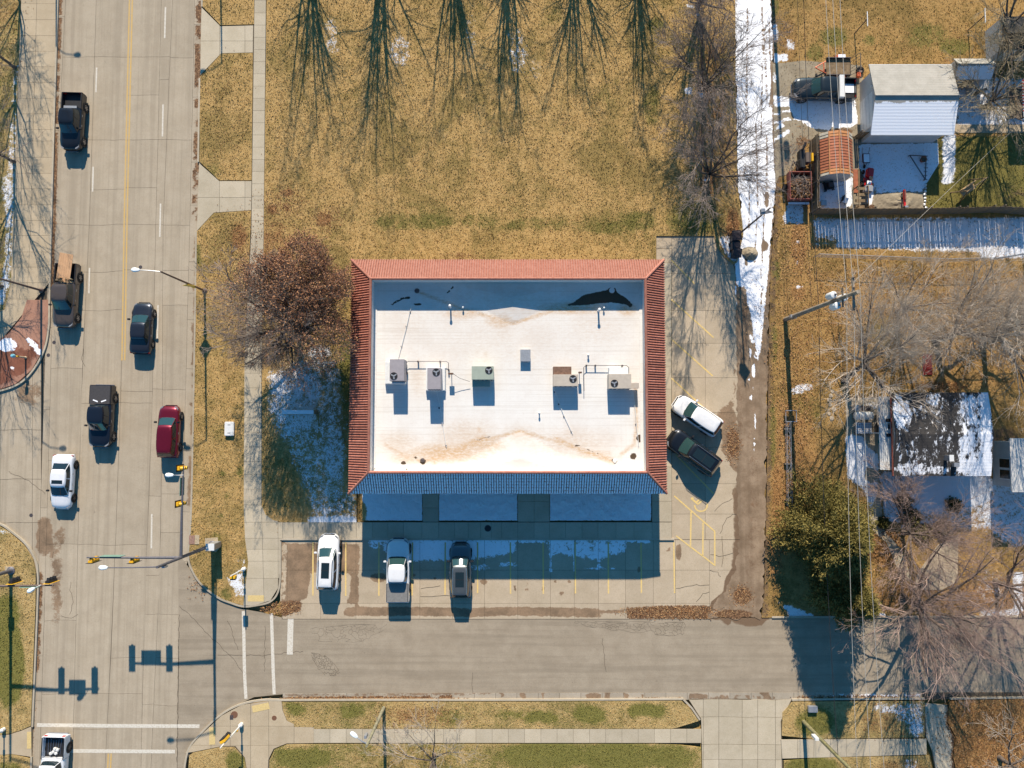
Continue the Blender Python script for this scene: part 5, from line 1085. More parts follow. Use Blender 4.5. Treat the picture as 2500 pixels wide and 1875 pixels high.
for k in range(6):
    MB().box(-1.25, 1.20, -0.60+k*0.20+0.004, -0.60+k*0.20+0.196, 0, 0.035, Mx).build('plank', pl_m, e)
lf = MB()
for k in range(60):
    x, y = random.uniform(0.9, 1.25)-d['hl']+0.45, random.uniform(-0.7, 0.75); a = random.uniform(0, 6.28); s_ = random.uniform(0.08, 0.2)
    lf.add([(x+s_*cos(a), y+s_*sin(a), 0.95+random.random()*0.35), (x-s_*0.4*sin(a), y+s_*0.4*cos(a), 1.0+random.random()*0.35), (x-s_*cos(a), y-s_*sin(a), 0.95+random.random()*0.3)], [(0, 1, 2)])
br = lf.build('brush_pile', M['twig_olive']); br.location = (pk_loc.x, pk_loc.y, 0); br.rotation_euler.z = pk_rot
tag(br, 'small heap of yellow-green brush at the head of the brown pickup bed', 'brush', kind='stuff')
vehicle('car', 'dark blue-grey sedan beside the yellow centre line, nose up', 'car', 344, 800, 88.5, (0.030, 0.034, 0.045), 'sedan', 4.45, 1.78, 1.42, 0.5, group=RP_)
t, d = vehicle('pickup_truck', 'navy pickup with flat grey bed cover in the middle lane', 'pickup truck', 247, 1016, -91.0, (0.012, 0.016, 0.026), 'pickup', 5.35, 1.92, 1.84, 0.3, bed=1.65, glass='glass', group=RP_)
MB().box(-d['hl']+0.05, -d['hl']+d['bl']-0.01, -d['hw']*0.90, d['hw']*0.90, d['zt']+0.022, d['zt']+0.055).build('bed_cover', simple('grey_vinyl', (0.055, 0.052, 0.055), 0.7), t, bevel=0.01)
for a in (0.35, -0.35): MB().box(-0.22, 0.22, -0.05, 0.05, d['zt']+0.056, d['zt']+0.07, Matrix.Translation((-d['hl']+d['bl']-0.28, a, 0)) @ Matrix.Rotation(a+1.57, 4, 'Z')).build('snow_streak', M['snow'], t)
vehicle('car', 'maroon red compact SUV heading up beside the right kerb', 'car', 411, 1053, 89.0, (0.18, 0.008, 0.022), 'suv', 4.45, 1.80, 1.62, 0.5, group=RP_)
vehicle('car', 'white sedan with dark sunroof and dark wheels on the left side', 'car', 150, 1177, -91.5, (0.74, 0.75, 0.78), 'sedan', 4.6, 1.82, 1.44, 0.0, sunroof=(0.62, 0.86, 0.72), rim_dark=True, glass='glass', group=RP_, trim=M['black'])
t, d = vehicle('pickup_truck', 'white pickup cut off by the bottom edge, tools in its bed', 'pickup truck', 131, 1882, -91.5, (0.72, 0.73, 0.75), 'pickup', 5.8, 1.98, 1.88, 0.0, bed=1.85, rim_dark=True, group=RP_)
for k in range(6):
    MB().tube([(-d['hl']+0.25+random.random()*0.2, -0.6+k*0.22, 0.75), (-d['hl']+1.5, -0.5+k*0.2, 0.9)], 0.02, 5).build('hand_tool', M['chrome'], t)
for k in range(5): MB().box(-0.12, 0.12, -0.12, 0.12, 0.72, 0.95, Matrix.Translation((-d['hl']+1.2+random.uniform(-.2, .3), random.uniform(-.5, .5), 0)) @ Matrix.Rotation(k, 4, 'Z')).build('cargo_bag', M['white_metal'], t, bevel=0.04)
vehicle('car', 'white SUV with long dark glass sunroof, leftmost of the parked cars', 'car', 801, 1372, 88.5, (0.76, 0.76, 0.76), 'suv', 4.65, 1.85, 1.66, 0.0, sunroof=(0.30, 0.86, 0.52), rails=True, group=PK)
t, d = vehicle('pickup_truck', 'white pickup with grey bed cover parked in front of the building', 'pickup truck', 972, 1392, 90, (0.74, 0.74, 0.74), 'pickup', 5.3, 1.95, 1.80, 0.0, bed=1.62, group=PK)
MB().box(-d['hl']+0.05, -d['hl']+d['bl']-0.01, -d['hw']*0.90, d['hw']*0.90, d['zt']+0.022, d['zt']+0.05).build('bed_cover', simple('grey_cover', (0.20, 0.195, 0.185), 0.6), t, bevel=0.01)
vehicle('car', 'dark grey SUV with glass roof, rightmost of the nose-in parked cars', 'car', 1124, 1392, 90, (0.115, 0.130, 0.135), 'suv', 4.6, 1.84, 1.65, 0.5, sunroof=(0.28, 0.82, 0.56), rails=True, group=PK)
vehicle('car', 'white hatchback SUV parked at an angle by the alley', 'car', 1702, 1014, 146, (0.76, 0.76, 0.76), 'suv', 4.45, 1.80, 1.62, 0.0, group=PK)
vehicle('car', 'black SUV with roof rails parked at an angle by the alley', 'car', 1693, 1104, 144, (0.010, 0.012, 0.016), 'suv', 4.85, 1.92, 1.74, 0.3, sunroof=(0.12, 0.88, 0.62), rails=True, group=PK)
t, d = vehicle('pickup_truck', 'dark green-black pickup parked on gravel beside the garage', 'pickup truck', 2011, 218, 179.0, (0.016, 0.024, 0.028), 'pickup', 5.5, 1.92, 1.80, 0.3, bed=1.70, group='vehicles around the back lots')
t.location.z = 0.085
MB().box(-d['hl']+1.22, -d['hl']+1.66, -1.0, 1.0, d['zt']+0.03, d['zt']+0.36).build('cross_bed_toolbox', M['white_metal'], t, bevel=0.03)
MB().box(-d['hl']+0.1, -d['hl']+1.2, -0.5, 0.3, 0.722, 0.78).build('bed_snow', M['snow'], t)
# =================================================================== STREET FURNITURE
M['sign_back'] = simple('pale_green_sign', (0.16, 0.27, 0.22), 0.5)
def rel(t, p): return Vector(p)-Vector(t.location)
def post(t, name, p0, p1, r0, r1, mat, n=10, base=True):
    MB().tube([rel(t, p0), rel(t, p1)], [r0, r1], n).build(name, mat, t, smooth=True)
    if base:
        q = rel(t, p0); MB().lathe([(r0*2.2, 0), (r0*2.2, 0.05), (r0*1.5, 0.12), (r0*1.05, 0.25)], (q.x, q.y, q.z), 12).build('base_flange', mat, t)
def signal_head(t, c, face, hous, vis, plate, tilt=0.0, H=1.05):
    """c: centre of the head (place), face: unit (x,y) it faces"""
    f = Vector((face[0], face[1], 0)).normalized(); a = math.atan2(f.y, f.x)
    Mx = Matrix.Translation(rel(t, c)) @ Matrix.Rotation(a, 4, 'Z')
    s = MB().box(-0.10, 0.10, -0.17, 0.17, -H/2, H/2, Mx).build('signal_head', hous, t, bevel=0.03)
    MB().box(-0.115, -0.102, -0.28, 0.28, -H/2-0.14, H/2+0.14, Mx).build('backplate', plate, s)
    for k, lm_ in enumerate(('lens_red', 'lens_amber', 'lens_green')):
        z = H/3*(1-k)
        v = MB(); v.tube([Mx @ Vector((0.10, 0, z)), Mx @ Vector((0.30, 0, z-0.03))], 0.135, 10, cap=False); v.tube([Mx @ Vector((0.30, 0, z-0.03)), Mx @ Vector((0.105, 0, z))], 0.125, 10, cap=False)
        v.build('visor', vis, s)
        MB().tube([Mx @ Vector((0.098, 0, z)), Mx @ Vector((0.115, 0, z))], 0.12, 12).build('lens', M[lm_], s)
    return s
def cobra(t, p0, p1, mat, head=True, r=0.045):
    a, b = Vector(p0), Vector(p1); mid = a.lerp(b, 0.5)+Vector((0, 0, 0.12))
    MB().tube([rel(t, a), rel(t, mid), rel(t, b)], [r*1.2, r, r*0.8], 8).build('lamp_arm', mat, t, smooth=True)
    if head:
        d = (b-a); d.z = 0; d.normalize(); an = math.atan2(d.y, d.x)
        Mx = Matrix.Translation(rel(t, b)) @ Matrix.Rotation(an, 4, 'Z')
        h = MB(); 
        for (x, w_, z0, z1) in ((0, .08, -.04, .05), (.15, .15, -.06, .10), (.45, .17, -.07, .10), (.62, .10, -.03, .05)): pass
        secs = []
        for (x, w_, z0, z1) in ((-0.02, .06, -.04, .05), (.12, .13, -.06, .09), (.36, .17, -.07, .10), (.55, .14, -.05, .07), (.63, .05, -.01, .03)):
            secs.append([tuple(Mx @ Vector(q)) for q in ((x, w_, z0), (x, w_*1.05, (z0+z1)/2), (x, w_*0.6, z1), (x, -w_*0.6, z1), (x, -w_*1.05, (z0+z1)/2), (x, -w_, z0))])
        loft(secs).build('lamp_head', M['lamp_glass'], t, smooth=True)
# --- signal pole at the near corner
b0 = P(519, 1330, 0.12)
t = thing('traffic_signal', 'grey traffic signal pole with two mast arms on the grass corner', 'traffic signal', b0)
post(t, 'pole', b0, b0+Vector((0, 0, 9.6)), 0.16, 0.10, M['pole_grey'])
e1 = P(212, 1361, 6.05); e2 = P(448, 1137, 6.05); h6 = b0+Vector((0, 0, 5.85))
MB().tube([rel(t, h6), rel(t, h6).lerp(rel(t, e1), 0.5)+Vector((0, 0, .08)), rel(t, e1)], [0.12, 0.085, 0.055], 10).build('mast_arm', M['pole_grey'], t, smooth=True)
MB().tube([rel(t, h6), rel(t, h6).lerp(rel(t, e2), 0.5)+Vector((0, 0, .08)), rel(t, e2)], [0.12, 0.085, 0.055], 10).build('mast_arm', M['pole_grey'], t, smooth=True)
ax = lambda px: (P(px, 1360, 6.0).x, b0.y+(e1.y-b0.y)*((P(px, 1360, 6.0).x-b0.x)/(e1.x-b0.x)))
for px in (221, 321):
    x, y = ax(px); MB().tube([rel(t, (x, y, 6.0)), rel(t, (x, y-0.34, 6.05)), rel(t, (x, y-0.34, 5.95))], 0.03, 6).build('hanger', M['black'], t)
    signal_head(t, (x, y-0.34, 5.55), (0, 1), M['signal_yellow'], M['signal_yellow'], M['black'])
x0_, y0_ = ax(245); x1_, y1_ = ax(298)
MB().box(*(rel(t, (x0_, y0_+0.06, 0)).x, rel(t, (x1_, 0, 0)).x), rel(t, (0, y0_+0.07, 0)).y, rel(t, (0, y0_+0.10, 0)).y, 5.45-0.12, 6.2-0.12).build('street_name_sign', M['sign_back'], t)
for py in (1143, 1230):
    q = P(434, py, 5.9); xx = b0.x+(e2.x-b0.x)*((q.y-b0.y)/(e2.y-b0.y))
    signal_head(t, (xx-0.30, q.y, 5.75), (1, 0), M['signal_yellow'], M['signal_yellow'], M['black'])
    MB().tube([rel(t, (xx, q.y, 5.98)), rel(t, (xx-0.30, q.y, 6.02))], 0.03, 6).build('hanger', M['black'], t)
qs = P(445, 1188, 6.0); MB().box(rel(t, qs).x-0.09, rel(t, qs).x-0.06, rel(t, qs).y-0.70, rel(t, qs).y+0.70, 5.5-.12, 6.25-.12).build('street_name_sign', M['sign_back'], t)
cobra(t, P(448, 1160, 6.1), P(423, 1160, 6.2), M['metal'], True, 0.03)
cobra(t, b0+Vector((0, 0, 9.45)), P(262, 1386, 9.9), M['pole_grey'])
MB().box(-0.14, 0.14, -0.25, -0.12, 8.2, 8.7).build('camera_box', M['metal'], t, bevel=0.02)
MB().prism([(P(x, y, .13).x-b0.x, P(x, y, .13).y-b0.y) for x, y in ((501, 1314), (532, 1312), (534, 1340), (528, 1347), (501, 1345))], 0.0, 0.04).build('concrete_pad', M['conc_warm'], t)
# control cabinet beside it
c0 = P(523, 1331, 0.15)
t = thing('signal_cabinet', 'pale grey signal control cabinet on a concrete pad at the corner', 'cabinet', (c0.x+0.30, c0.y+0.10, 0.15))
MB().box(-0.32, 0.32, -0.25, 0.25, 0.0, 1.55).build('cabinet_body', M['metal'], t, bevel=0.02); MB().box(-0.36, 0.36, -0.29, 0.29, 1.552, 1.60).build('cabinet_roof', M['white_metal'], t, bevel=0.01)
MB().box(-0.28, 0.28, -0.268, -0.252, 0.15, 1.45).build('cabinet_door', M['white_metal'], t)
c0 = P(474, 1318, 0.13)
t = thing('ground_vault', 'flat brown and tan vault lids set in the grass at the kerb', 'vault', (c0.x, c0.y, 0.12))
MB().box(-0.45, 0.05, -0.38, 0.38, -0.1, 0.03).build('brown_lid', simple('brown_lid', (0.30, 0.18, 0.14), 0.8), t, bevel=0.01); MB().box(0.06, 0.45, -0.38, 0.42, -0.1, 0.035).build('tan_lid', M['conc_warm'], t, bevel=0.01)
# --- signal pole at the left edge
b1 = P(27, 1393, 0.12)
t = thing('traffic_signal', 'traffic signal pole at the left edge with yellow-rimmed heads on its arm', 'traffic signal', b1)
post(t, 'pole', b1, b1+Vector((0, 0, 9.6)), 0.16, 0.10, M['pole_grey'])
e1 = P(131, 1429, 6.05); h6 = b1+Vector((0, 0, 5.85))
MB().tube([rel(t, h6), rel(t, h6).lerp(rel(t, e1), 0.5)+Vector((0, 0, .08)), rel(t, e1)], [0.12, 0.085, 0.055], 10).build('mast_arm', M['pole_brown'], t, smooth=True)
for px in (33, 122):
    q = P(px, 1424, 5.9); yy = b1.y+(e1.y-b1.y)*((q.x-b1.x)/(e1.x-b1.x))
    signal_head(t, (q.x, yy+0.28, 5.75), (0, 1), M['black'], M['black'], M['signal_yellow'])
    MB().tube([rel(t, (q.x, yy, 6.0)), rel(t, (q.x, yy+0.28, 5.95))], 0.03, 6).build('hanger', M['black'], t)
q0 = P(51, 1430, 6.0); q1 = P(96, 1430, 6.0); yy = b1.y+(e1.y-b1.y)*0.6
MB().box(rel(t, q0).x, rel(t, q1).x, rel(t, (0, yy, 0)).y-0.12, rel(t, (0, yy, 0)).y-0.09, 5.4, 6.15).build('street_name_sign', M['sign_back'], t)
cobra(t, P(100, 1428, 6.1), P(84, 1436, 6.3), M['white_metal'], True, 0.02)
cobra(t, b1+Vector((0, 0, 9.45)), b1+Vector((5.2, -0.3, 9.9)), M['pole_grey'])
MB().box(-0.5, 0.25, -0.2, 0.35, 0, 0.05).build('concrete_pad', M['conc_warm'], t)
MB().box(-0.22, 0.30, 0.20, 0.40, 2.6, 3.2).build('pedestrian_head', M['black'], t, bevel=0.02)
# --- street lights
def street_light(label, px, py, h, dx, dy, mat, sign=None, z0=0.12, armz=0.3, group='street lights'):
    b = P(px, py, z0); t = thing('street_light', label, 'street light', b, 0, group)
    post(t, 'pole', b, b+Vector((0, 0, h)), 0.10, 0.065, mat)
    if dx or dy: cobra(t, b+Vector((0, 0, h-0.05)), b+Vector((dx, dy, h+armz)), M['metal'], True, 0.035)
    if sign:
        zs, mt = sign
        for s in (1,):
            Mx = Matrix.Translation((0, -0.13, zs)) @ Matrix.Rotation(R(45), 4, 'Y')
            MB().box(-0.40, 0.40, -0.012, 0.012, -0.40, 0.40, Mx).build('warning_sign', M['yellow_sign'], t)
        MB().box(-0.14, 0.14, -0.14, -0.11, zs-1.05, zs-0.62).build('plaque', M['yellow_sign'], t)
    return t
street_light('brown street light on the grass verge with diamond warning sign', 500, 710, 7.9, -1.45, 0.06, M['pole_brown'], (3.0, None))
street_light('brown street light on the left pavement by the red corner', 101, 709, 7.9, 1.5, 0.0, M['pole_brown'], None, 0.13)
# street lights above the frame whose shadows fall on road and apron
street_light('street light beyond the top edge, shading the apron', 537, -190, 7.9, -1.4, -0.2, M['pole_brown'], None)
street_light('street light beyond the top edge, shading the left kerb', 138, -230, 7.9, 1.5, 0.0, M['pole_brown'], None)
# alley security light pole with diamond sign
b = P(1800, 575, 0.06)
t = thing('security_light', 'slim brown pole with square floodlight leaning over the snowy alley', 'light pole', b)
post(t, 'pole', b, b+Vector((0, 0, 8.0)), 0.085, 0.06, M['pole_brown'])
MB().box(-0.42, -0.08, -0.22, 0.22, 6.9, 7.25).build('floodlight', M['metal'], t, bevel=0.04); MB().tube([(0, 0, 7.0), (-0.2, 0, 7.1)], 0.03, 6).build('bracket', M['metal_dark'], t); MB().tube([(0, 0, 7.7), (0.25, 0.1, 7.95), (0.3, -0.1, 8.0)], 0.025, 6).build('bracket', M['metal_dark'], t)
MB().box(-0.38, 0.38, -0.10, -0.085, -0.38, 0.38, Matrix.Translation((0, 0, 7.2)) @ Matrix.Rotation(R(45), 4, 'Y')).build('sign_plate', M['metal'], t)
# wooden light pole at the bottom
b = P(937, 1728, 0.12); tp = P(908, 1822, 7.0)
t = thing('light_pole', 'greenish wooden light pole on the bottom verge with grey lamp', 'light pole', b)
post(t, 'pole', b, b+Vector((0, 0, 7.2)), 0.15, 0.10, simple('greenish_wood', (0.25, 0.23, 0.15), 0.9, var=0.25, scale=4), base=False)
cobra(t, b+Vector((0, 0, 6.8)), b+Vector((-0.75, 0.55, 7.0)), M['metal'])
MB().box(-0.5, -0.3, -0.12, 0.12, 5.1, 5.7).build('meter_box', M['metal'], t, bevel=0.02)
# pedestrian signals
def ped(label, px, py, h, fx, fy, heads, z0=0.12):
    b = P(px, py, z0); t = thing('pedestrian_signal', label, 'pedestrian signal', b, 0, 'pedestrian signals at the crossing')
    post(t, 'pole', b, b+Vector((0, 0, h)), 0.06, 0.05, M['white_metal'], 8)
    MB().lathe([(0.17, 0), (0.17, 0.35), (0.08, 0.42)], (0, 0, 0), 8).build('pole_base', M['white_metal'], t)
    for (z, ang, hs, mt) in heads:
        Mx = Matrix.Translation((0, 0, z)) @ Matrix.Rotation(ang, 4, 'Z')
        hd = MB().box(0.10, 0.32, -0.22, 0.22, -hs/2, hs/2, Mx).build('signal_head', M[mt], t, bevel=0.02)
        MB().box(0.32, 0.42, -0.20, 0.20, -hs/2+0.04, hs/2-0.04, Mx).build('hood', M['black'], hd)
        MB().box(0.0, 0.10, -0.03, 0.03, -0.05, 0.05, Mx).build('bracket', M['black'], hd)
    MB().box(-0.1, 0.1, -0.14, -0.05, 1.0, 1.25).build('push_button', M['signal_yellow'], t)
    return t
ped('white pedestrian signal post beside the ramp below the parking lot', 597, 1388, 3.0, 0, 0, [(2.45, R(-90), 0.45, 'signal_yellow')])
ped('white pedestrian signal post with double heads on the lower corner', 590, 1768, 4.4, 0, 0, [(3.3, R(120), 1.0, 'signal_yellow'), (2.5, R(150), 0.45, 'black')], 0.13)
ped('white pedestrian signal post at the lower left edge', 10, 1780, 3.0, 0, 0, [(2.5, R(-40), 0.9, 'black')])
# hydrant-like standpipe on the red corner
b = P(63, 873, 0.135)
t = thing('crossing_button_post', 'short post with pale blue cap on the red corner', 'post', b)
MB().lathe([(0.12, 0), (0.12, 0.08), (0.075, 0.12), (0.07, 1.45)], (0, 0, 0), 10).build('post', M['conc_warm'], t, smooth=True)
MB().lathe([(0.12, 1.45), (0.16, 1.5), (0.16, 1.68), (0.10, 1.78), (0.03, 1.8)], (0, 0, 0), 12).build('cap', simple('pale_blue_paint', (0.20, 0.50, 0.60), 0.4), t, smooth=True)
MB().box(0.02, 0.2, -0.05, 0.05, 1.1, 1.3).build('button_box', M['signal_yellow'], t)
# utility lids
b = P(562, 1047, 0.12)
t = thing('utility_pedestal', 'white flat-topped utility box in the grass strip', 'utility box', (b.x, b.y, 0.11))
MB().box(-0.40, 0.40, -0.62, 0.62, 0, 0.28).build('box', M['white_metal'], t, bevel=0.05); 
for s in (-0.35, 0.35): MB().box(-0.12, 0.12, s-0.02, s+0.02, 0.281, 0.295).build('handle', M['metal_dark'], t)
b = P(1982, 1729, 0.11)
t = thing('utility_pedestal', 'pale grey utility box on the shaded lower right verge', 'utility box', (b.x, b.y, 0.10))
MB().box(-0.40, 0.40, -0.28, 0.28, 0, 0.3).build('box', M['metal'], t, bevel=0.04); MB().box(-0.08, 0.08, -0.29, -0.281, 0.1, 0.2).build('latch', M['metal_dark'], t)
# monument sign wall beside the big tree
a, b_ = P(690, 1006, 1.25), P(767, 1006, 1.25)
t = thing('monument_sign', 'low snow-capped monument sign wall on the snowy lawn', 'sign', ((a.x+b_.x)/2, a.y, 0.1)); hw_ = (b_.x-a.x)/2
MB().box(-hw_, hw_, -0.17, 0.17, 0, 1.25).build('wall', M['brick'], t); MB().box(-hw_-0.04, hw_+0.04, -0.21, 0.21, 1.252, 1.32).build('coping', M['conc_walk'], t, bevel=0.01); MB().box(-hw_, hw_, -0.17, 0.17, 1.321, 1.36).build('snow_cap', M['snow'], t, bevel=0.015)
MB().box(-hw_*0.8, hw_*0.8, -0.195, -0.171, 0.3, 1.1).build('sign_panel', M['white_metal'], t)
# wheel bins
M['bin'] = simple('dark_brown_plastic', (0.030, 0.022, 0.025), 0.45, 0, 0.4, 0.15, 6)
def wheelie(label, px, py, s, rz):
    b = P(px, py, 0.06); t = thing('wheeled_bin', label, 'bin', (b.x, b.y, 0.05), rz, 'wheeled bins by the alley')
    w0, d0, h = 0.36*s, 0.38*s, 1.08*s
    m = MB(); m.add([(-w0*.8, -d0*.8, 0.05), (w0*.8, -d0*.8, 0.05), (w0*.8, d0*.8, 0.05), (-w0*.8, d0*.8, 0.05), (-w0, -d0, h), (w0, -d0, h), (w0, d0, h), (-w0, d0, h)], [(0, 3, 2, 1), (4, 5, 6, 7), (0, 1, 5, 4), (1, 2, 6, 5), (2, 3, 7, 6), (3, 0, 4, 7)])
    m.build('bin_body', M['bin'], t, bevel=0.03)
    lid = MB(); lid.box(-w0*1.06, w0*1.06, -d0*1.06, d0*1.06, h+0.002, h+0.05).box(-w0*0.8, w0*0.8, -d0*0.8, d0*0.8, h+0.05, h+0.085, taper=0.05); lid.build('lid', M['bin'], t, bevel=0.01)
    MB().tube([(-w0*0.8, d0*1.15, h-0.03), (w0*0.8, d0*1.15, h-0.03)], 0.02, 6).build('handle', M['black'], t)
    for s_ in (-1, 1): MB().lathe([(0.11, s_*w0*0.95), (0.12, s_*w0*1.0), (0.12, s_*(w0*1.0+0.05)), (0.10, s_*(w0+0.06))], (0, d0*0.85, 0.12), 12, 'X').build('wheel', M['rubber'], t)
wheelie('dark brown wheeled bin, topmost of the three by the alley', 1789, 583, 1.05, 0.1); wheelie('dark brown wheeled bin in the middle of the three by the alley', 1789, 605, 0.92, 0.05); wheelie('dark brown wheeled bin, lowest of the three by the alley', 1791, 624, 0.98, -0.12)
# dirt heap in the snow
hp = sheet('dirt_heap', [(1809, 610), (1816, 606), (1825, 603), (1838, 603), (1846, 608), (1851, 618), (1846, 628), (1842, 636), (1830, 636), (1820, 632), (1812, 622)], 0.05, M['gravel'], 0.12, None, zf=lambda X, Y, V: 0.42*np.clip(1-np.hypot((X-1831)/20, (Y-620)/16), 0, 1)**0.8+0.05*RNG.random(len(X)))
tag(hp, 'round tan heap of dirt in the middle of the snowy alley', 'dirt heap')
# kerb inlet box and wheel stop litter
b = P(1191, 1290, 0.13)
t = thing('cast_iron_cover', 'dark round cast-iron cover in the shaded walk before the building', 'cover', (b.x, b.y, 0.128))
MB().lathe([(0.24, 0), (0.24, 0.02), (0.20, 0.03), (0.05, 0.032)], (0, 0, 0), 20).build('cover', M['black'], t); MB().lathe([(0.29, 0), (0.29, 0.012), (0.245, 0.014)], (0, 0, 0), 20).build('ring', M['metal_dark'], t)
# =================================================================== POWER LINES
def transformer(t, x, y, z, s=1.0):
    c = MB().lathe([(0.24*s, -0.45*s), (0.27*s, -0.40*s), (0.27*s, 0.40*s), (0.24*s, 0.46*s), (0.10*s, 0.50*s)], (x, y, z), 14).build('transformer', M['white_metal'], t, smooth=True)
    MB().lathe([(0.05, 0), (0.07, 0.05), (0.04, 0.1), (0.07, 0.15), (0.03, 0.25)], (x+0.08, y, z+0.48*s), 8).build('bushing', M['pole_brown'], c)
M['pole_wood'] = simple('pale_pole_wood', (0.30, 0.245, 0.185), 0.9, var=0.25, scale=3)
b = P(1917, 780, 0.06); UP1 = b.copy()
tpx = P(2097, 714, 13.2)
t = thing('utility_pole', 'leaning-looking wooden utility pole with three white transformers', 'utility pole', b)
post(t, 'pole', b, b+Vector((0, 0, 13.2)), 0.20, 0.14, M['pole_wood'], 12, False)
for a in (0.3, 2.4, 4.5): transformer(t, 0.48*cos(a), 0.48*sin(a), 9.6+0.25*math.sin(a*3))
MB().box(-0.07, 0.07, -1.2, 1.2, 12.4, 12.54).build('crossarm', M['pole_wood'], t); MB().box(-0.05, 0.05, -0.7, 0.7, 10.8, 10.9).build('crossarm', M['wood_old'], t)
for y in (-1.1, -0.4, 0.4, 1.1): MB().lathe([(0.05, 0), (0.07, 0.04), (0.05, 0.1), (0.02, 0.16)], (0, y, 12.52), 8).build('insulator', M['pole_brown'], t)
for z in (1.6, 3.0, 4.6, 6.2): MB().tube([(0.17, 0.05, z), (0.17, 0.05, z+1.3)], 0.025, 6).build('conduit', M['metal'], t)
MB().box(0.12, 0.32, -0.16, 0.16, 1.1, 1.75).build('meter_box', M['metal'], t, bevel=0.02); MB().box(-0.3, -0.1, -0.14, 0.14, 1.6, 2.0).build('switch_box', M['metal'], t, bevel=0.02)
b2 = P(1962, 1762, 0.12); UP2 = b2.copy()
t = thing('utility_pole', 'mossy wooden utility pole at the lower right with white insulators', 'utility pole', b2)
post(t, 'pole', b2, b2+Vector((0, 0, 11.6)), 0.17, 0.11, simple('mossy_wood', (0.22, 0.20, 0.10), 0.95, var=0.3, scale=4), 12, False)
MB().box(-1.2, 1.2, -0.06, 0.06, 11.0, 11.12).build('crossarm', M['wood_old'], t)
for x in (-1.1, -0.5, 0.5, 1.1): MB().lathe([(0.06, 0), (0.10, 0.05), (0.06, 0.12), (0.09, 0.18), (0.03, 0.26)], (x, 0, 11.12), 8).build('insulator', M['white_metal'], t)
MB().box(-0.45, -0.15, -0.1, 0.1, 2.6, 3.4).build('sign_plate', M['white_metal'], t)
b3 = UP1+Vector((-0.6, 32.0, 0)); UP3 = b3
t = thing('utility_pole', 'wooden utility pole beyond the top edge carrying the wires', 'utility pole', b3)
post(t, 'pole', b3, b3+Vector((0, 0, 13.0)), 0.17, 0.11, M['wood_old'], 12, False); MB().box(-1.2, 1.2, -0.06, 0.06, 12.3, 12.42).build('crossarm', M['wood_old'], t)
transformer(t, 0.45, 0, 10.2)
def wire(label, a, b_, sag, r=0.014, mat=None, name='wire'):
    a, b_ = Vector(a), Vector(b_); pts = []
    for k in range(17):
        u = k/16; p = a.lerp(b_, u); p.z -= sag*4*u*(1-u); pts.append(p-a)
    o = MB().tube(pts, r, 5).build(name, mat or M['metal'], None, smooth=True); o.location = a
    return tag(o, label, 'power line', 'overhead wires')
pale = simple('pale_wire', (0.46, 0.42, 0.36), 0.6, 0.2)
for k, (dx, z, dxe) in enumerate(((-0.62, 12.2, -0.6), (-0.3, 12.55, 0), (0.05, 12.75, 0.35))):
    nm = ('left', 'middle', 'right')[k]
    wire(f'{nm} pale power line from transformer pole up past the top edge', UP1+Vector((dx+0.3, 0, z)), UP3+Vector((dx*1.6, 0, 12.5)), 0.5, 0.017, pale)
    wire(f'{nm} pale power line from transformer pole down to mossy pole', UP1+Vector((dx+0.3, 0, z)), UP2+Vector((-0.9+k*0.95, 0, 11.4)), 0.5, 0.017, pale)
wire('dark telephone cable from transformer pole up past the top edge', UP1+Vector((0.1, 0, 6.6)), UP3+Vector((0.1, 0, 6.6)), 0.5, 0.022, M['black'])
wire('dark telephone cable from transformer pole down to mossy pole', UP1+Vector((0.1, 0, 6.6)), UP2+Vector((0, 0, 6.4)), 0.6, 0.022, M['black'])
wire('thin second telephone cable from transformer pole past the top edge', UP1+Vector((-0.1, 0, 5.8)), UP3+Vector((-0.1, 0, 5.8)), 0.4, 0.014, M['black'])
wire('pale service wire slanting from transformer pole to the garden', UP1+Vector((0.2, 0, 9.0)), P(2468, 322, 3.0), 0.5, 0.012, pale)
# =================================================================== TREES
def grow(n_par, pts, rad, cnt, t0, ang, lenr, k, gn, up=0.0, wob=0.12, rr=0.55, out=0.0, centre=None, dirbias=None):
    """children of the branches pts (n,kp,3); returns (m,k,3), (m,k)"""
    n, kp, _ = pts.shape
    idx = np.repeat(np.arange(n), cnt); m = len(idx)
    t = gn.uniform(t0, 1.0, m)*(kp-1); i0 = np.minimum(t.astype(int), kp-2); fr = (t-i0)[:, None]
    a, b = pts[idx, i0], pts[idx, i0+1]; p = a+(b-a)*fr
    d = (b-a); d /= np.linalg.norm(d, axis=1, keepdims=True)+1e-9
    r0 = rad[idx, i0]*(1-fr[:, 0])+rad[idx, i0+1]*fr[:, 0]
    rv = gn.normal(size=(m, 3)); rv -= (rv*d).sum(1, keepdims=True)*d; rv /= np.linalg.norm(rv, axis=1, keepdims=True)+1e-9
    an = gn.uniform(ang*0.65, ang*1.3, m)[:, None]
    dr = d*np.cos(an)+rv*np.sin(an)
    dr[:, 2] += up
    if dirbias is not None: dr += dirbias
    if out and centre is not None:
        o = p-centre; o[:, 2] = 0; o /= np.linalg.norm(o, axis=1, keepdims=True)+1e-6; dr += o*out
    dr /= np.linalg.norm(dr, axis=1, keepdims=True)
    plen = np.linalg.norm(np.diff(pts, axis=1), axis=2).sum(1)[idx]
    L = plen*lenr*gn.uniform(0.65, 1.2, m)*(1.15-0.45*t/(kp-1))
    P_ = np.zeros((m, k, 3)); P_[:, 0] = p; cur = dr.copy()
    for j in range(1, k):
        cur = cur+gn.normal(size=(m, 3))*wob; cur[:, 2] += up*0.25
        cur /= np.linalg.norm(cur, axis=1, keepdims=True)
        P_[:, j] = P_[:, j-1]+cur*(L/(k-1))[:, None]
    rs = r0*rr; rd = rs[:, None]*np.linspace(1, 0.45, k)[None, :]
    return P_, rd
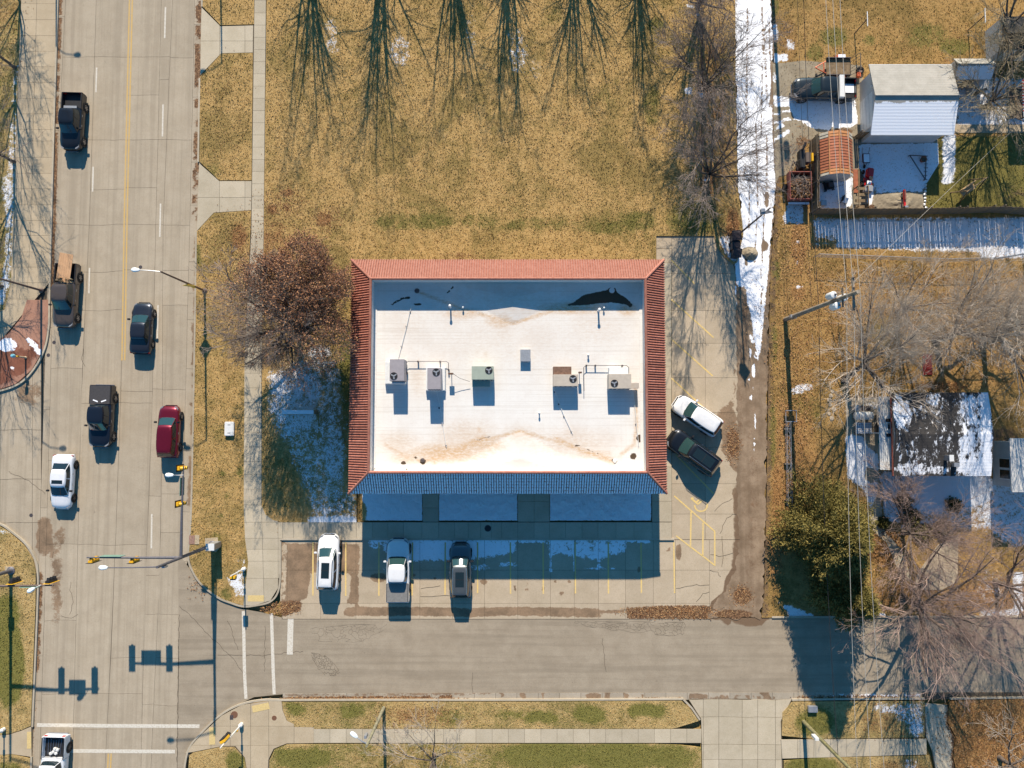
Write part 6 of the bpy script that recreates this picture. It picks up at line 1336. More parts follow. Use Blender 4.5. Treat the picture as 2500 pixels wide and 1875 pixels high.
def tubes_np(pts, rad, ns, rmin=0.006):
    n, k, _ = pts.shape
    rad = np.maximum(rad, rmin)
    tg = np.gradient(pts, axis=1); tg /= np.linalg.norm(tg, axis=2, keepdims=True)+1e-9
    ref = np.where(np.abs(tg[..., 2:3]) > 0.9, np.array([1., 0, 0]), np.array([0, 0, 1.]))
    a = np.cross(tg, ref); a /= np.linalg.norm(a, axis=2, keepdims=True)+1e-9; b = np.cross(tg, a)
    th = np.arange(ns)*2*pi/ns
    V = pts[:, :, None, :]+rad[:, :, None, None]*(a[:, :, None, :]*np.cos(th)[None, None, :, None]+b[:, :, None, :]*np.sin(th)[None, None, :, None])
    V = V.reshape(-1, 3)
    i = np.arange(n)[:, None, None]; j = np.arange(k-1)[None, :, None]; s = np.arange(ns)[None, None, :]
    base = i*k*ns+j*ns; s2 = (s+1) % ns
    F = np.stack([base+s, base+s2, base+ns+s2, base+ns+s], -1).reshape(-1, 4)
    return V, F
def merge(parts):
    Vs, Fs, b = [], [], 0
    for V, F in parts: Vs.append(V); Fs.append(F+b); b += len(V)
    return np.vstack(Vs), np.vstack(Fs)
def bare_tree(name, label, cat, px, py, h, seed, spread=1.0, z0=0.1, limbs=6, trunk_h=0.25, ang=0.75, mats=('bark', 'twig'), cnt=(7, 7, 6), group=None, r0=None, lean=(0, 0), up=0.18, leaves=None, tw=0.009, out=0.25, world=None, lenr=(0.62, 0.55, 0.5), ang2=0.75, t2=0.22, cloud=None):
    gn = np.random.default_rng(seed)
    b = Vector(world) if world else P(px, py, z0)
    t = thing(name, label, cat, b, 0, group)
    r0 = r0 or h*0.022
    tk = 6; tp = np.zeros((1, tk, 3)); th = h*trunk_h
    for j in range(1, tk): tp[0, j] = (lean[0]*th*j/(tk-1)+gn.normal()*0.04, lean[1]*th*j/(tk-1)+gn.normal()*0.04, th*j/(tk-1))
    trd = np.linspace(r0*1.25, r0*0.85, tk)[None, :]; trd[0, 0] *= 1.35
    # limbs
    c = np.array([[0, 0, 0.]])
    L1 = h*(1-trunk_h)*1.02
    P1 = np.zeros((limbs, 7, 3)); R1 = np.zeros((limbs, 7))
    for i in range(limbs):
        az = 2*pi*i/limbs+gn.uniform(-.4, .4); an = ang*gn.uniform(0.55, 1.25) if i else ang*0.2
        d = np.array([cos(az)*sin(an)*spread+lean[0]*0.5, sin(az)*sin(an)*spread+lean[1]*0.5, cos(an)]); d /= np.linalg.norm(d)
        P1[i, 0] = tp[0, -1]+np.array([0, 0, -gn.uniform(0, 0.25)*th]); ll = L1*gn.uniform(0.75, 1.0)
        for j in range(1, 7):
            d = d+gn.normal(size=3)*0.10; d[2] += up*0.35; d /= np.linalg.norm(d); P1[i, j] = P1[i, j-1]+d*ll/6
        R1[i] = np.linspace(r0*0.62, r0*0.10, 7)
    P2, R2 = grow(0, P1, R1, cnt[0], t2, ang2, lenr[0], 6, gn, up, 0.15, 0.48, out, c)
    P3, R3 = grow(0, P2, R2, cnt[1], 0.18, 0.7, lenr[1], 5, gn, up*0.8, 0.15, 0.6, out, c)
    P4, R4 = grow(0, P3, R3, cnt[2], 0.1, 0.65, lenr[2], 4, gn, up*0.6, 0.18, 0.65, out*0.5, c)
    V, F = merge([tubes_np(tp, trd, 10), tubes_np(P1, R1, 7)])
    npmesh('trunk', V, F, M[mats[0]], t, True)
    parts_ = [tubes_np(P2, R2, 5, 0.010), tubes_np(P3, R3, 3, tw*1.2), tubes_np(P4, R4, 3, tw)]
    E0 = None
    if cloud:                                  # fine end twigs filling the crown's volume
        nc, ctr, rad_, ln, lr = cloud
        d = gn.normal(size=(nc, 3)); d /= np.linalg.norm(d, axis=1, keepdims=True); u = gn.random(nc)**0.45
        lob = 1+0.13*np.sin(3*np.arctan2(d[:, 1], d[:, 0])+seed)+0.10*np.sin(7*np.arctan2(d[:, 1], d[:, 0])+2.0*d[:, 2]+seed)
        c0 = np.array(ctr)+d*u[:, None]*lob[:, None]*np.array(rad_)
        cl_ = np.sin(c0[:, 0]*1.9+seed)*np.sin(c0[:, 1]*1.7+seed*2)+0.6*np.sin(c0[:, 2]*2.3+c0[:, 0]*0.9+seed)+0.5*np.sin(c0[:, 0]*4.1-c0[:, 1]*3.7)
        c0 = c0[cl_ > lr]; nc = len(c0)
        dr = c0-np.array([0, 0, th*0.9]); dr /= np.linalg.norm(dr, axis=1, keepdims=True); dr += gn.normal(size=(nc, 3))*0.42; dr /= np.linalg.norm(dr, axis=1, keepdims=True)
        L_ = gn.uniform(ln*0.5, ln*1.3, nc); PC = np.zeros((nc, 4, 3)); PC[:, 0] = c0-dr*L_[:, None]*0.5
        for j in range(1, 4):
            dr = dr+gn.normal(size=(nc, 3))*0.20; dr /= np.linalg.norm(dr, axis=1, keepdims=True); PC[:, j] = PC[:, j-1]+dr*(L_/3)[:, None]
        parts_.append(tubes_np(PC, np.full((nc, 4), tw)*np.linspace(1, 0.5, 4), 3, tw*0.5)); E0 = PC[:, 1:].reshape(-1, 3)
    V, F = merge(parts_)
    npmesh('crown', V, F, M[mats[1]], t, True)
    if leaves:
        nl, keep, mat, sz = leaves
        E = np.vstack([P4[:, 1:].reshape(-1, 3), P3[:, 2:].reshape(-1, 3)]) if E0 is None else E0
        wv = keep(E); wv = wv/wv.sum()
        ii = gn.choice(len(E), nl, p=wv); c_ = E[ii]+gn.normal(size=(nl, 3))*0.10
        add_leaves(c_, sz, mat, t, gn, 'leaves')
    return t
def add_leaves(c_, sz, mat, parent, gn, name, flat=0.0, kind=None, tone=None):
    n = len(c_)
    nv = gn.normal(size=(n, 3)); nv[:, 2] = np.abs(nv[:, 2])+flat; nv /= np.linalg.norm(nv, axis=1, keepdims=True)
    u = np.cross(nv, gn.normal(size=(n, 3))); u /= np.linalg.norm(u, axis=1, keepdims=True)+1e-9; v = np.cross(nv, u)
    s = gn.uniform(sz*0.6, sz*1.3, n)[:, None]
    V = np.stack([c_+u*s, c_+v*s*0.45+nv*s*0.15, c_-u*s*0.8, c_-v*s*0.45+nv*s*0.15], 1).reshape(-1, 3)
    F = np.arange(4*n).reshape(-1, 4)
    tn = np.repeat(gn.random(n) if tone is None else tone, 4)
    o = npmesh(name, V, F, M[mat], parent, attrs={'tone': tn})
    if kind: o['kind'] = kind
    return o
# russet oak beside the building
bare_tree('oak_tree', 'large oak with russet leaves between the verge and the building', 'tree', 730, 802, 9.6, 11, 0.9, limbs=12, ang=0.80, trunk_h=0.22, cnt=(9, 7, 5), mats=('bark', 'twig'), r0=0.28, up=0.06, tw=0.012, lenr=(0.38, 0.5, 0.5), out=0.25, lean=(0.08, 0.10),
          cloud=(17000, (0.95, 0.35, 6.7), (5.7, 5.6, 3.2), 0.75, -0.55), leaves=(52000, lambda E: 0.05+np.clip(0.25+E[:, 1]*0.15+E[:, 0]*0.10, 0, 1)**1.6+0.25*(E[:, 0] > 2.2), 'oak_leaf', 0.078))
# row along the alley
AR = 'bare trees in the row beside the alley'
bare_tree('bare_tree', 'bare grey tree beside the alley, topmost of the row', 'tree', 1704, 20, 8.6, 21, 0.9, limbs=10, trunk_h=0.08, ang=0.62, cnt=(9, 8, 6), group=AR, up=0.10, out=0.3, lenr=(0.45, 0.55, 0.5), tw=0.008, r0=0.15)
bare_tree('bare_tree', 'bare grey tree beside the alley, middle of the row', 'tree', 1713, 222, 8.8, 22, 0.95, limbs=10, trunk_h=0.08, ang=0.62, cnt=(9, 8, 6), group=AR, up=0.10, out=0.3, lenr=(0.45, 0.55, 0.5), tw=0.008, r0=0.15)
bare_tree('bare_tree', 'bare grey tree beside the alley, lowest of the row', 'tree', 1726, 432, 9.2, 23, 0.95, limbs=10, trunk_h=0.08, ang=0.66, cnt=(9, 8, 6), group=AR, up=0.10, out=0.3, lenr=(0.45, 0.55, 0.5), tw=0.008, r0=0.15)
# row above the top edge that shades the lawn
TR = 'trees beyond the top edge'
for i, (px, h) in enumerate(((758, 13.2), (935, 12.6), (1102, 11.0), (1240, 10.6), (1402, 11.2), (1552, 11.2))):
    bare_tree('bare_tree', 'bare tree beyond the top edge, shading the lawn, %s of six from left' % ('first', 'second', 'third', 'fourth', 'fifth', 'sixth')[i], 'tree', px, -135, h, 40+i, 1.0, limbs=(7, 8, 6, 7, 7, 6)[i], trunk_h=0.06, ang=(0.30, 0.22, 0.24, 0.20, 0.22, 0.18)[i], cnt=(11, 5, 3), group=TR, up=0.06, tw=0.008, out=0.05, r0=0.19, lenr=(0.34, 0.42, 0.45), ang2=0.62, t2=0.06)
# left edge trees
for i, (px, py, h) in enumerate(((48, -60, 8.5), (38, 165, 9.0), (36, 395, 9.0))):
    bare_tree('bare_tree', 'bare tree leaning out of the left edge, %s from the top' % ('first', 'second', 'third')[i], 'tree', px, py, h, 60+i, 1.0, limbs=7, trunk_h=0.25, ang=0.75, cnt=(6, 6, 5), group='trees along the left edge', tw=0.007, r0=0.11)
bare_tree('bare_tree', 'bare tree leaning out of the left edge beside the side street', 'tree', 5, 700, 8.5, 65, 1.0, limbs=7, trunk_h=0.25, ang=0.75, cnt=(6, 6, 5), tw=0.007, r0=0.11)
# big pale trees on the right
bare_tree('bare_tree', 'pale spreading bare tree over the leafy back lot', 'tree', 2062, 930, 9.5, 71, 1.3, limbs=8, trunk_h=0.30, ang=0.85, cnt=(7, 7, 6), mats=('bark', 'twig_pale'), lean=(0.15, 0.50), up=0.04, cloud=(6000, (1.2, 3.6, 6.0), (4.6, 3.6, 2.4), 0.8, -0.55), r0=0.22, tw=0.0065)
bare_tree('bare_tree', 'very large pale bare tree filling the right edge above the house', 'tree', 2285, 830, 9.0, 72, 1.15, limbs=8, trunk_h=0.25, ang=0.85, cnt=(8, 7, 6), mats=('bark', 'twig_pale'), lean=(0.15, 0.15), up=0.04, cloud=(9000, (0.6, 1.4, 6.0), (5.6, 3.8, 2.6), 0.8, -0.55), r0=0.24, tw=0.0065)
bare_tree('bare_tree', 'pale bare tree at the right edge beside the dark-roofed house', 'tree', 2400, 830, 9.5, 73, 1.2, limbs=8, trunk_h=0.25, ang=0.9, cnt=(7, 7, 6), mats=('bark', 'twig_pale'), up=0.05, cloud=(8000, (0.6, 0.5, 5.6), (3.8, 4.4, 2.4), 0.8, -0.55), r0=0.22, tw=0.0065)
bare_tree('bare_tree', 'brownish bare tree above the dark-roofed house', 'tree', 2190, 760, 7.0, 74, 1.1, limbs=8, trunk_h=0.2, ang=0.9, cnt=(8, 8, 6), mats=('bark', 'twig_pale'), up=0.06, tw=0.0065)
bare_tree('bare_tree', 'reddish bare tree in the snowy front yard below the house', 'tree', 2205, 1300, 7.0, 75, 1.3, limbs=9, trunk_h=0.15, ang=1.0, cnt=(8, 8, 6), mats=('bark', 'twig_red'), up=0.07, cloud=(3500, (0.6, -0.2, 4.2), (3.6, 3.4, 1.8), 0.7, -0.55), tw=0.007)
bare_tree('bare_tree', 'large bare tree arching over the side street at lower right', 'tree', 2205, 1462, 9.0, 76, 1.4, limbs=8, trunk_h=0.18, ang=1.0, cnt=(7, 7, 5), mats=('bark', 'twig_red'), lean=(0.3, -0.15), up=0.05, cloud=(6000, (1.6, -1.2, 5.4), (5.4, 4.0, 2.0), 0.8, -0.55), r0=0.28, tw=0.0065)
bare_tree('bare_tree', 'bare tree at the right edge above the side street', 'tree', 2430, 1420, 8.5, 77, 1.3, limbs=8, trunk_h=0.2, ang=0.9, cnt=(6, 6, 5), mats=('bark', 'twig_red'), up=0.06, cloud=(4000, (0.2, 0, 5.2), (4.4, 4.0, 2.0), 0.8, -0.55), tw=0.0065)
bare_tree('bare_tree', 'grey bare tree at the top right corner', 'tree', 2425, 90, 8.0, 78, 1.3, limbs=8, trunk_h=0.2, ang=0.9, cnt=(7, 7, 5), mats=('bark', 'twig_olive'), up=0.06, tw=0.010)
bare_tree('bare_tree', 'grey-brown bare tree beside the garage under the right edge', 'tree', 2400, 262, 7.0, 79, 1.4, limbs=9, trunk_h=0.2, ang=1.0, cnt=(7, 7, 5), mats=('bark', 'twig_olive'), up=0.05, tw=0.010)
bare_tree('bare_tree', 'bare tree at the bottom edge over the front lawn', 'tree', 1060, 1842, 6.6, 80, 1.35, limbs=8, trunk_h=0.18, ang=1.0, cnt=(7, 6, 5), mats=('bark', 'twig_pale'), up=0.06, tw=0.006, r0=0.11)
bare_tree('bare_tree', 'bare tree cut off by the lower right corner', 'tree', 2440, 1850, 7.0, 81, 1.3, limbs=7, trunk_h=0.2, ang=0.9, cnt=(6, 6, 4), mats=('bark', 'twig_pale'), up=0.06, tw=0.009)
# cedars
def cedar(label, px, py, h, rad, nb, seed, notch=None):
    gn = np.random.default_rng(seed); b = P(px, py, 0.06)
    t = thing('cedar_tree', label, 'tree', b, 0, 'cedars beside the dirt alley')
    MB().tube([(0, 0, 0), (0.1, 0.05, h*0.4), (0.05, 0, h*0.92)], [0.03*h, 0.022*h, 0.04], 10).build('trunk', M['bark'], t, smooth=True)
    C = []; T = []; D = []
    ph = gn.uniform(0, 6, 4)
    for i in range(nb):
        z = h*(0.06+0.94*gn.random()**1.1); az = gn.uniform(0, 2*pi); f = z/h
        lob = 1+0.18*sin(2*az+ph[0])+0.16*sin(5*az+ph[1]+3*f)+0.10*sin(9*az+ph[2])
        r1 = rad*(1-f**1.7)*lob*gn.uniform(0.70, 1.08)+0.25
        if notch and abs((az-notch+pi) % (2*pi)-pi) < 0.38 and f < 0.55: r1 *= 0.5
        k = int(40+46*r1/rad); u = gn.random(k)**0.65; rr = 0.15+u*(r1-0.15)
        el = 0.30+0.5*f; d0 = np.array([cos(az)*cos(el), sin(az)*cos(el), sin(el)])
        sp = (0.09+0.30*u*(1.15-u))*(0.6+0.4*r1/rad)
        C.append(np.stack([rr*cos(az)+gn.normal(size=k)*sp, rr*sin(az)+gn.normal(size=k)*sp, np.maximum(z+rr*0.28-0.045*rr*rr+gn.normal(size=k)*sp*0.6, 0.12)], 1))
        dd = d0[None]+gn.normal(size=(k, 3))*0.55; D.append(dd/np.linalg.norm(dd, axis=1, keepdims=True))
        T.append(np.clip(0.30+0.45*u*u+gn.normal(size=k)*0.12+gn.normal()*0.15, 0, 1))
    C, D, T = np.vstack(C), np.vstack(D), np.concatenate(T); n = len(C)
    w_ = np.cross(D, gn.normal(size=(n, 3))); w_ /= np.linalg.norm(w_, axis=1, keepdims=True)+1e-9
    L = gn.uniform(0.09, 0.22, n)[:, None]; wd = gn.uniform(0.022, 0.05, n)[:, None]
    V = np.stack([C-D*L*0.5, C+w_*wd, C+D*L, C-w_*wd], 1).reshape(-1, 3)
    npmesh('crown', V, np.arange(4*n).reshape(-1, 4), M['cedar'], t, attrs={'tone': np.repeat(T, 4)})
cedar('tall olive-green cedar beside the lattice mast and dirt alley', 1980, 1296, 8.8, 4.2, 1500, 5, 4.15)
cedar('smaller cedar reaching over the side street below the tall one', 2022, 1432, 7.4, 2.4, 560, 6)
# clipped dark shrubs in front of the house
def shrub(label, px, py, r, h, seed):
    gn = np.random.default_rng(seed); b = P(px, py, 0.06); t = thing('shrub', label, 'shrub', b, 0, 'dark shrubs before the house')
    n = int(1500*r*r+400); d = gn.normal(size=(n, 3)); d[:, 2] = np.abs(d[:, 2]); d /= np.linalg.norm(d, axis=1, keepdims=True)
    rr = gn.random(n)**0.4*(1+0.25*np.sin(d[:, 0]*7+seed)*np.cos(d[:, 1]*6)); C = d*rr[:, None]*np.array([r, r, h])
    MB().tube([(0, 0, 0), (0, 0, h*0.6)], 0.05, 6).build('stem', M['bark'], t)
    add_leaves(C, 0.09, 'cedar', t, gn, 'foliage', 0.2, tone=gn.random(n)*0.5)
for k, (px, py, r, h) in enumerate(((2204, 1222, 0.75, 0.9), (2222, 1262, 0.9, 0.8), (2326, 1232, 0.7, 0.8), (2250, 1300, 0.9, 0.7), (2300, 1290, 0.8, 0.7), (2152, 1275, 0.6, 0.7))):
    shrub('dark %s shrub %s' % (('upright', 'round', 'small', 'wide', 'broad', 'low')[k], ('at the left corner of the house front', 'below the upright shrub before the house', 'at the right of the house front', 'beside the front walk of the house', 'in the middle of the snowy front yard', 'beside the bend of the front walk')[k]), px, py, r, h, 90+k)
# =================================================================== BACK LOTS
def shingle_mat(name, a, b, snowy=True):
    m = Mat(name); n1 = m.noise(1.2, 5, 0.7); n2 = m.noise(14, 4, 0.7, m.map((1, 2.5, 1)))
    wv = m.nd('ShaderNodeTexWave', {'Vector': m.coord(), 'Scale': 1.3, 'Distortion': 0.5}, bands_direction='Y').outputs[1]
    c = m.mix(m.step(n1, 0.3, 0.7), a, b); c = m.mix(m.math('MULTIPLY', m.step(n2, 0.45, 0.75), 0.45), c, tuple(q*0.45 for q in a))
    c = m.mix(m.math('MULTIPLY', m.step(wv, 0.0, 0.25), -0.0), c, a)
    sn = m.thr('snow', m.math('ADD', m.math('MULTIPLY', m.noise(1.6, 7, 0.78, m.map((1.6, 0.8, 1))), 0.8), m.math('MULTIPLY', m.noise(9, 3, 0.6, m.map((2.0, 0.4, 1))), 0.2)), 2.0, 0.08)
    c = m.mix(sn, c, (0.86, 0.88, 0.92))
    return m.out(c, 0.9, m.bump(m.math('ADD', n2, m.math('MULTIPLY', wv, 0.6)), 0.4, 0.016), 0, 0.2)
M['shingle_grey'] = shingle_mat('grey_shingle', (0.33, 0.31, 0.27), (0.40, 0.375, 0.33))
M['shingle_dark'] = shingle_mat('dark_shingle', (0.036, 0.034, 0.034), (0.062, 0.057, 0.053))
M['siding'] = simple('pale_siding', (0.55, 0.54, 0.52), 0.7, var=0.06, scale=2)
def roof_part(t, name, corners, mat, masks=None, res=0.3, th=0.10, nrm_up=True):
    """4 corners (places): a b bottom edge, c d top edge. A finely divided slab with masks"""
    a, b, c, d = [Vector(q) for q in corners]
    nu = max(2, int((b-a).length/res)); nv = max(2, int((d-a).length/res))
    V = []
    for j in range(nv+1):
        for i in range(nu+1):
            u, v = i/nu, j/nv; V.append(a.lerp(b, u).lerp(d.lerp(c, u), v))
    n0 = (b-a).cross(d-a).normalized(); n0 = n0 if n0.z > 0 else -n0
    W = np.array([(p.x, p.y, p.z) for p in V]); at = eval_masks(masks, W[:, 0], W[:, 1], W[:, 2]) if masks else {}
    F = [(j*(nu+1)+i, j*(nu+1)+i+1, (j+1)*(nu+1)+i+1, (j+1)*(nu+1)+i) for j in range(nv) for i in range(nu)]
    k = len(V); B = [a-n0*th, b-n0*th, c-n0*th, d-n0*th]; ci = [0, nu, k-1, k-1-nu]
    W = np.vstack([W, [(p.x, p.y, p.z) for p in B]])
    ed = [F]; rim = [(ci[q], k+q, k+(q+1) % 4, ci[(q+1) % 4]) for q in range(4)]+[(k+3, k+2, k+1, k)]
    at = {q: np.concatenate([v, v[ci]]) for q, v in at.items()}
    W = W-np.array(t.location)
    return npmesh(name, W, np.array(F+rim, np.int32), mat, t, attrs=at)
# ---- garage
ze, zr_ = 2.7, 3.6
A0, A1 = P(2120, 158, ze), P(2324, 158, ze); Rw, Re = P(2138, 233, zr_), P(2346, 230, zr_); S0, S1 = P(2127, 329, ze), P(2325, 331, ze)
x0 = (A0.x+S0.x+Rw.x)/3; x1 = (A1.x+S1.x+Re.x)/3; yN = A0.y; yS = S0.y; yR = Rw.y
t = thing('garage', 'grey-roofed garage with snow on its shaded lower slope', 'garage', ((x0+x1)/2, (yN+yS)/2, 0.06))
roof_part(t, 'roof_slope', [(x0, yN, ze), (x1, yN, ze), (x1, yR, zr_), (x0, yR, zr_)], M['shingle_grey'])
sl = roof_part(t, 'roof_slope', [(x0, yS, ze), (x1, yS, ze), (x1, yR, zr_), (x0, yR, zr_)], M['shingle_grey'], {'snow': [m_pol([(2125, 250), (2352, 248), (2345, 340), (2120, 338)], .95, 9)]})
sl['label'] = 'snow-covered lower roof slope'
MB().tube([rel(t, (x0, yR, zr_+0.03)), rel(t, (x1, yR, zr_+0.03))], 0.07, 6).build('ridge_cap', M['shingle_grey'], t)
wx0, wx1, wy0, wy1 = x0+0.45, x1-0.35, yS+0.35, yN-0.35
for nm, bx in (('wall', (wx0, wx1, wy0, wy0+0.12)), ('wall', (wx0, wx1, wy1-0.12, wy1))):
    MB().box(rel(t, (bx[0], 0, 0)).x, rel(t, (bx[1], 0, 0)).x, rel(t, (0, bx[2], 0)).y, rel(t, (0, bx[3], 0)).y, 0, ze-0.02).build(nm, M['siding'], t)
for xx in (wx0, wx1-0.12):
    m = MB(); q = rel(t, (xx, 0, 0)); ys, yn, yr = rel(t, (0, wy0+0.12, 0)).y, rel(t, (0, wy1-0.12, 0)).y, rel(t, (0, yR, 0)).y
    pr = [(ys, 0), (yn, 0), (yn, ze-0.05), (yr, zr_-0.25), (ys, ze-0.05)]
    m.add([(q.x, a, b) for a, b in pr]+[(q.x+0.12, a, b) for a, b in pr], [(4, 3, 2, 1, 0), (5, 6, 7, 8, 9)]+[(i, (i+1) % 5, 5+(i+1) % 5, 5+i) for i in range(5)]); m.build('gable_wall', M['siding'], t)
g0 = rel(t, (wx0-0.03, 0, 0)).x
dm = (rel(t, (0, yS, 0)).y+1.1, rel(t, (0, yS, 0)).y+4.0); dd = MB().box(g0, g0+0.028, dm[0], dm[1], 0.02, 2.2).build('garage_door', M['white_metal'], t)
for k in range(1, 4): MB().box(g0-0.006, g0-0.001, dm[0], dm[1], 0.55*k-0.02, 0.55*k+0.02).build('panel_joint', M['metal'], dd)
for yy in (rel(t, (0, yN, 0)).y-0.05, rel(t, (0, yS, 0)).y-0.02): MB().box(rel(t, (x0, 0, 0)).x, rel(t, (x1, 0, 0)).x, yy, yy+0.09, ze-0.18, ze-0.06).build('gutter', M['white_metal'], t)
for yy in (0.35, 1.2):
    MB().box(g0-0.15, g0-0.01, rel(t, (0, yN, 0)).y-0.6-yy, rel(t, (0, yN, 0)).y-0.45-yy, 2.25, 2.42).build('wall_lamp', M['white_metal'], t)
# ---- rusty shed
t = thing('garden_shed', 'small shed with rust-red ribbed gambrel roof by the wooden fence', 'shed', P(2040, 380, 0.09))
ys0, ys1 = P(2040, 428, 2.0).y, P(2040, 323, 2.0).y
xb = [P(2002, 380, 1.65).x, P(2024.5, 380, 2.25).x, P(2050, 380, 2.5).x, P(2072, 380, 2.25).x, P(2081.5, 380, 1.65).x]; zbv = [1.65, 2.25, 2.5, 2.25, 1.65]
M['rust_roof'] = simple('rust_red_metal', (0.36, 0.125, 0.065), 0.7, 0.1, 0.3, 0.2, 3); M['rust_roof2'] = simple('orange_rust_metal', (0.45, 0.20, 0.08), 0.7, 0.1, 0.3, 0.2, 3); M['pale_board'] = simple('pale_old_board', (0.42, 0.38, 0.31), 0.9, var=0.2, scale=4)
nr = 15
for f in range(4):
    a0, a1 = Vector((xb[f], 0, zbv[f])), Vector((xb[f+1], 0, zbv[f+1])); n0 = Vector((-(a1.z-a0.z), 0, a1.x-a0.x)).normalized()
    for k in range(nr):
        y0, y1 = ys0+(ys1-ys0)*k/nr+0.012, ys0+(ys1-ys0)*(k+1)/nr-0.012
        q = []
        for (p, yy) in ((a0, y0), (a1, y0), (a1, y1), (a0, y1)):
            lift = 0.03 if yy == y0 else 0.0
            q.append(rel(t, (p.x, yy, p.z))+n0*lift)
        q2 = [p-n0*0.025 for p in q]
        m = MB(); m.add(q+q2, [(0, 1, 2, 3), (7, 6, 5, 4), (0, 4, 5, 1), (1, 5, 6, 2), (2, 6, 7, 3), (3, 7, 4, 0)])
        m.build('roof_panel', M['pale_board'] if (f in (0, 3) and k in (0, 13, 14)) else M['rust_roof2'] if k in (0, 1, 13, 14) else M['rust_roof'], t)
for f in (1, 2, 3): MB().box(rel(t, (xb[f]-0.05, 0, 0)).x, rel(t, (xb[f]+0.05, 0, 0)).x, rel(t, (0, ys0, 0)).y, rel(t, (0, ys1, 0)).y, zbv[f]-0.05, zbv[f]-0.035).build('roof_batten', M['rust_roof2'], t)
pr = [(rel(t, (xb[i], 0, 0)).x+(0.05 if i == 0 else -0.05 if i == 4 else 0), zbv[i]-0.14) for i in range(5)]
pr = [(pr[0][0], 0)]+pr+[(pr[-1][0], 0)]
for yy in (ys0+0.12, ys1-0.2):
    y = rel(t, (0, yy, 0)).y; n = len(pr)
    m = MB(); m.add([(a, y, b) for a, b in pr]+[(a, y+0.08, b) for a, b in pr], [tuple(range(n)), tuple(range(n, 2*n))[::-1]]+[(i, n+i, n+(i+1) % n, (i+1) % n) for i in range(n)]); m.build('gable_wall', M['siding'], t)
for xx in (pr[0][0], pr[-1][0]-0.06): MB().box(xx, xx+0.06, rel(t, (0, ys0+0.2, 0)).y, rel(t, (0, ys1-0.2, 0)).y, 0, 1.5).build('side_wall', M['siding'], t)
# ---- wooden fences: each board its own part
def board_fence(name, label, path, h, bw=0.14, lean=0.0):
    pts = [P(a, b, 0.06) for a, b in path]; t = thing(name, label, 'fence', pts[0])
    me = MB().box(-bw*0.47, bw*0.47, -0.011, 0.011, 0, h).mesh('board'); me.materials.append(M['wood'])
    me2 = MB().box(-bw*0.47, bw*0.47, -0.011, 0.011, 0, h*0.96).mesh('board'); me2.materials.append(M['wood_old'])
    for a, b in zip(pts[:-1], pts[1:]):
        d = b-a; L = d.length; an = math.atan2(d.y, d.x); n = int(L/bw); nn = Vector((-d.y, d.x, 0)).normalized()
        for k in range(n):
            p = a+d*((k+0.5)/n)+nn*random.uniform(-0.008, 0.008)
            o = link('board', me if random.random() < 0.7 else me2, None, t); o.location = rel(t, p); o.rotation_euler = (random.uniform(-.01, .01), random.uniform(-.012, .012), an)
        for z in (0.35, h-0.3): 
            MB().box(0, L, -0.05, 0.0, z-0.045, z+0.045, Matrix.Translation(rel(t, a)+nn*0.065) @ Matrix.Rotation(an, 4, 'Z')).build('rail', M['wood_old'], t)
        for k in range(int(L/2.4)+1):
            p = a+d*min(1, k*2.4/L)+nn*0.11; MB().box(-0.05, 0.05, -0.05, 0.05, 0, h+0.05, Matrix.Translation(rel(t, p)) @ Matrix.Rotation(an, 4, 'Z')).build('post', M['wood_old'], t)
    return t
board_fence('board_fence', 'weathered wooden fence running down beside the rust-roofed shed', [(1979, 522), (1977, 345)], 1.85)
board_fence('board_fence', 'long wooden fence along the top of the snowy strip', [(1981, 524), (2180, 524), (2330, 522), (2420, 519), (2560, 528)], 1.85)
board_fence('board_fence', 'short wooden fence between rust-roofed shed and garage', [(2084, 340), (2112, 340)], 1.6)
# chain-link fence
def chainlink(label, path, h, z0=0.06):
    pts = [P(a, b, z0) for a, b in path]; t = thing('chain_link_fence', label, 'fence', pts[0])
    mesh = MB()
    for a, b in zip(pts[:-1], pts[1:]):
        d = b-a; L = d.length; u = d/L; n = int(L/0.20)
        for k in range(-int(h/0.20), n+1):
            for s in (1, -1):
                xa = k*0.20 if s > 0 else k*0.20+h; xe = xa+s*h; z0_, z1_ = 0.03, h
                q0 = min(max(xa, 0), L); q1 = min(max(xe, 0), L)
                if abs(q1-q0) < 0.02: continue
                p0 = a+u*q0; p1 = a+u*q1; zA = 0.03+(h-0.03)*abs(q0-xa)/h; zB = 0.03+(h-0.03)*abs(q1-xa)/h
                mesh.tube([rel(t, p0)+Vector((0, 0, zA)), rel(t, p1)+Vector((0, 0, zB))], 0.006, 3, cap=False)
        for k in range(int(L/2.8)+1):
            p = a+u*min(L, k*2.8); MB().tube([rel(t, p), rel(t, p)+Vector((0, 0, h+0.08))], 0.03, 6).build('post', M['metal'], t)
        MB().tube([rel(t, a)+Vector((0, 0, h)), rel(t, b)+Vector((0, 0, h))], 0.022, 6).build('top_rail', M['metal'], t)
    o = mesh.build('wire_mesh', M['metal'], t); o['kind'] = 'stuff'
chainlink('chain-link fence along the lower edge of the snowy strip', [(1986, 628), (2150, 634), (2300, 640), (2420, 636), (2560, 612)], 1.25)
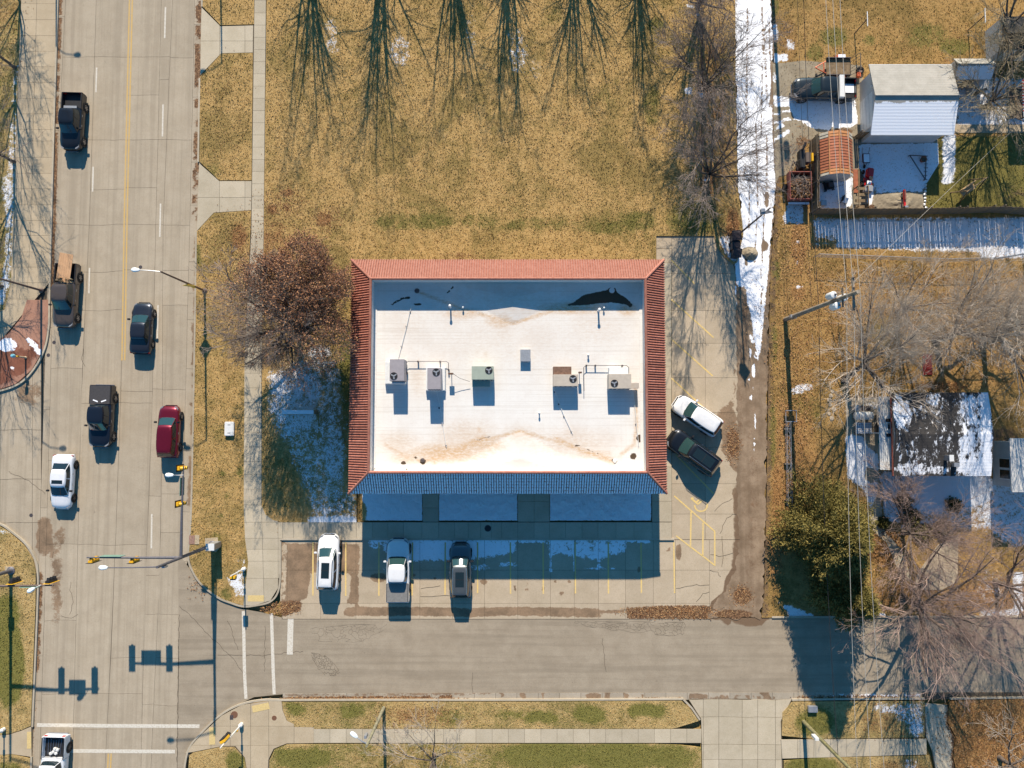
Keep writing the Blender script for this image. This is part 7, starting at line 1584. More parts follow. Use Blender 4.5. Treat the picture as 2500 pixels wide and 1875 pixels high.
# ---- utility trailer
t = thing('utility_trailer', 'wood-floored utility trailer with orange fenders behind the dark pickup', 'trailer', P(2046, 164, 0.085))
tx0, tx1 = rel(t, P(2017, 164, 0.6)).x, rel(t, P(2075, 164, 0.6)).x; ty0, ty1 = rel(t, P(0, 184, 0.6)).y, rel(t, P(0, 144, 0.6)).y
M['orange'] = simple('orange_paint', (0.60, 0.13, 0.05), 0.5, 0.1, 0.4, 0.15, 4)
nb = 8
for k in range(nb): MB().box(tx0, tx1, ty0+(ty1-ty0)*k/nb+0.006, ty0+(ty1-ty0)*(k+1)/nb-0.006, 0.50+random.uniform(0, .008), 0.55).build('plank', M['wood'], t)
for yy in (ty0-0.06, ty1): MB().box(tx0, tx1, yy, yy+0.06, 0.42, 0.75).build('side_rail', M['metal_dark'], t)
MB().tube([(tx0, ty0+0.2, 0.48), (tx0-0.95, (ty0+ty1)/2, 0.45)], 0.045, 6).build('tongue', M['orange'], t); MB().tube([(tx0, ty1-0.2, 0.48), (tx0-0.95, (ty0+ty1)/2, 0.45)], 0.045, 6).build('tongue', M['orange'], t); MB().tube([(tx0-0.2, ty0+0.4, 0.5), (tx0-0.2, ty1-0.4, 0.5)], 0.05, 6).build('cross_bar', M['orange'], t)
xm = tx0+(tx1-tx0)*0.62
for s, yy in ((1, ty1+0.06), (-1, ty0-0.32)):
    o_ = MB(); pr = []
    for k in range(9):
        a = pi*k/8; pr.append((xm+0.50*cos(a), 0.32+0.42*sin(a)))
    v = [(x, yy, z) for x, z in pr]+[(x, yy+0.27, z) for x, z in pr]; o_.add(v, [(k, k+1, 10+k, 9+k) for k in range(8)]); o_.build('fender', M['orange'], t)
    wheel(t, xm, yy+0.13, 0.30, 0.18, s)
MB().box(xm-0.32, xm+0.32, ty1+0.02, ty1+0.30, 0.742, 0.76).build('fender_snow', M['snow'], t, bevel=0.005)
gate = MB().box(tx1+0.02, tx1+0.06, ty0, ty1, 0.5, 0.58).box(tx1+0.40, tx1+0.44, ty0, ty1, 1.55, 1.63)
for k in range(6): 
    y = ty0+(ty1-ty0)*k/5; gate.tube([(tx1+0.04, y, 0.54), (tx1+0.42, y, 1.6)], 0.02, 5)
gate.build('ramp_gate', M['wood_old'], t)
# leaning tyres and gas can by the garage
q = P(2104, 168, 0.5)
t = thing('spare_tyre', 'black tyre lying beside the garage corner', 'tyre', (q.x, q.y, 0.09))
MB().lathe([(0.20, 0), (0.30, 0.0), (0.35, 0.06), (0.35, 0.16), (0.30, 0.22), (0.20, 0.22), (0.19, 0.11)], n=18).build('tyre', M['rubber'], t, smooth=True); MB().lathe([(0.19, 0.05), (0.19, 0.14), (0.06, 0.12)], n=14).build('rim', M['pole_brown'], t)
q = P(2096, 183, 0.3); t = thing('fuel_can', 'small orange fuel can near the garage corner', 'fuel can', (q.x, q.y, 0.09))
MB().box(-0.15, 0.15, -0.22, 0.22, 0, 0.36).build('can', M['orange'], t, bevel=0.05); MB().tube([(0, -0.1, 0.36), (0, -0.1, 0.42), (0, 0.1, 0.42), (0, 0.1, 0.36)], 0.02, 5).build('handle', M['orange'], t)
# ---- red dump trailer full of brush
c = P(1943, 455, 0.9)
t = thing('dump_trailer', 'rusty red box trailer heaped with brush beside the fence', 'trailer', (c.x, c.y, 0.07))
M['rust_box'] = simple('rust_red_paint', (0.26, 0.085, 0.065), 0.7, 0.2, 0.3, 0.2, 4)
bx = (rel(t, P(1917, 0, 1.1)).x, rel(t, P(1970, 0, 1.1)).x, rel(t, P(0, 487, 1.1)).y, rel(t, P(0, 419, 1.1)).y)
for nm, b_ in (('side_wall', (bx[0], bx[0]+0.08, bx[2], bx[3])), ('side_wall', (bx[1]-0.08, bx[1], bx[2], bx[3])), ('front_wall', (bx[0]+0.08, bx[1]-0.08, bx[3]-0.08, bx[3])), ('tailgate', (bx[0]+0.08, bx[1]-0.08, bx[2], bx[2]+0.08))):
    MB().box(*b_, 0.42, 1.15).build(nm, M['rust_box'], t, bevel=0.01)
MB().box(bx[0]+0.08, bx[1]-0.08, bx[2]+0.08, bx[3]-0.08, 0.42, 0.5).build('floor', M['black'], t); MB().box(bx[0]+0.05, bx[1]-0.05, bx[2]-0.30, bx[2]-0.1, 0.45, 0.6).build('rear_step', M['metal_dark'], t); MB().box(bx[0]+0.05, bx[1]-0.05, bx[2]-0.30, bx[2]-0.1, 0.602, 0.64).build('step_snow', M['snow'], t, bevel=0.01)
for s, xx in ((-1, bx[0]-0.14), (1, bx[1]+0.14)): wheel(t, xx, 0, 0.34, 0.22, 1).rotation_euler = (0, 0, R(90 if s < 0 else -90))
for s in (-.5, .5): MB().tube([(s, bx[3], 0.5), (0, bx[3]+1.2, 0.45)], 0.04, 6).build('tongue', M['metal_dark'], t)
MB().tube([(0, bx[3]+0.9, 0.1), (0, bx[3]+0.9, 0.85)], 0.035, 6).build('jack', M['metal_dark'], t)
gn = np.random.default_rng(3)
CL = np.stack([gn.uniform(bx[0]+0.15, bx[1]-0.12, 1500)+c.x, gn.uniform(bx[2]+0.15, bx[3]-0.7, 1500)+c.y, 0.07+0.75+0.5*gn.random(1500)], 1)
o = add_leaves(CL, 0.10, 'litter_leaf', None, gn, 'brush_heap', kind='stuff'); tag(o, 'heap of dry leaves and twigs in the red trailer', 'brush')
sn = MB()
for k in range(90):
    a = gn.uniform(0, 6.28); L = gn.uniform(0.25, 0.6); p = np.array([gn.uniform(bx[0]+0.3, bx[1]-0.3), gn.uniform(bx[2]+0.3, bx[3]-0.6), 1.0+gn.uniform(0, .35)]); dv = np.array([cos(a)*L, sin(a)*L, gn.uniform(-.15, .2)])
    sn.tube([p-dv+np.array(t.location), p+dv+np.array(t.location)], 0.012, 4)
o = sn.build('branch_pile', M['twig']); tag(o, 'tangle of cut branches in the red trailer', 'branches', kind='stuff')
# ---- wood chipper
q = P(1965, 388, 0.8)
t = thing('wood_chipper', 'yellow and black wood chipper beside the wooden fence', 'wood chipper', (q.x, q.y, 0.085))
MB().box(-0.55, -0.10, -0.9, 0.75, 0.35, 1.1).build('engine_housing', M['black'], t, bevel=0.06); MB().box(-0.08, 0.35, -0.45, 0.45, 0.4, 1.15).build('hopper', simple('grey_brown_case', (0.13, 0.10, 0.085), 0.7), t, bevel=0.04); MB().box(0.352, 0.62, -0.42, 0.42, 0.55, 1.2, taper=0.05).build('feed_chute', M['signal_yellow'], t, bevel=0.03)
MB().tube([(-0.35, 0.7, 1.1), (-0.35, 0.85, 1.6), (-0.3, 1.1, 1.65)], 0.11, 8).build('discharge_spout', M['black'], t)
for s in (-1, 1): wheel(t, -0.1, s*0.62, 0.28, 0.16, s)
MB().tube([(0, -0.9, 0.45), (0.05, -1.9, 0.4)], 0.04, 6).build('tongue', M['metal_dark'], t)
# ---- wheelbarrow
q = P(2113, 387, 0.5)
t = thing('wheelbarrow', 'maroon wheelbarrow filled with snow in the yard', 'wheelbarrow', (q.x, q.y, 0.09))
m = MB(); m.add([(-.22, -.3, .25), (.22, -.3, .25), (.22, .3, .25), (-.22, .3, .25), (-.34, -.5, .58), (.34, -.5, .58), (.34, .42, .58), (-.34, .42, .58)], [(3, 2, 1, 0), (0, 1, 5, 4), (1, 2, 6, 5), (2, 3, 7, 6), (3, 0, 4, 7), (4, 5, 6, 7)])
m.build('tray', simple('maroon_paint', (0.12, 0.02, 0.025), 0.5), t, bevel=0.04); MB().box(-.27, .27, -.42, .34, .582, .62).build('snow_fill', M['snow'], t, bevel=0.03)
for s in (-1, 1): MB().tube([(s*0.12, -.55, .3), (s*0.26, .3, .35), (s*0.34, .95, .55)], 0.02, 6).build('handle', M['wood'], t)
MB().lathe([(0.16, -0.04), (0.18, -0.02), (0.18, 0.02), (0.16, 0.04)], (0, -0.62, 0.18), 14, 'X').build('wheel', M['rubber'], t)
# ---- red lawn tractor
q = P(2120, 438, 0.6)
t = thing('lawn_tractor', 'bright red lawn tractor with snow on its seat', 'lawn tractor', (q.x, q.y, 0.09), R(-98))
M['red'] = simple('bright_red_paint', (0.55, 0.018, 0.02), 0.35, 0, 0.5, 0.08, 4)
MB().box(-0.95, -0.15, -0.28, 0.28, 0.35, 0.85).build('hood', M['red'], t, bevel=0.08); MB().box(-0.15, 0.6, -0.36, 0.36, 0.32, 0.55).build('body', M['red'], t, bevel=0.05); MB().box(0.15, 0.55, -0.22, 0.22, 0.552, 0.72).build('seat', M['black'], t, bevel=0.05); MB().box(0.2, 0.5, -0.18, 0.18, 0.722, 0.75).build('seat_snow', M['snow'], t, bevel=0.01)
MB().tube([(-0.15, 0, 0.7), (0.05, 0, 1.0)], 0.03, 6).build('steering_column', M['black'], t); MB().lathe([(0.16, 0.0), (0.18, 0.015), (0.16, 0.03), (0.14, 0.015)], (0.06, 0, 1.0), 14).build('steering_wheel', M['black'], t)
for s in (-1, 1): wheel(t, 0.45, s*0.42, 0.28, 0.20, s); wheel(t, -0.72, s*0.38, 0.19, 0.14, s)
MB().box(0.62, 1.25, -0.33, 0.33, 0.35, 0.95).build('grass_bagger', simple('grey_bagger', (0.30, 0.30, 0.31), 0.6), t, bevel=0.08)
# ---- dark mower and clutter below the shed
q = P(2028, 452, 0.5)
t = thing('push_mower', 'black push mower in the shade below the rust-roofed shed', 'mower', (q.x, q.y, 0.09), 0.2)
MB().box(-0.55, 0.35, -0.32, 0.32, 0.18, 0.40).build('deck', M['black'], t, bevel=0.07); MB().box(-0.3, 0.15, -0.2, 0.2, 0.40, 0.72).build('engine', M['metal_dark'], t, bevel=0.05); MB().tube([(0.3, -0.25, 0.35), (1.0, -0.25, 0.85), (1.0, 0.25, 0.85), (0.3, 0.25, 0.35)], 0.022, 6).build('handle', M['metal'], t)
for x in (-0.42, 0.30):
    for s in (-1, 1): wheel(t, x, s*0.36, 0.13, 0.07, s)
q = P(2062, 489, 0.5)
t = thing('lawn_chair', 'dark lawn chair dusted with snow inside the fence corner', 'chair', (q.x, q.y, 0.09), -0.3)
MB().box(-0.28, 0.28, -0.27, 0.27, 0.38, 0.43).build('seat', M['black'], t); MB().box(-0.30, -0.26, -0.27, 0.27, 0.43, 0.95).build('backrest', M['black'], t); MB().box(-0.24, 0.27, -0.25, 0.25, 0.432, 0.47).build('seat_snow', M['snow'], t, bevel=0.01)
for x in (-.25, .25):
    for y in (-.24, .24): MB().box(x-.02, x+.02, y-.02, y+.02, 0, 0.38).build('leg', M['metal_dark'], t)
q = P(2010, 496, 0.4)
t = thing('storage_bin', 'pale plastic bin in the fence corner', 'bin', (q.x, q.y, 0.09)); MB().box(-0.2, 0.2, -0.2, 0.2, 0, 0.4, taper=-0.03).build('tub', M['white_metal'], t, bevel=0.02); MB().box(-0.24, 0.24, -0.24, 0.24, 0.402, 0.44).build('lid', M['metal'], t, bevel=0.01)
# firewood rack
q = P(2100, 484, 0.6)
t = thing('wood_rack', 'wooden rack of stepped planks beside the lawn tractor', 'rack', (q.x, q.y, 0.09))
for s in (-0.42, 0.42):
    for y in (-0.9, 0.9): MB().box(s-.04, s+.04, y-.04, y+.04, 0, 1.1).build('post', M['wood'], t)
    MB().box(s-.03, s+.03, -0.94, 0.94, 1.1, 1.17).build('side_rail', M['wood'], t)
for k in range(4): MB().box(-0.42, 0.42, -0.85+k*0.5, -0.6+k*0.5, 0.35+k*0.14, 0.41+k*0.14).build('shelf', M['wood'], t)
q = P(2090, 440, 0.2)
t = thing('rusty_sheet', 'narrow rusty metal sheet lying beside the shed', 'metal sheet', (q.x, q.y, 0.09)); MB().box(-0.2, 0.2, -1.1, 1.0, 0.02, 0.06).build('sheet', M['rust_roof'], t); MB().box(0.22, 0.5, -1.1, 1.0, 0.02, 0.10).build('timber', M['wood'], t)
# triangular frame
t = thing('triangular_frame', 'dark triangular metal frame lying in the yard snow', 'frame', P(2246, 395, 0.09))
a, b_, c_ = [rel(t, P(*p, 0.35)) for p in ((2221, 379), (2261, 381), (2259, 438))]
for u, v in ((a, b_), (b_, c_), (a, c_)): MB().tube([u, v], 0.045, 6).build('bar', M['metal_dark'], t)
for k in range(7): MB().tube([b_.lerp(c_, k/6)+Vector((-0.15, 0, 0)), b_.lerp(c_, k/6)+Vector((0.15, 0, 0))], 0.03, 5).build('rung', M['metal_dark'], t)
for u in (a, b_, c_): MB().tube([u, (u.x, u.y, 0)], 0.04, 6).build('leg', M['metal_dark'], t)
t = thing('planter', 'round planter inside the triangular frame', 'planter', P(2250, 392, 0.09)); MB().lathe([(0.18, 0), (0.27, 0.35), (0.29, 0.36), (0.24, 0.36), (0.22, 0.30)], n=14).build('pot', M['rust_roof'], t); MB().lathe([(0.22, 0.30), (0.14, 0.33)], n=12).build('soil', M['joint'], t)
# dirt mound and log splitter
o = sheet('dirt_mound', [(2140, 470), (2160, 462), (2210, 460), (2252, 462), (2256, 515), (2200, 520), (2150, 515), (2132, 500)], 0.088, M['gravel'], 0.16, {'snow': [m_line([(2135, 466), (2255, 462)], 12, .6)]}, zf=lambda X, Y, V: 0.28*np.clip(1-np.hypot((X-2200)/62, (Y-492)/30), 0, 1)+0.05*np.sin(np.hypot(X-2180, (Y-480)*1.4)/3.2)*np.clip(1-np.hypot((X-2200)/62, (Y-492)/30), 0, 1)+0.03*RNG.random(len(X)))
tag(o, 'ridged tan dirt mound in the lower part of the yard', 'dirt mound')
t = thing('log_splitter', 'red log splitter standing on the tan dirt mound', 'log splitter', P(2200, 490, 0.25))
MB().box(-0.08, 0.08, -0.8, 0.8, 0.45, 0.6).build('beam', M['red'], t); MB().tube([(0, -0.1, 0.68), (0, 0.75, 0.68)], 0.07, 8).build('ram', M['rust_box'], t); MB().box(-0.15, 0.15, -0.85, -0.7, 0.45, 0.85).build('wedge', M['metal'], t)
for s in (-1, 1): wheel(t, 0.02, s*0.0+0.35, 0.25, 0.14, s).rotation_euler = (0, 0, R(90*s)); 
for s in (-1, 1): MB().tube([(0, 0.3, 0.3), (s*0.35, 0.35, 0.25)], 0.03, 6).build('axle', M['metal_dark'], t)
# stone edging between dirt and grass
for k in range(9):
    y = 452+k*8; q = P(2258+random.uniform(-2, 2), y, 0.12); s = random.uniform(0.10, 0.17)
    m = MB().lathe([(s*0.7, 0), (s, s*0.4), (s*0.85, s*0.9), (s*0.35, s*1.15)], n=7); m.v = [(v[0]*random.uniform(.85, 1.15), v[1]*random.uniform(.85, 1.15), v[2]) for v in m.v]
    o = m.build('edging_stone', M['metal'] if k % 2 else M['white_metal']); o.location = (q.x, q.y, 0.08)
    tag(o, '%s stone from the top in the row between dirt mound and green yard' % ('first', 'second', 'third', 'fourth', 'fifth', 'sixth', 'seventh', 'eighth', 'ninth')[k], 'stone', 'edging stones between dirt mound and green yard')
# swing frame with tan seat
t = thing('garden_swing', 'wooden garden swing frame with tan seat on the green yard', 'swing', P(2352, 468, 0.06), R(35))
for s in (-1, 1):
    MB().tube([(s*1.0, -0.6, 0), (s*0.95, 0, 1.9)], 0.05, 6).build('leg', M['wood'], t); MB().tube([(s*1.0, 0.6, 0), (s*0.95, 0, 1.9)], 0.05, 6).build('leg', M['wood'], t)
MB().tube([(-1.15, 0, 1.9), (1.15, 0, 1.9)], 0.055, 6).build('top_beam', M['wood'], t); MB().box(-0.7, 0.7, -0.30, 0.25, 0.55, 0.62).build('seat', simple('tan_slats', (0.50, 0.33, 0.17), 0.8), t); MB().box(-0.7, 0.7, 0.25, 0.32, 0.6, 1.15).build('backrest', simple('tan_back', (0.50, 0.33, 0.17), 0.8), t)
for s in (-.65, .65): MB().tube([(s, 0, 0.62), (s, 0, 1.9)], 0.012, 4).build('chain', M['metal_dark'], t)
# clothesline posts
for lb, px, py in (('left white-armed clothesline post on the upper right lawn', 2086, 82), ('right white-armed clothesline post on the upper right lawn', 2363, 74)):
    t = thing('clothesline_post', lb, 'clothesline post', P(px, py, 0.06)); MB().tube([(0, 0, 0), (0, 0, 2.3)], 0.045, 8).build('post', M['metal_dark'], t); MB().box(-0.03, 0.03, -0.65, 0.65, 2.3, 2.36).build('crossbar', M['white_metal'], t)
# ---- small sheds at the top right
def small_shed(label, N0, N1, Rr0, Rr1, T0, T1, ze_, zr2, mat, masks=None):
    y0 = (P(*T0, ze_).y+P(*T1, ze_).y)/2; y1 = (P(*N0, ze_).y+P(*N1, ze_).y)/2; yr = (P(*Rr0, zr2).y+P(*Rr1, zr2).y)/2
    xa = min(P(*N0, ze_).x, P(*T0, ze_).x); xb_ = max(P(*N1, ze_).x, P(*T1, ze_).x)
    t = thing('shed', label, 'shed', ((xa+xb_)/2, (y0+y1)/2, 0.06))
    roof_part(t, 'roof_slope', [(xa, y1, ze_), (xb_, y1, ze_), (xb_, yr, zr2), (xa, yr, zr2)], M[mat]); roof_part(t, 'roof_slope', [(xa, y0, ze_), (xb_, y0, ze_), (xb_, yr, zr2), (xa, yr, zr2)], M[mat], masks)
    a, b, c_, d = rel(t, (xa+.15, y0+.15, 0)), rel(t, (xb_-.15, y1-.15, 0)), 0, 0
    MB().box(a.x, b.x, a.y, b.y, 0, ze_-0.08).build('wall', M['siding'], t); MB().box((a.x+b.x)/2-.4, (a.x+b.x)/2+.4, a.y-.03, a.y-.002, 0, 1.8).build('door', M['wood_old'], t)
small_shed('small grey shed under bare branches right of the garage', (2328, 146), (2404, 140), (2340, 158), (2412, 152), (2345, 196), (2420, 192), 1.9, 2.6, 'shingle_grey', {'snow': [m_pol([(2330, 160), (2430, 155), (2430, 210), (2330, 210)], .7, 6)]})
small_shed('dark shed at the right edge of the upper lawn', (2440, 40), (2560, 40), (2450, 80), (2560, 80), (2455, 122), (2560, 122), 2.2, 3.1, 'shingle_dark')
t = thing('playhouse', 'tiny pale gabled playhouse beside the garage', 'playhouse', P(2374, 218, 0.06))
for s in (-1, 1):
    m = MB(); m.add([(0, -0.75, 1.9), (0, 0.75, 1.9), (s*0.75, 0.75, 1.1), (s*0.75, -0.75, 1.1), (0, -0.75, 1.84), (0, 0.75, 1.84), (s*0.75, 0.75, 1.04), (s*0.75, -0.75, 1.04)], [(0, 1, 2, 3), (7, 6, 5, 4), (0, 4, 5, 1), (1, 5, 6, 2), (2, 6, 7, 3), (3, 7, 4, 0)]); m.build('roof_panel', M['siding'], t)
MB().box(-0.6, 0.6, -0.6, 0.6, 0, 1.05).build('walls', M['siding'], t); MB().box(-0.25, 0.25, -0.63, -0.602, 0, 0.9).build('door', M['wood'], t)
# red and white striped awning at the edge
t = thing('striped_awning', 'red and white slatted awning at the right edge', 'awning', P(2500, 240, 0.06))
for k in range(22):
    y = rel(t, P(0, 276-k*3.7, 2.3)).y; MB().box(rel(t, P(2487, 0, 2.3)).x, rel(t, P(2487, 0, 2.3)).x+2.2, y, y+0.125, 2.2+0.02*(k % 2), 2.25+0.02*(k % 2)).build('slat', M['red'] if k % 2 else M['white_metal'], t)
for y in (-1.2, 1.2): MB().box(-0.5, -0.42, y-.04, y+.04, 0, 2.2).build('post', M['wood'], t); MB().box(1.6, 1.68, y-.04, y+.04, 0, 2.2).build('post', M['wood'], t)
t = thing('wooden_deck', 'small railed wooden deck at the right edge', 'deck', P(2474, 255, 0.06))
for k in range(9): MB().box(-0.55+k*0.13, -0.55+k*0.13+0.12, -1.4, 1.4, 0.3, 0.34).build('board', M['wood_old'], t)
for x in (-0.6, 0.6): MB().box(x-.04, x+.04, -1.4, 1.4, 1.1, 1.17).build('handrail', M['wood'], t)
for x in (-0.6, 0.6):
    for y in (-1.35, 0, 1.35): MB().box(x-.04, x+.04, y-.04, y+.04, 0, 1.1).build('post', M['wood'], t)
# ---- dark-roofed house
zE, zRg = 3.1, 3.7
hx0, hx1 = P(2178, 1060, zE).x, P(2416, 1060, zE).x; hyN, hyS = P(2300, 958, zE).y, P(2300, 1162, zE).y; hyR = (hyN+hyS)/2
t = thing('house', 'house with dark shingle roof streaked with melting snow', 'house', ((hx0+hx1)/2, hyR, 0.06))
hm = {'snow': [m_ell(2200, 1010, 40, 55, .60, .6), m_ell(2192, 985, 14, 30, .8), m_pol([(2345, 960), (2420, 955), (2425, 1165), (2330, 1165), (2335, 1100)], .56, 14), m_line([(2408, 960), (2412, 1165)], 18, .9), m_ell(2280, 975, 30, 22, .5), m_ell(2380, 1140, 55, 40, .66), m_ell(2230, 1145, 60, 24, .56), m_ell(2220, 1100, 60, 40, .40), m_ell(2285, 1000, 25, 20, .45), m_ell(2300, 1125, 30, 40, .36), m_ell(2290, 1150, 40, 15, .5), m_ell(2350, 1000, 20, 60, .5), m_pol([(2180, 960), (2416, 960), (2416, 1160), (2180, 1160)], .33, 10)]}
roof_part(t, 'roof_slope', [(hx0, hyN, zE), (hx1, hyN, zE), (hx1, hyR, zRg), (hx0, hyR, zRg)], M['shingle_dark'], hm, 0.22); roof_part(t, 'roof_slope', [(hx0, hyS, zE), (hx1, hyS, zE), (hx1, hyR, zRg), (hx0, hyR, zRg)], M['shingle_dark'], hm, 0.22)
a, b = rel(t, (hx0+.4, hyS+.4, 0)), rel(t, (hx1-.4, hyN-.4, 0))
for nm, bx in (('wall', (a.x, b.x, a.y, a.y+.15)), ('wall', (a.x, b.x, b.y-.15, b.y)), ('wall', (a.x, a.x+.15, a.y+.15, b.y-.15)), ('wall', (b.x-.15, b.x, a.y+.15, b.y-.15))): MB().box(*bx, 0, zE-0.12).build(nm, M['siding'], t)
wn_ = MB().box(a.x-.04, a.x-.002, -0.5, 0.5, 1.0, 2.2).build('window', M['white_metal'], t); MB().box(a.x-.055, a.x-.042, -0.42, 0.42, 1.08, 2.12).build('pane', M['glass'], wn_)
q = rel(t, P(2318, 1118, 3.9)); ch = MB().box(q.x-0.14, q.x+0.14, q.y-0.22, q.y+0.22, 3.2, 4.1).build('chimney', M['metal'], t); MB().box(q.x-0.18, q.x+0.18, q.y-0.26, q.y+0.26, 4.1, 4.15).build('chimney_cap', M['white_metal'], ch)
q = rel(t, P(2338, 1135, 3.8)); MB().box(q.x-0.22, q.x+0.22, q.y-0.16, q.y+0.16, 3.3, 3.65).build('roof_vent', M['metal'], t)
MB().box(rel(t, (hx0, 0, 0)).x-0.06, rel(t, (hx0, 0, 0)).x+0.02, rel(t, (0, hyS, 0)).y, rel(t, (0, hyN, 0)).y, zE-0.16, zE-0.03).build('fascia', M['rust_box'], t)
# white ribbed porch roof
t = thing('porch_roof', 'white ribbed metal porch roof along the left side of the house', 'porch', P(2160, 1058, 0.06))
pa, pb = P(2149, 1147, 2.5), P(2177, 968, 2.7); a, b = rel(t, pa), rel(t, pb)
for k in range(7):
    x0_ = a.x+(b.x-a.x)*k/7; MB().box(x0_+0.004, a.x+(b.x-a.x)*(k+1)/7-0.012, a.y, b.y, 2.42+k*0.03, 2.45+k*0.03).build('roof_panel', M['white_metal'], t)
for y in (a.y+.1, (a.y+b.y)/2, b.y-.1): MB().box(a.x+.04, a.x+.12, y-.04, y+.04, 0, 2.42).build('post', M['white_metal'], t)
w2 = MB().box(a.x+0.55, a.x+0.85, 0.3, 0.95, 2.60, 2.66).build('skylight', M['white_metal'], t); MB().box(a.x+0.62, a.x+0.78, 0.38, 0.87, 2.662, 2.68).build('pane', M['glass'], w2)
for y in (0.98, -0.25): MB().box(a.x+0.50, a.x+0.86, y, y+0.28, 2.61, 2.64).build('black_panel', M['black'], t)
# barrel smoker and grate cart on the slab
t = thing('barrel_smoker', 'grey-white barrel smoker with snow beside the carport slab', 'smoker', P(2098, 1018, 0.1))
MB().lathe([(0.05, -0.75), (0.33, -0.72), (0.35, -0.6), (0.35, 0.6), (0.33, 0.72), (0.05, 0.75)], (0, 0.1, 0.75), 16, 'X').build('barrel', M['white_metal'], t, smooth=True); MB().lathe([(0.03, 0), (0.30, 0.02), (0.30, 0.45), (0.12, 0.62)], (-0.48, 0.75, 0.3), 14).build('side_tank', M['metal'], t, smooth=True)
for x in (-.6, .6):
    for y in (-.15, .3): MB().box(x-.03, x+.03, y-.03, y+.03, 0, 0.5).build('leg', M['metal_dark'], t)
MB().box(-0.1, 0.75, 0.5, 0.95, 0.5, 0.56).build('fire_box', M['metal_dark'], t)
t = thing('wire_cart', 'low wire-mesh cart under snow in front of the smoker', 'cart', P(2102, 1046, 0.1))
MB().box(-0.72, 0.72, -0.48, 0.55, 0.42, 0.47).build('tray', M['metal'], t); MB().box(-0.66, 0.66, -0.42, 0.5, 0.471, 0.50).build('tray_snow', M['snow'], t, bevel=0.01)
for k in range(9): MB().tube([(-0.72+k*0.18, -0.48, 0.53), (-0.72+k*0.18, 0.55, 0.53)], 0.012, 4).build('wire', M['metal_dark'], t)
for k in range(6): MB().tube([(-0.72, -0.48+k*0.2, 0.535), (0.72, -0.48+k*0.2, 0.535)], 0.012, 4).build('wire', M['metal_dark'], t)
for x in (-.6, .6):
    for y in (-.38, .42): MB().box(x-.03, x+.03, y-.03, y+.03, 0, 0.42).build('leg', M['metal_dark'], t)
t = thing('shelf_unit', 'narrow dark shelf of timber beside the white porch roof', 'shelf', P(2143, 1035, 0.1))
for z in (0.2, 0.7, 1.2): MB().box(-0.32, 0.32, -0.75, 0.75, z, z+0.04).build('shelf', M['wood_old'], t)
for x in (-.3, .3):
    for y in (-.72, .72): MB().box(x-.03, x+.03, y-.03, y+.03, 0, 1.24).build('post', M['metal_dark'], t)
for k in range(3): MB().tube([(-.2+k*.2, -.6, 1.3), (-.1+k*.2, .7, 1.3)], 0.035, 6).build('timber', M['wood'], t)
t = thing('bucket', 'teal bucket beside the white porch roof', 'bucket', P(2147, 1079, 0.1)); MB().lathe([(0.14, 0), (0.19, 0.36), (0.20, 0.38), (0.17, 0.37), (0.15, 0.2)], n=14).build('pail', simple('teal_plastic', (0.02, 0.25, 0.24), 0.4), t, smooth=True); MB().tube([(-.19, 0, .36), (0, .1, .46), (.19, 0, .36)], 0.01, 4).build('handle', M['metal'], t)
# white neighbouring house at the right edge
q = P(2452, 1135, 3.0)
t = thing('house', 'white house with a large window cut off by the right edge', 'house', (q.x+3.9, q.y-0.3, 0.06))
MB().box(-2.9, 3, -1.6, 2.2, 0, 2.7).build('wall', M['siding'], t); MB().box(-3.4, 3.3, -1.95, 2.5, 2.9, 3.0).build('roof', simple('pale_roof', (0.60, 0.58, 0.54), 0.8), t, bevel=0.02); MB().box(-3.3, 3.2, -1.85, 2.4, 2.702, 2.898).build('eave', M['white_metal'], t)
wn_ = MB().box(-2.96, -2.902, -1.0, 0.8, 0.9, 2.3).build('window', M['white_metal'], t)
for y in (-0.92, 0.0): MB().box(-2.98, -2.962, y, y+0.72, 1.0, 2.2).build('pane', M['glass'], wn_)
# lattice mast lying on trestles
t = thing('lattice_mast', 'long silver lattice mast lying on the leafy verge', 'lattice mast', P(1928, 1120, 0.06))
p0, p1 = rel(t, P(1924, 1030, 0.5)), rel(t, P(1925, 1236, 0.5)); n = 12
for dx in (-0.17, 0.17):
    for dz in (0.35, 0.62): MB().tube([(p0.x+dx, p0.y, dz), (p1.x+dx+0.1, p1.y, dz)], 0.022, 5).build('chord', M['metal'], t)
for k in range(n):
    ya, yb = p0.y+(p1.y-p0.y)*k/n, p0.y+(p1.y-p0.y)*(k+1)/n; s = 1 if k % 2 else -1
    MB().tube([(-0.17*s+p0.x, ya, 0.63), (0.17*s+p0.x, yb, 0.63)], 0.016, 4).build('brace', M['metal'], t); MB().tube([(-0.17+p0.x, ya, 0.64), (0.17+p0.x, ya, 0.64)], 0.016, 4).build('rung', M['metal'], t)
MB().box(p0.x-0.25, p0.x+0.72, p0.y, p0.y+0.06, 0.30, 0.64).box(p0.x-0.25, p0.x+0.72, p0.y+0.95, p0.y+1.01, 0.30, 0.64).box(p0.x-0.25, p0.x-0.2, p0.y+.06, p0.y+0.95, 0.5, 0.56).box(p0.x+0.67, p0.x+0.72, p0.y+.06, p0.y+0.95, 0.5, 0.56).build('base_frame', M['metal'], t)
for y in (p0.y-0.6, (p0.y+p1.y)/2, p1.y+0.5): MB().box(p0.x-0.3, p0.x+0.35, y-.06, y+.06, 0, 0.32).build('trestle', M['wood_old'], t)
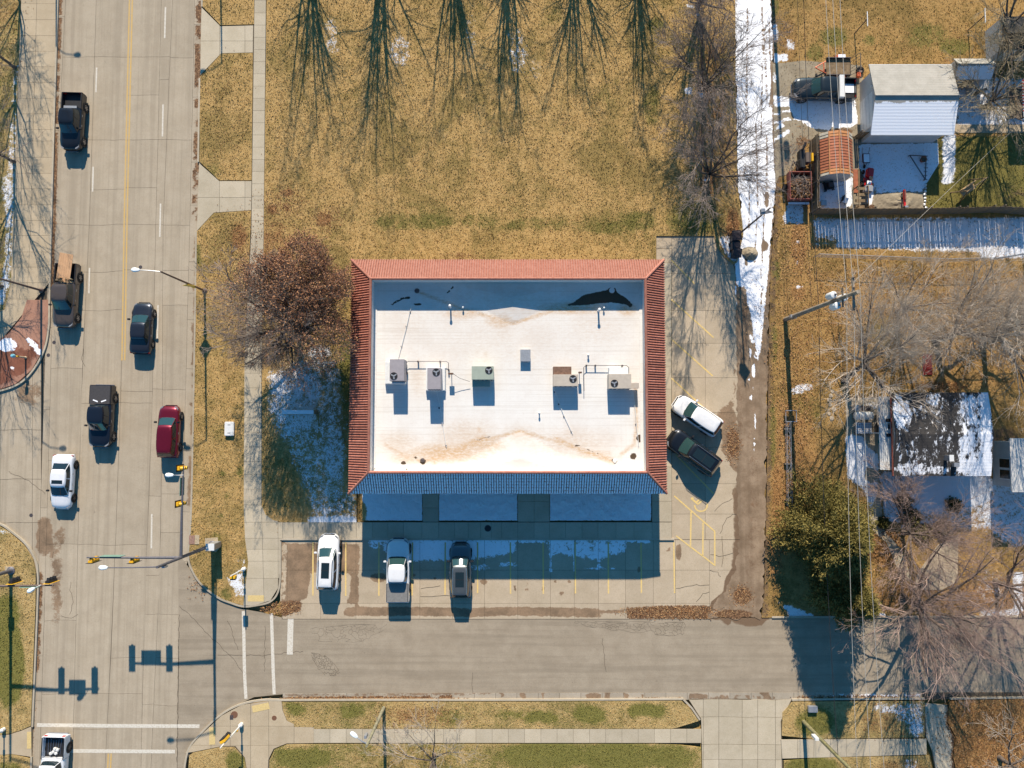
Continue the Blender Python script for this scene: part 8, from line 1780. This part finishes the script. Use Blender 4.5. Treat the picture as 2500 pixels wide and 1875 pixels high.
# vent pipes in the lawn and red panel under the trees
t = thing('painted_board', 'dark red painted board lying under the bare trees', 'board', P(2263, 890, 0.07)); MB().box(-0.4, 0.42, -0.9, 0.9, 0.02, 0.07).build('panel', simple('dark_red_paint', (0.14, 0.012, 0.010), 0.6), t); MB().box(-0.42, -0.40, -0.9, 0.9, 0.0, 0.09).build('edge_batten', M['wood_old'], t)
for k in range(7):
    q = P(2028+random.uniform(-6, 8), 955+k*11, 0.08); s = random.uniform(.16, .26); m = MB().lathe([(s, 0), (s*.95, .05), (s*.5, .06)], n=7)
    o = m.build('stepping_stone', M['conc_lot']); o.location = (q.x, q.y, 0.06); o.rotation_euler.z = k
    tag(o, '%s tan stepping stone from the top, left of the carport slab' % ('first', 'second', 'third', 'fourth', 'fifth', 'sixth', 'seventh')[k], 'stone', 'stepping stones left of the carport slab')
# =================================================================== GROUND COVER (uncountable)
def tufts():
    for i, (poly, z, masks, mat, dens) in enumerate(TUFTS):
        W = [tuple(P(a, b, z)[:2]) for a, b in poly]
        xs = [p[0] for p in W]; ys = [p[1] for p in W]
        xa, xb_, ya, yb = max(min(xs), -47), min(max(xs), 47), max(min(ys), -36), min(max(ys), 36)
        n = int((xb_-xa)*(yb-ya)*dens)
        x = RNG.uniform(xa, xb_, n); y = RNG.uniform(ya, yb, n)
        k = polydist(x, y, W) > 0.06; x, y = x[k], y[k]
        at = eval_masks(masks, x, y, z)
        sn = at.get('snow', np.zeros(len(x)))+at.get('dirt', np.zeros(len(x)))*0.7
        k = RNG.random(len(x)) > sn*1.25; x, y = x[k], y[k]; at = {q: v[k] for q, v in at.items()}
        m = len(x)
        if not m: continue
        a = RNG.uniform(0, 2*pi, m); h = RNG.uniform(0.03, 0.10, m); wd = RNG.uniform(0.025, 0.06, m); ln = RNG.uniform(0.02, 0.11, m); b = RNG.uniform(0, 2*pi, m)
        V = np.zeros((m, 3, 3)); V[:, 0] = np.stack([x-wd*np.cos(a), y-wd*np.sin(a), np.full(m, z-0.01)], 1); V[:, 1] = np.stack([x+wd*np.cos(a), y+wd*np.sin(a), np.full(m, z-0.01)], 1); V[:, 2] = np.stack([x+ln*np.cos(b), y+ln*np.sin(b), z+h], 1)
        at = {q: np.repeat(v*(0 if q == 'snow' else 1), 3) for q, v in at.items()}
        o = npmesh('grass', V.reshape(-1, 3), np.arange(3*m).reshape(-1, 3), M[mat], attrs=at)
        tag(o, ('short dry grass on the %s' % ('main lawn', 'leafy back lots')[1 if mat == 'lawn_leaf' else 0]) if mat != 'lawn_green' else 'short green and straw grass beside the pavements', 'grass', kind='stuff')
tufts()
def leaf_scatter(label, regs, z, sz=0.06):
    C = []
    for (f, bb, n) in regs:
        X = RNG.uniform(bb[0], bb[2], n*3); Y = RNG.uniform(bb[1], bb[3], n*3); k = RNG.random(n*3) < f(X, Y)
        for a, b in list(zip(X[k], Y[k]))[:n]:
            q = P(a, b, z); C.append((q.x, q.y, z+random.uniform(0.005, 0.03)))
    o = add_leaves(np.array(C), sz, 'litter_leaf', None, RNG, 'fallen_leaves', 3.0, 'stuff'); tag(o, label, 'leaves')
E = lambda cx, cy, rx, ry, v=1.0: (m_ell(cx, cy, rx, ry, v, .8), (cx-rx*1.3, cy-ry*1.3, cx+rx*1.3, cy+ry*1.3))
leaf_scatter('fallen brown leaves in the kerb and gutters', [(*E(685, 1486, 50, 16), 600), (*E(1650, 1495, 140, 16), 1300), (*E(1790, 1085, 22, 50), 450), (*E(1812, 1455, 30, 28), 350), (*E(900, 1705, 220, 5), 900), (*E(485, 1430, 30, 40, .6), 200), (*E(2080, 1702, 130, 6), 350)], 0.035, 0.07)
leaf_scatter('fallen leaves scattered over the lawns', [(*E(650, 690, 150, 200), 2600), (*E(700, 490, 60, 45), 500), (*E(800, 535, 45, 35), 380), (*E(560, 650, 60, 130), 600), (*E(690, 1000, 60, 260, .5), 700), (*E(550, 280, 60, 150, .5), 400), (*E(1130, 625, 60, 12), 150), (*E(1780, 570, 30, 90), 500), (*E(1720, 300, 80, 330, .6), 1400), (*E(1000, 300, 350, 330, .4), 1500), (*E(1400, 350, 300, 280, .3), 900), (*E(1020, 1750, 140, 35), 700), (*E(15, 60, 60, 160), 500)], 0.135, 0.065)
leaf_scatter('fallen leaves carpeting the back lots', [(*E(2100, 760, 260, 180, .8), 4200), (*E(1935, 1000, 60, 260), 1700), (*E(2400, 760, 130, 200, .8), 1600), (*E(1940, 600, 50, 110), 800), (*E(2300, 945, 70, 14), 500), (*E(2170, 1330, 60, 80), 700), (*E(2430, 1450, 110, 60), 900), (*E(2450, 1800, 160, 110), 2600), (*E(2000, 90, 120, 90, .5), 500), (*E(2300, 110, 180, 70, .5), 700), (*E(2200, 1760, 100, 60), 500), (*E(1955, 400, 40, 90), 400)], 0.12, 0.075)
print('objects', len(bpy.data.objects), 'tris', sum(len(o.data.polygons) for o in bpy.data.objects if o.type == 'MESH'))
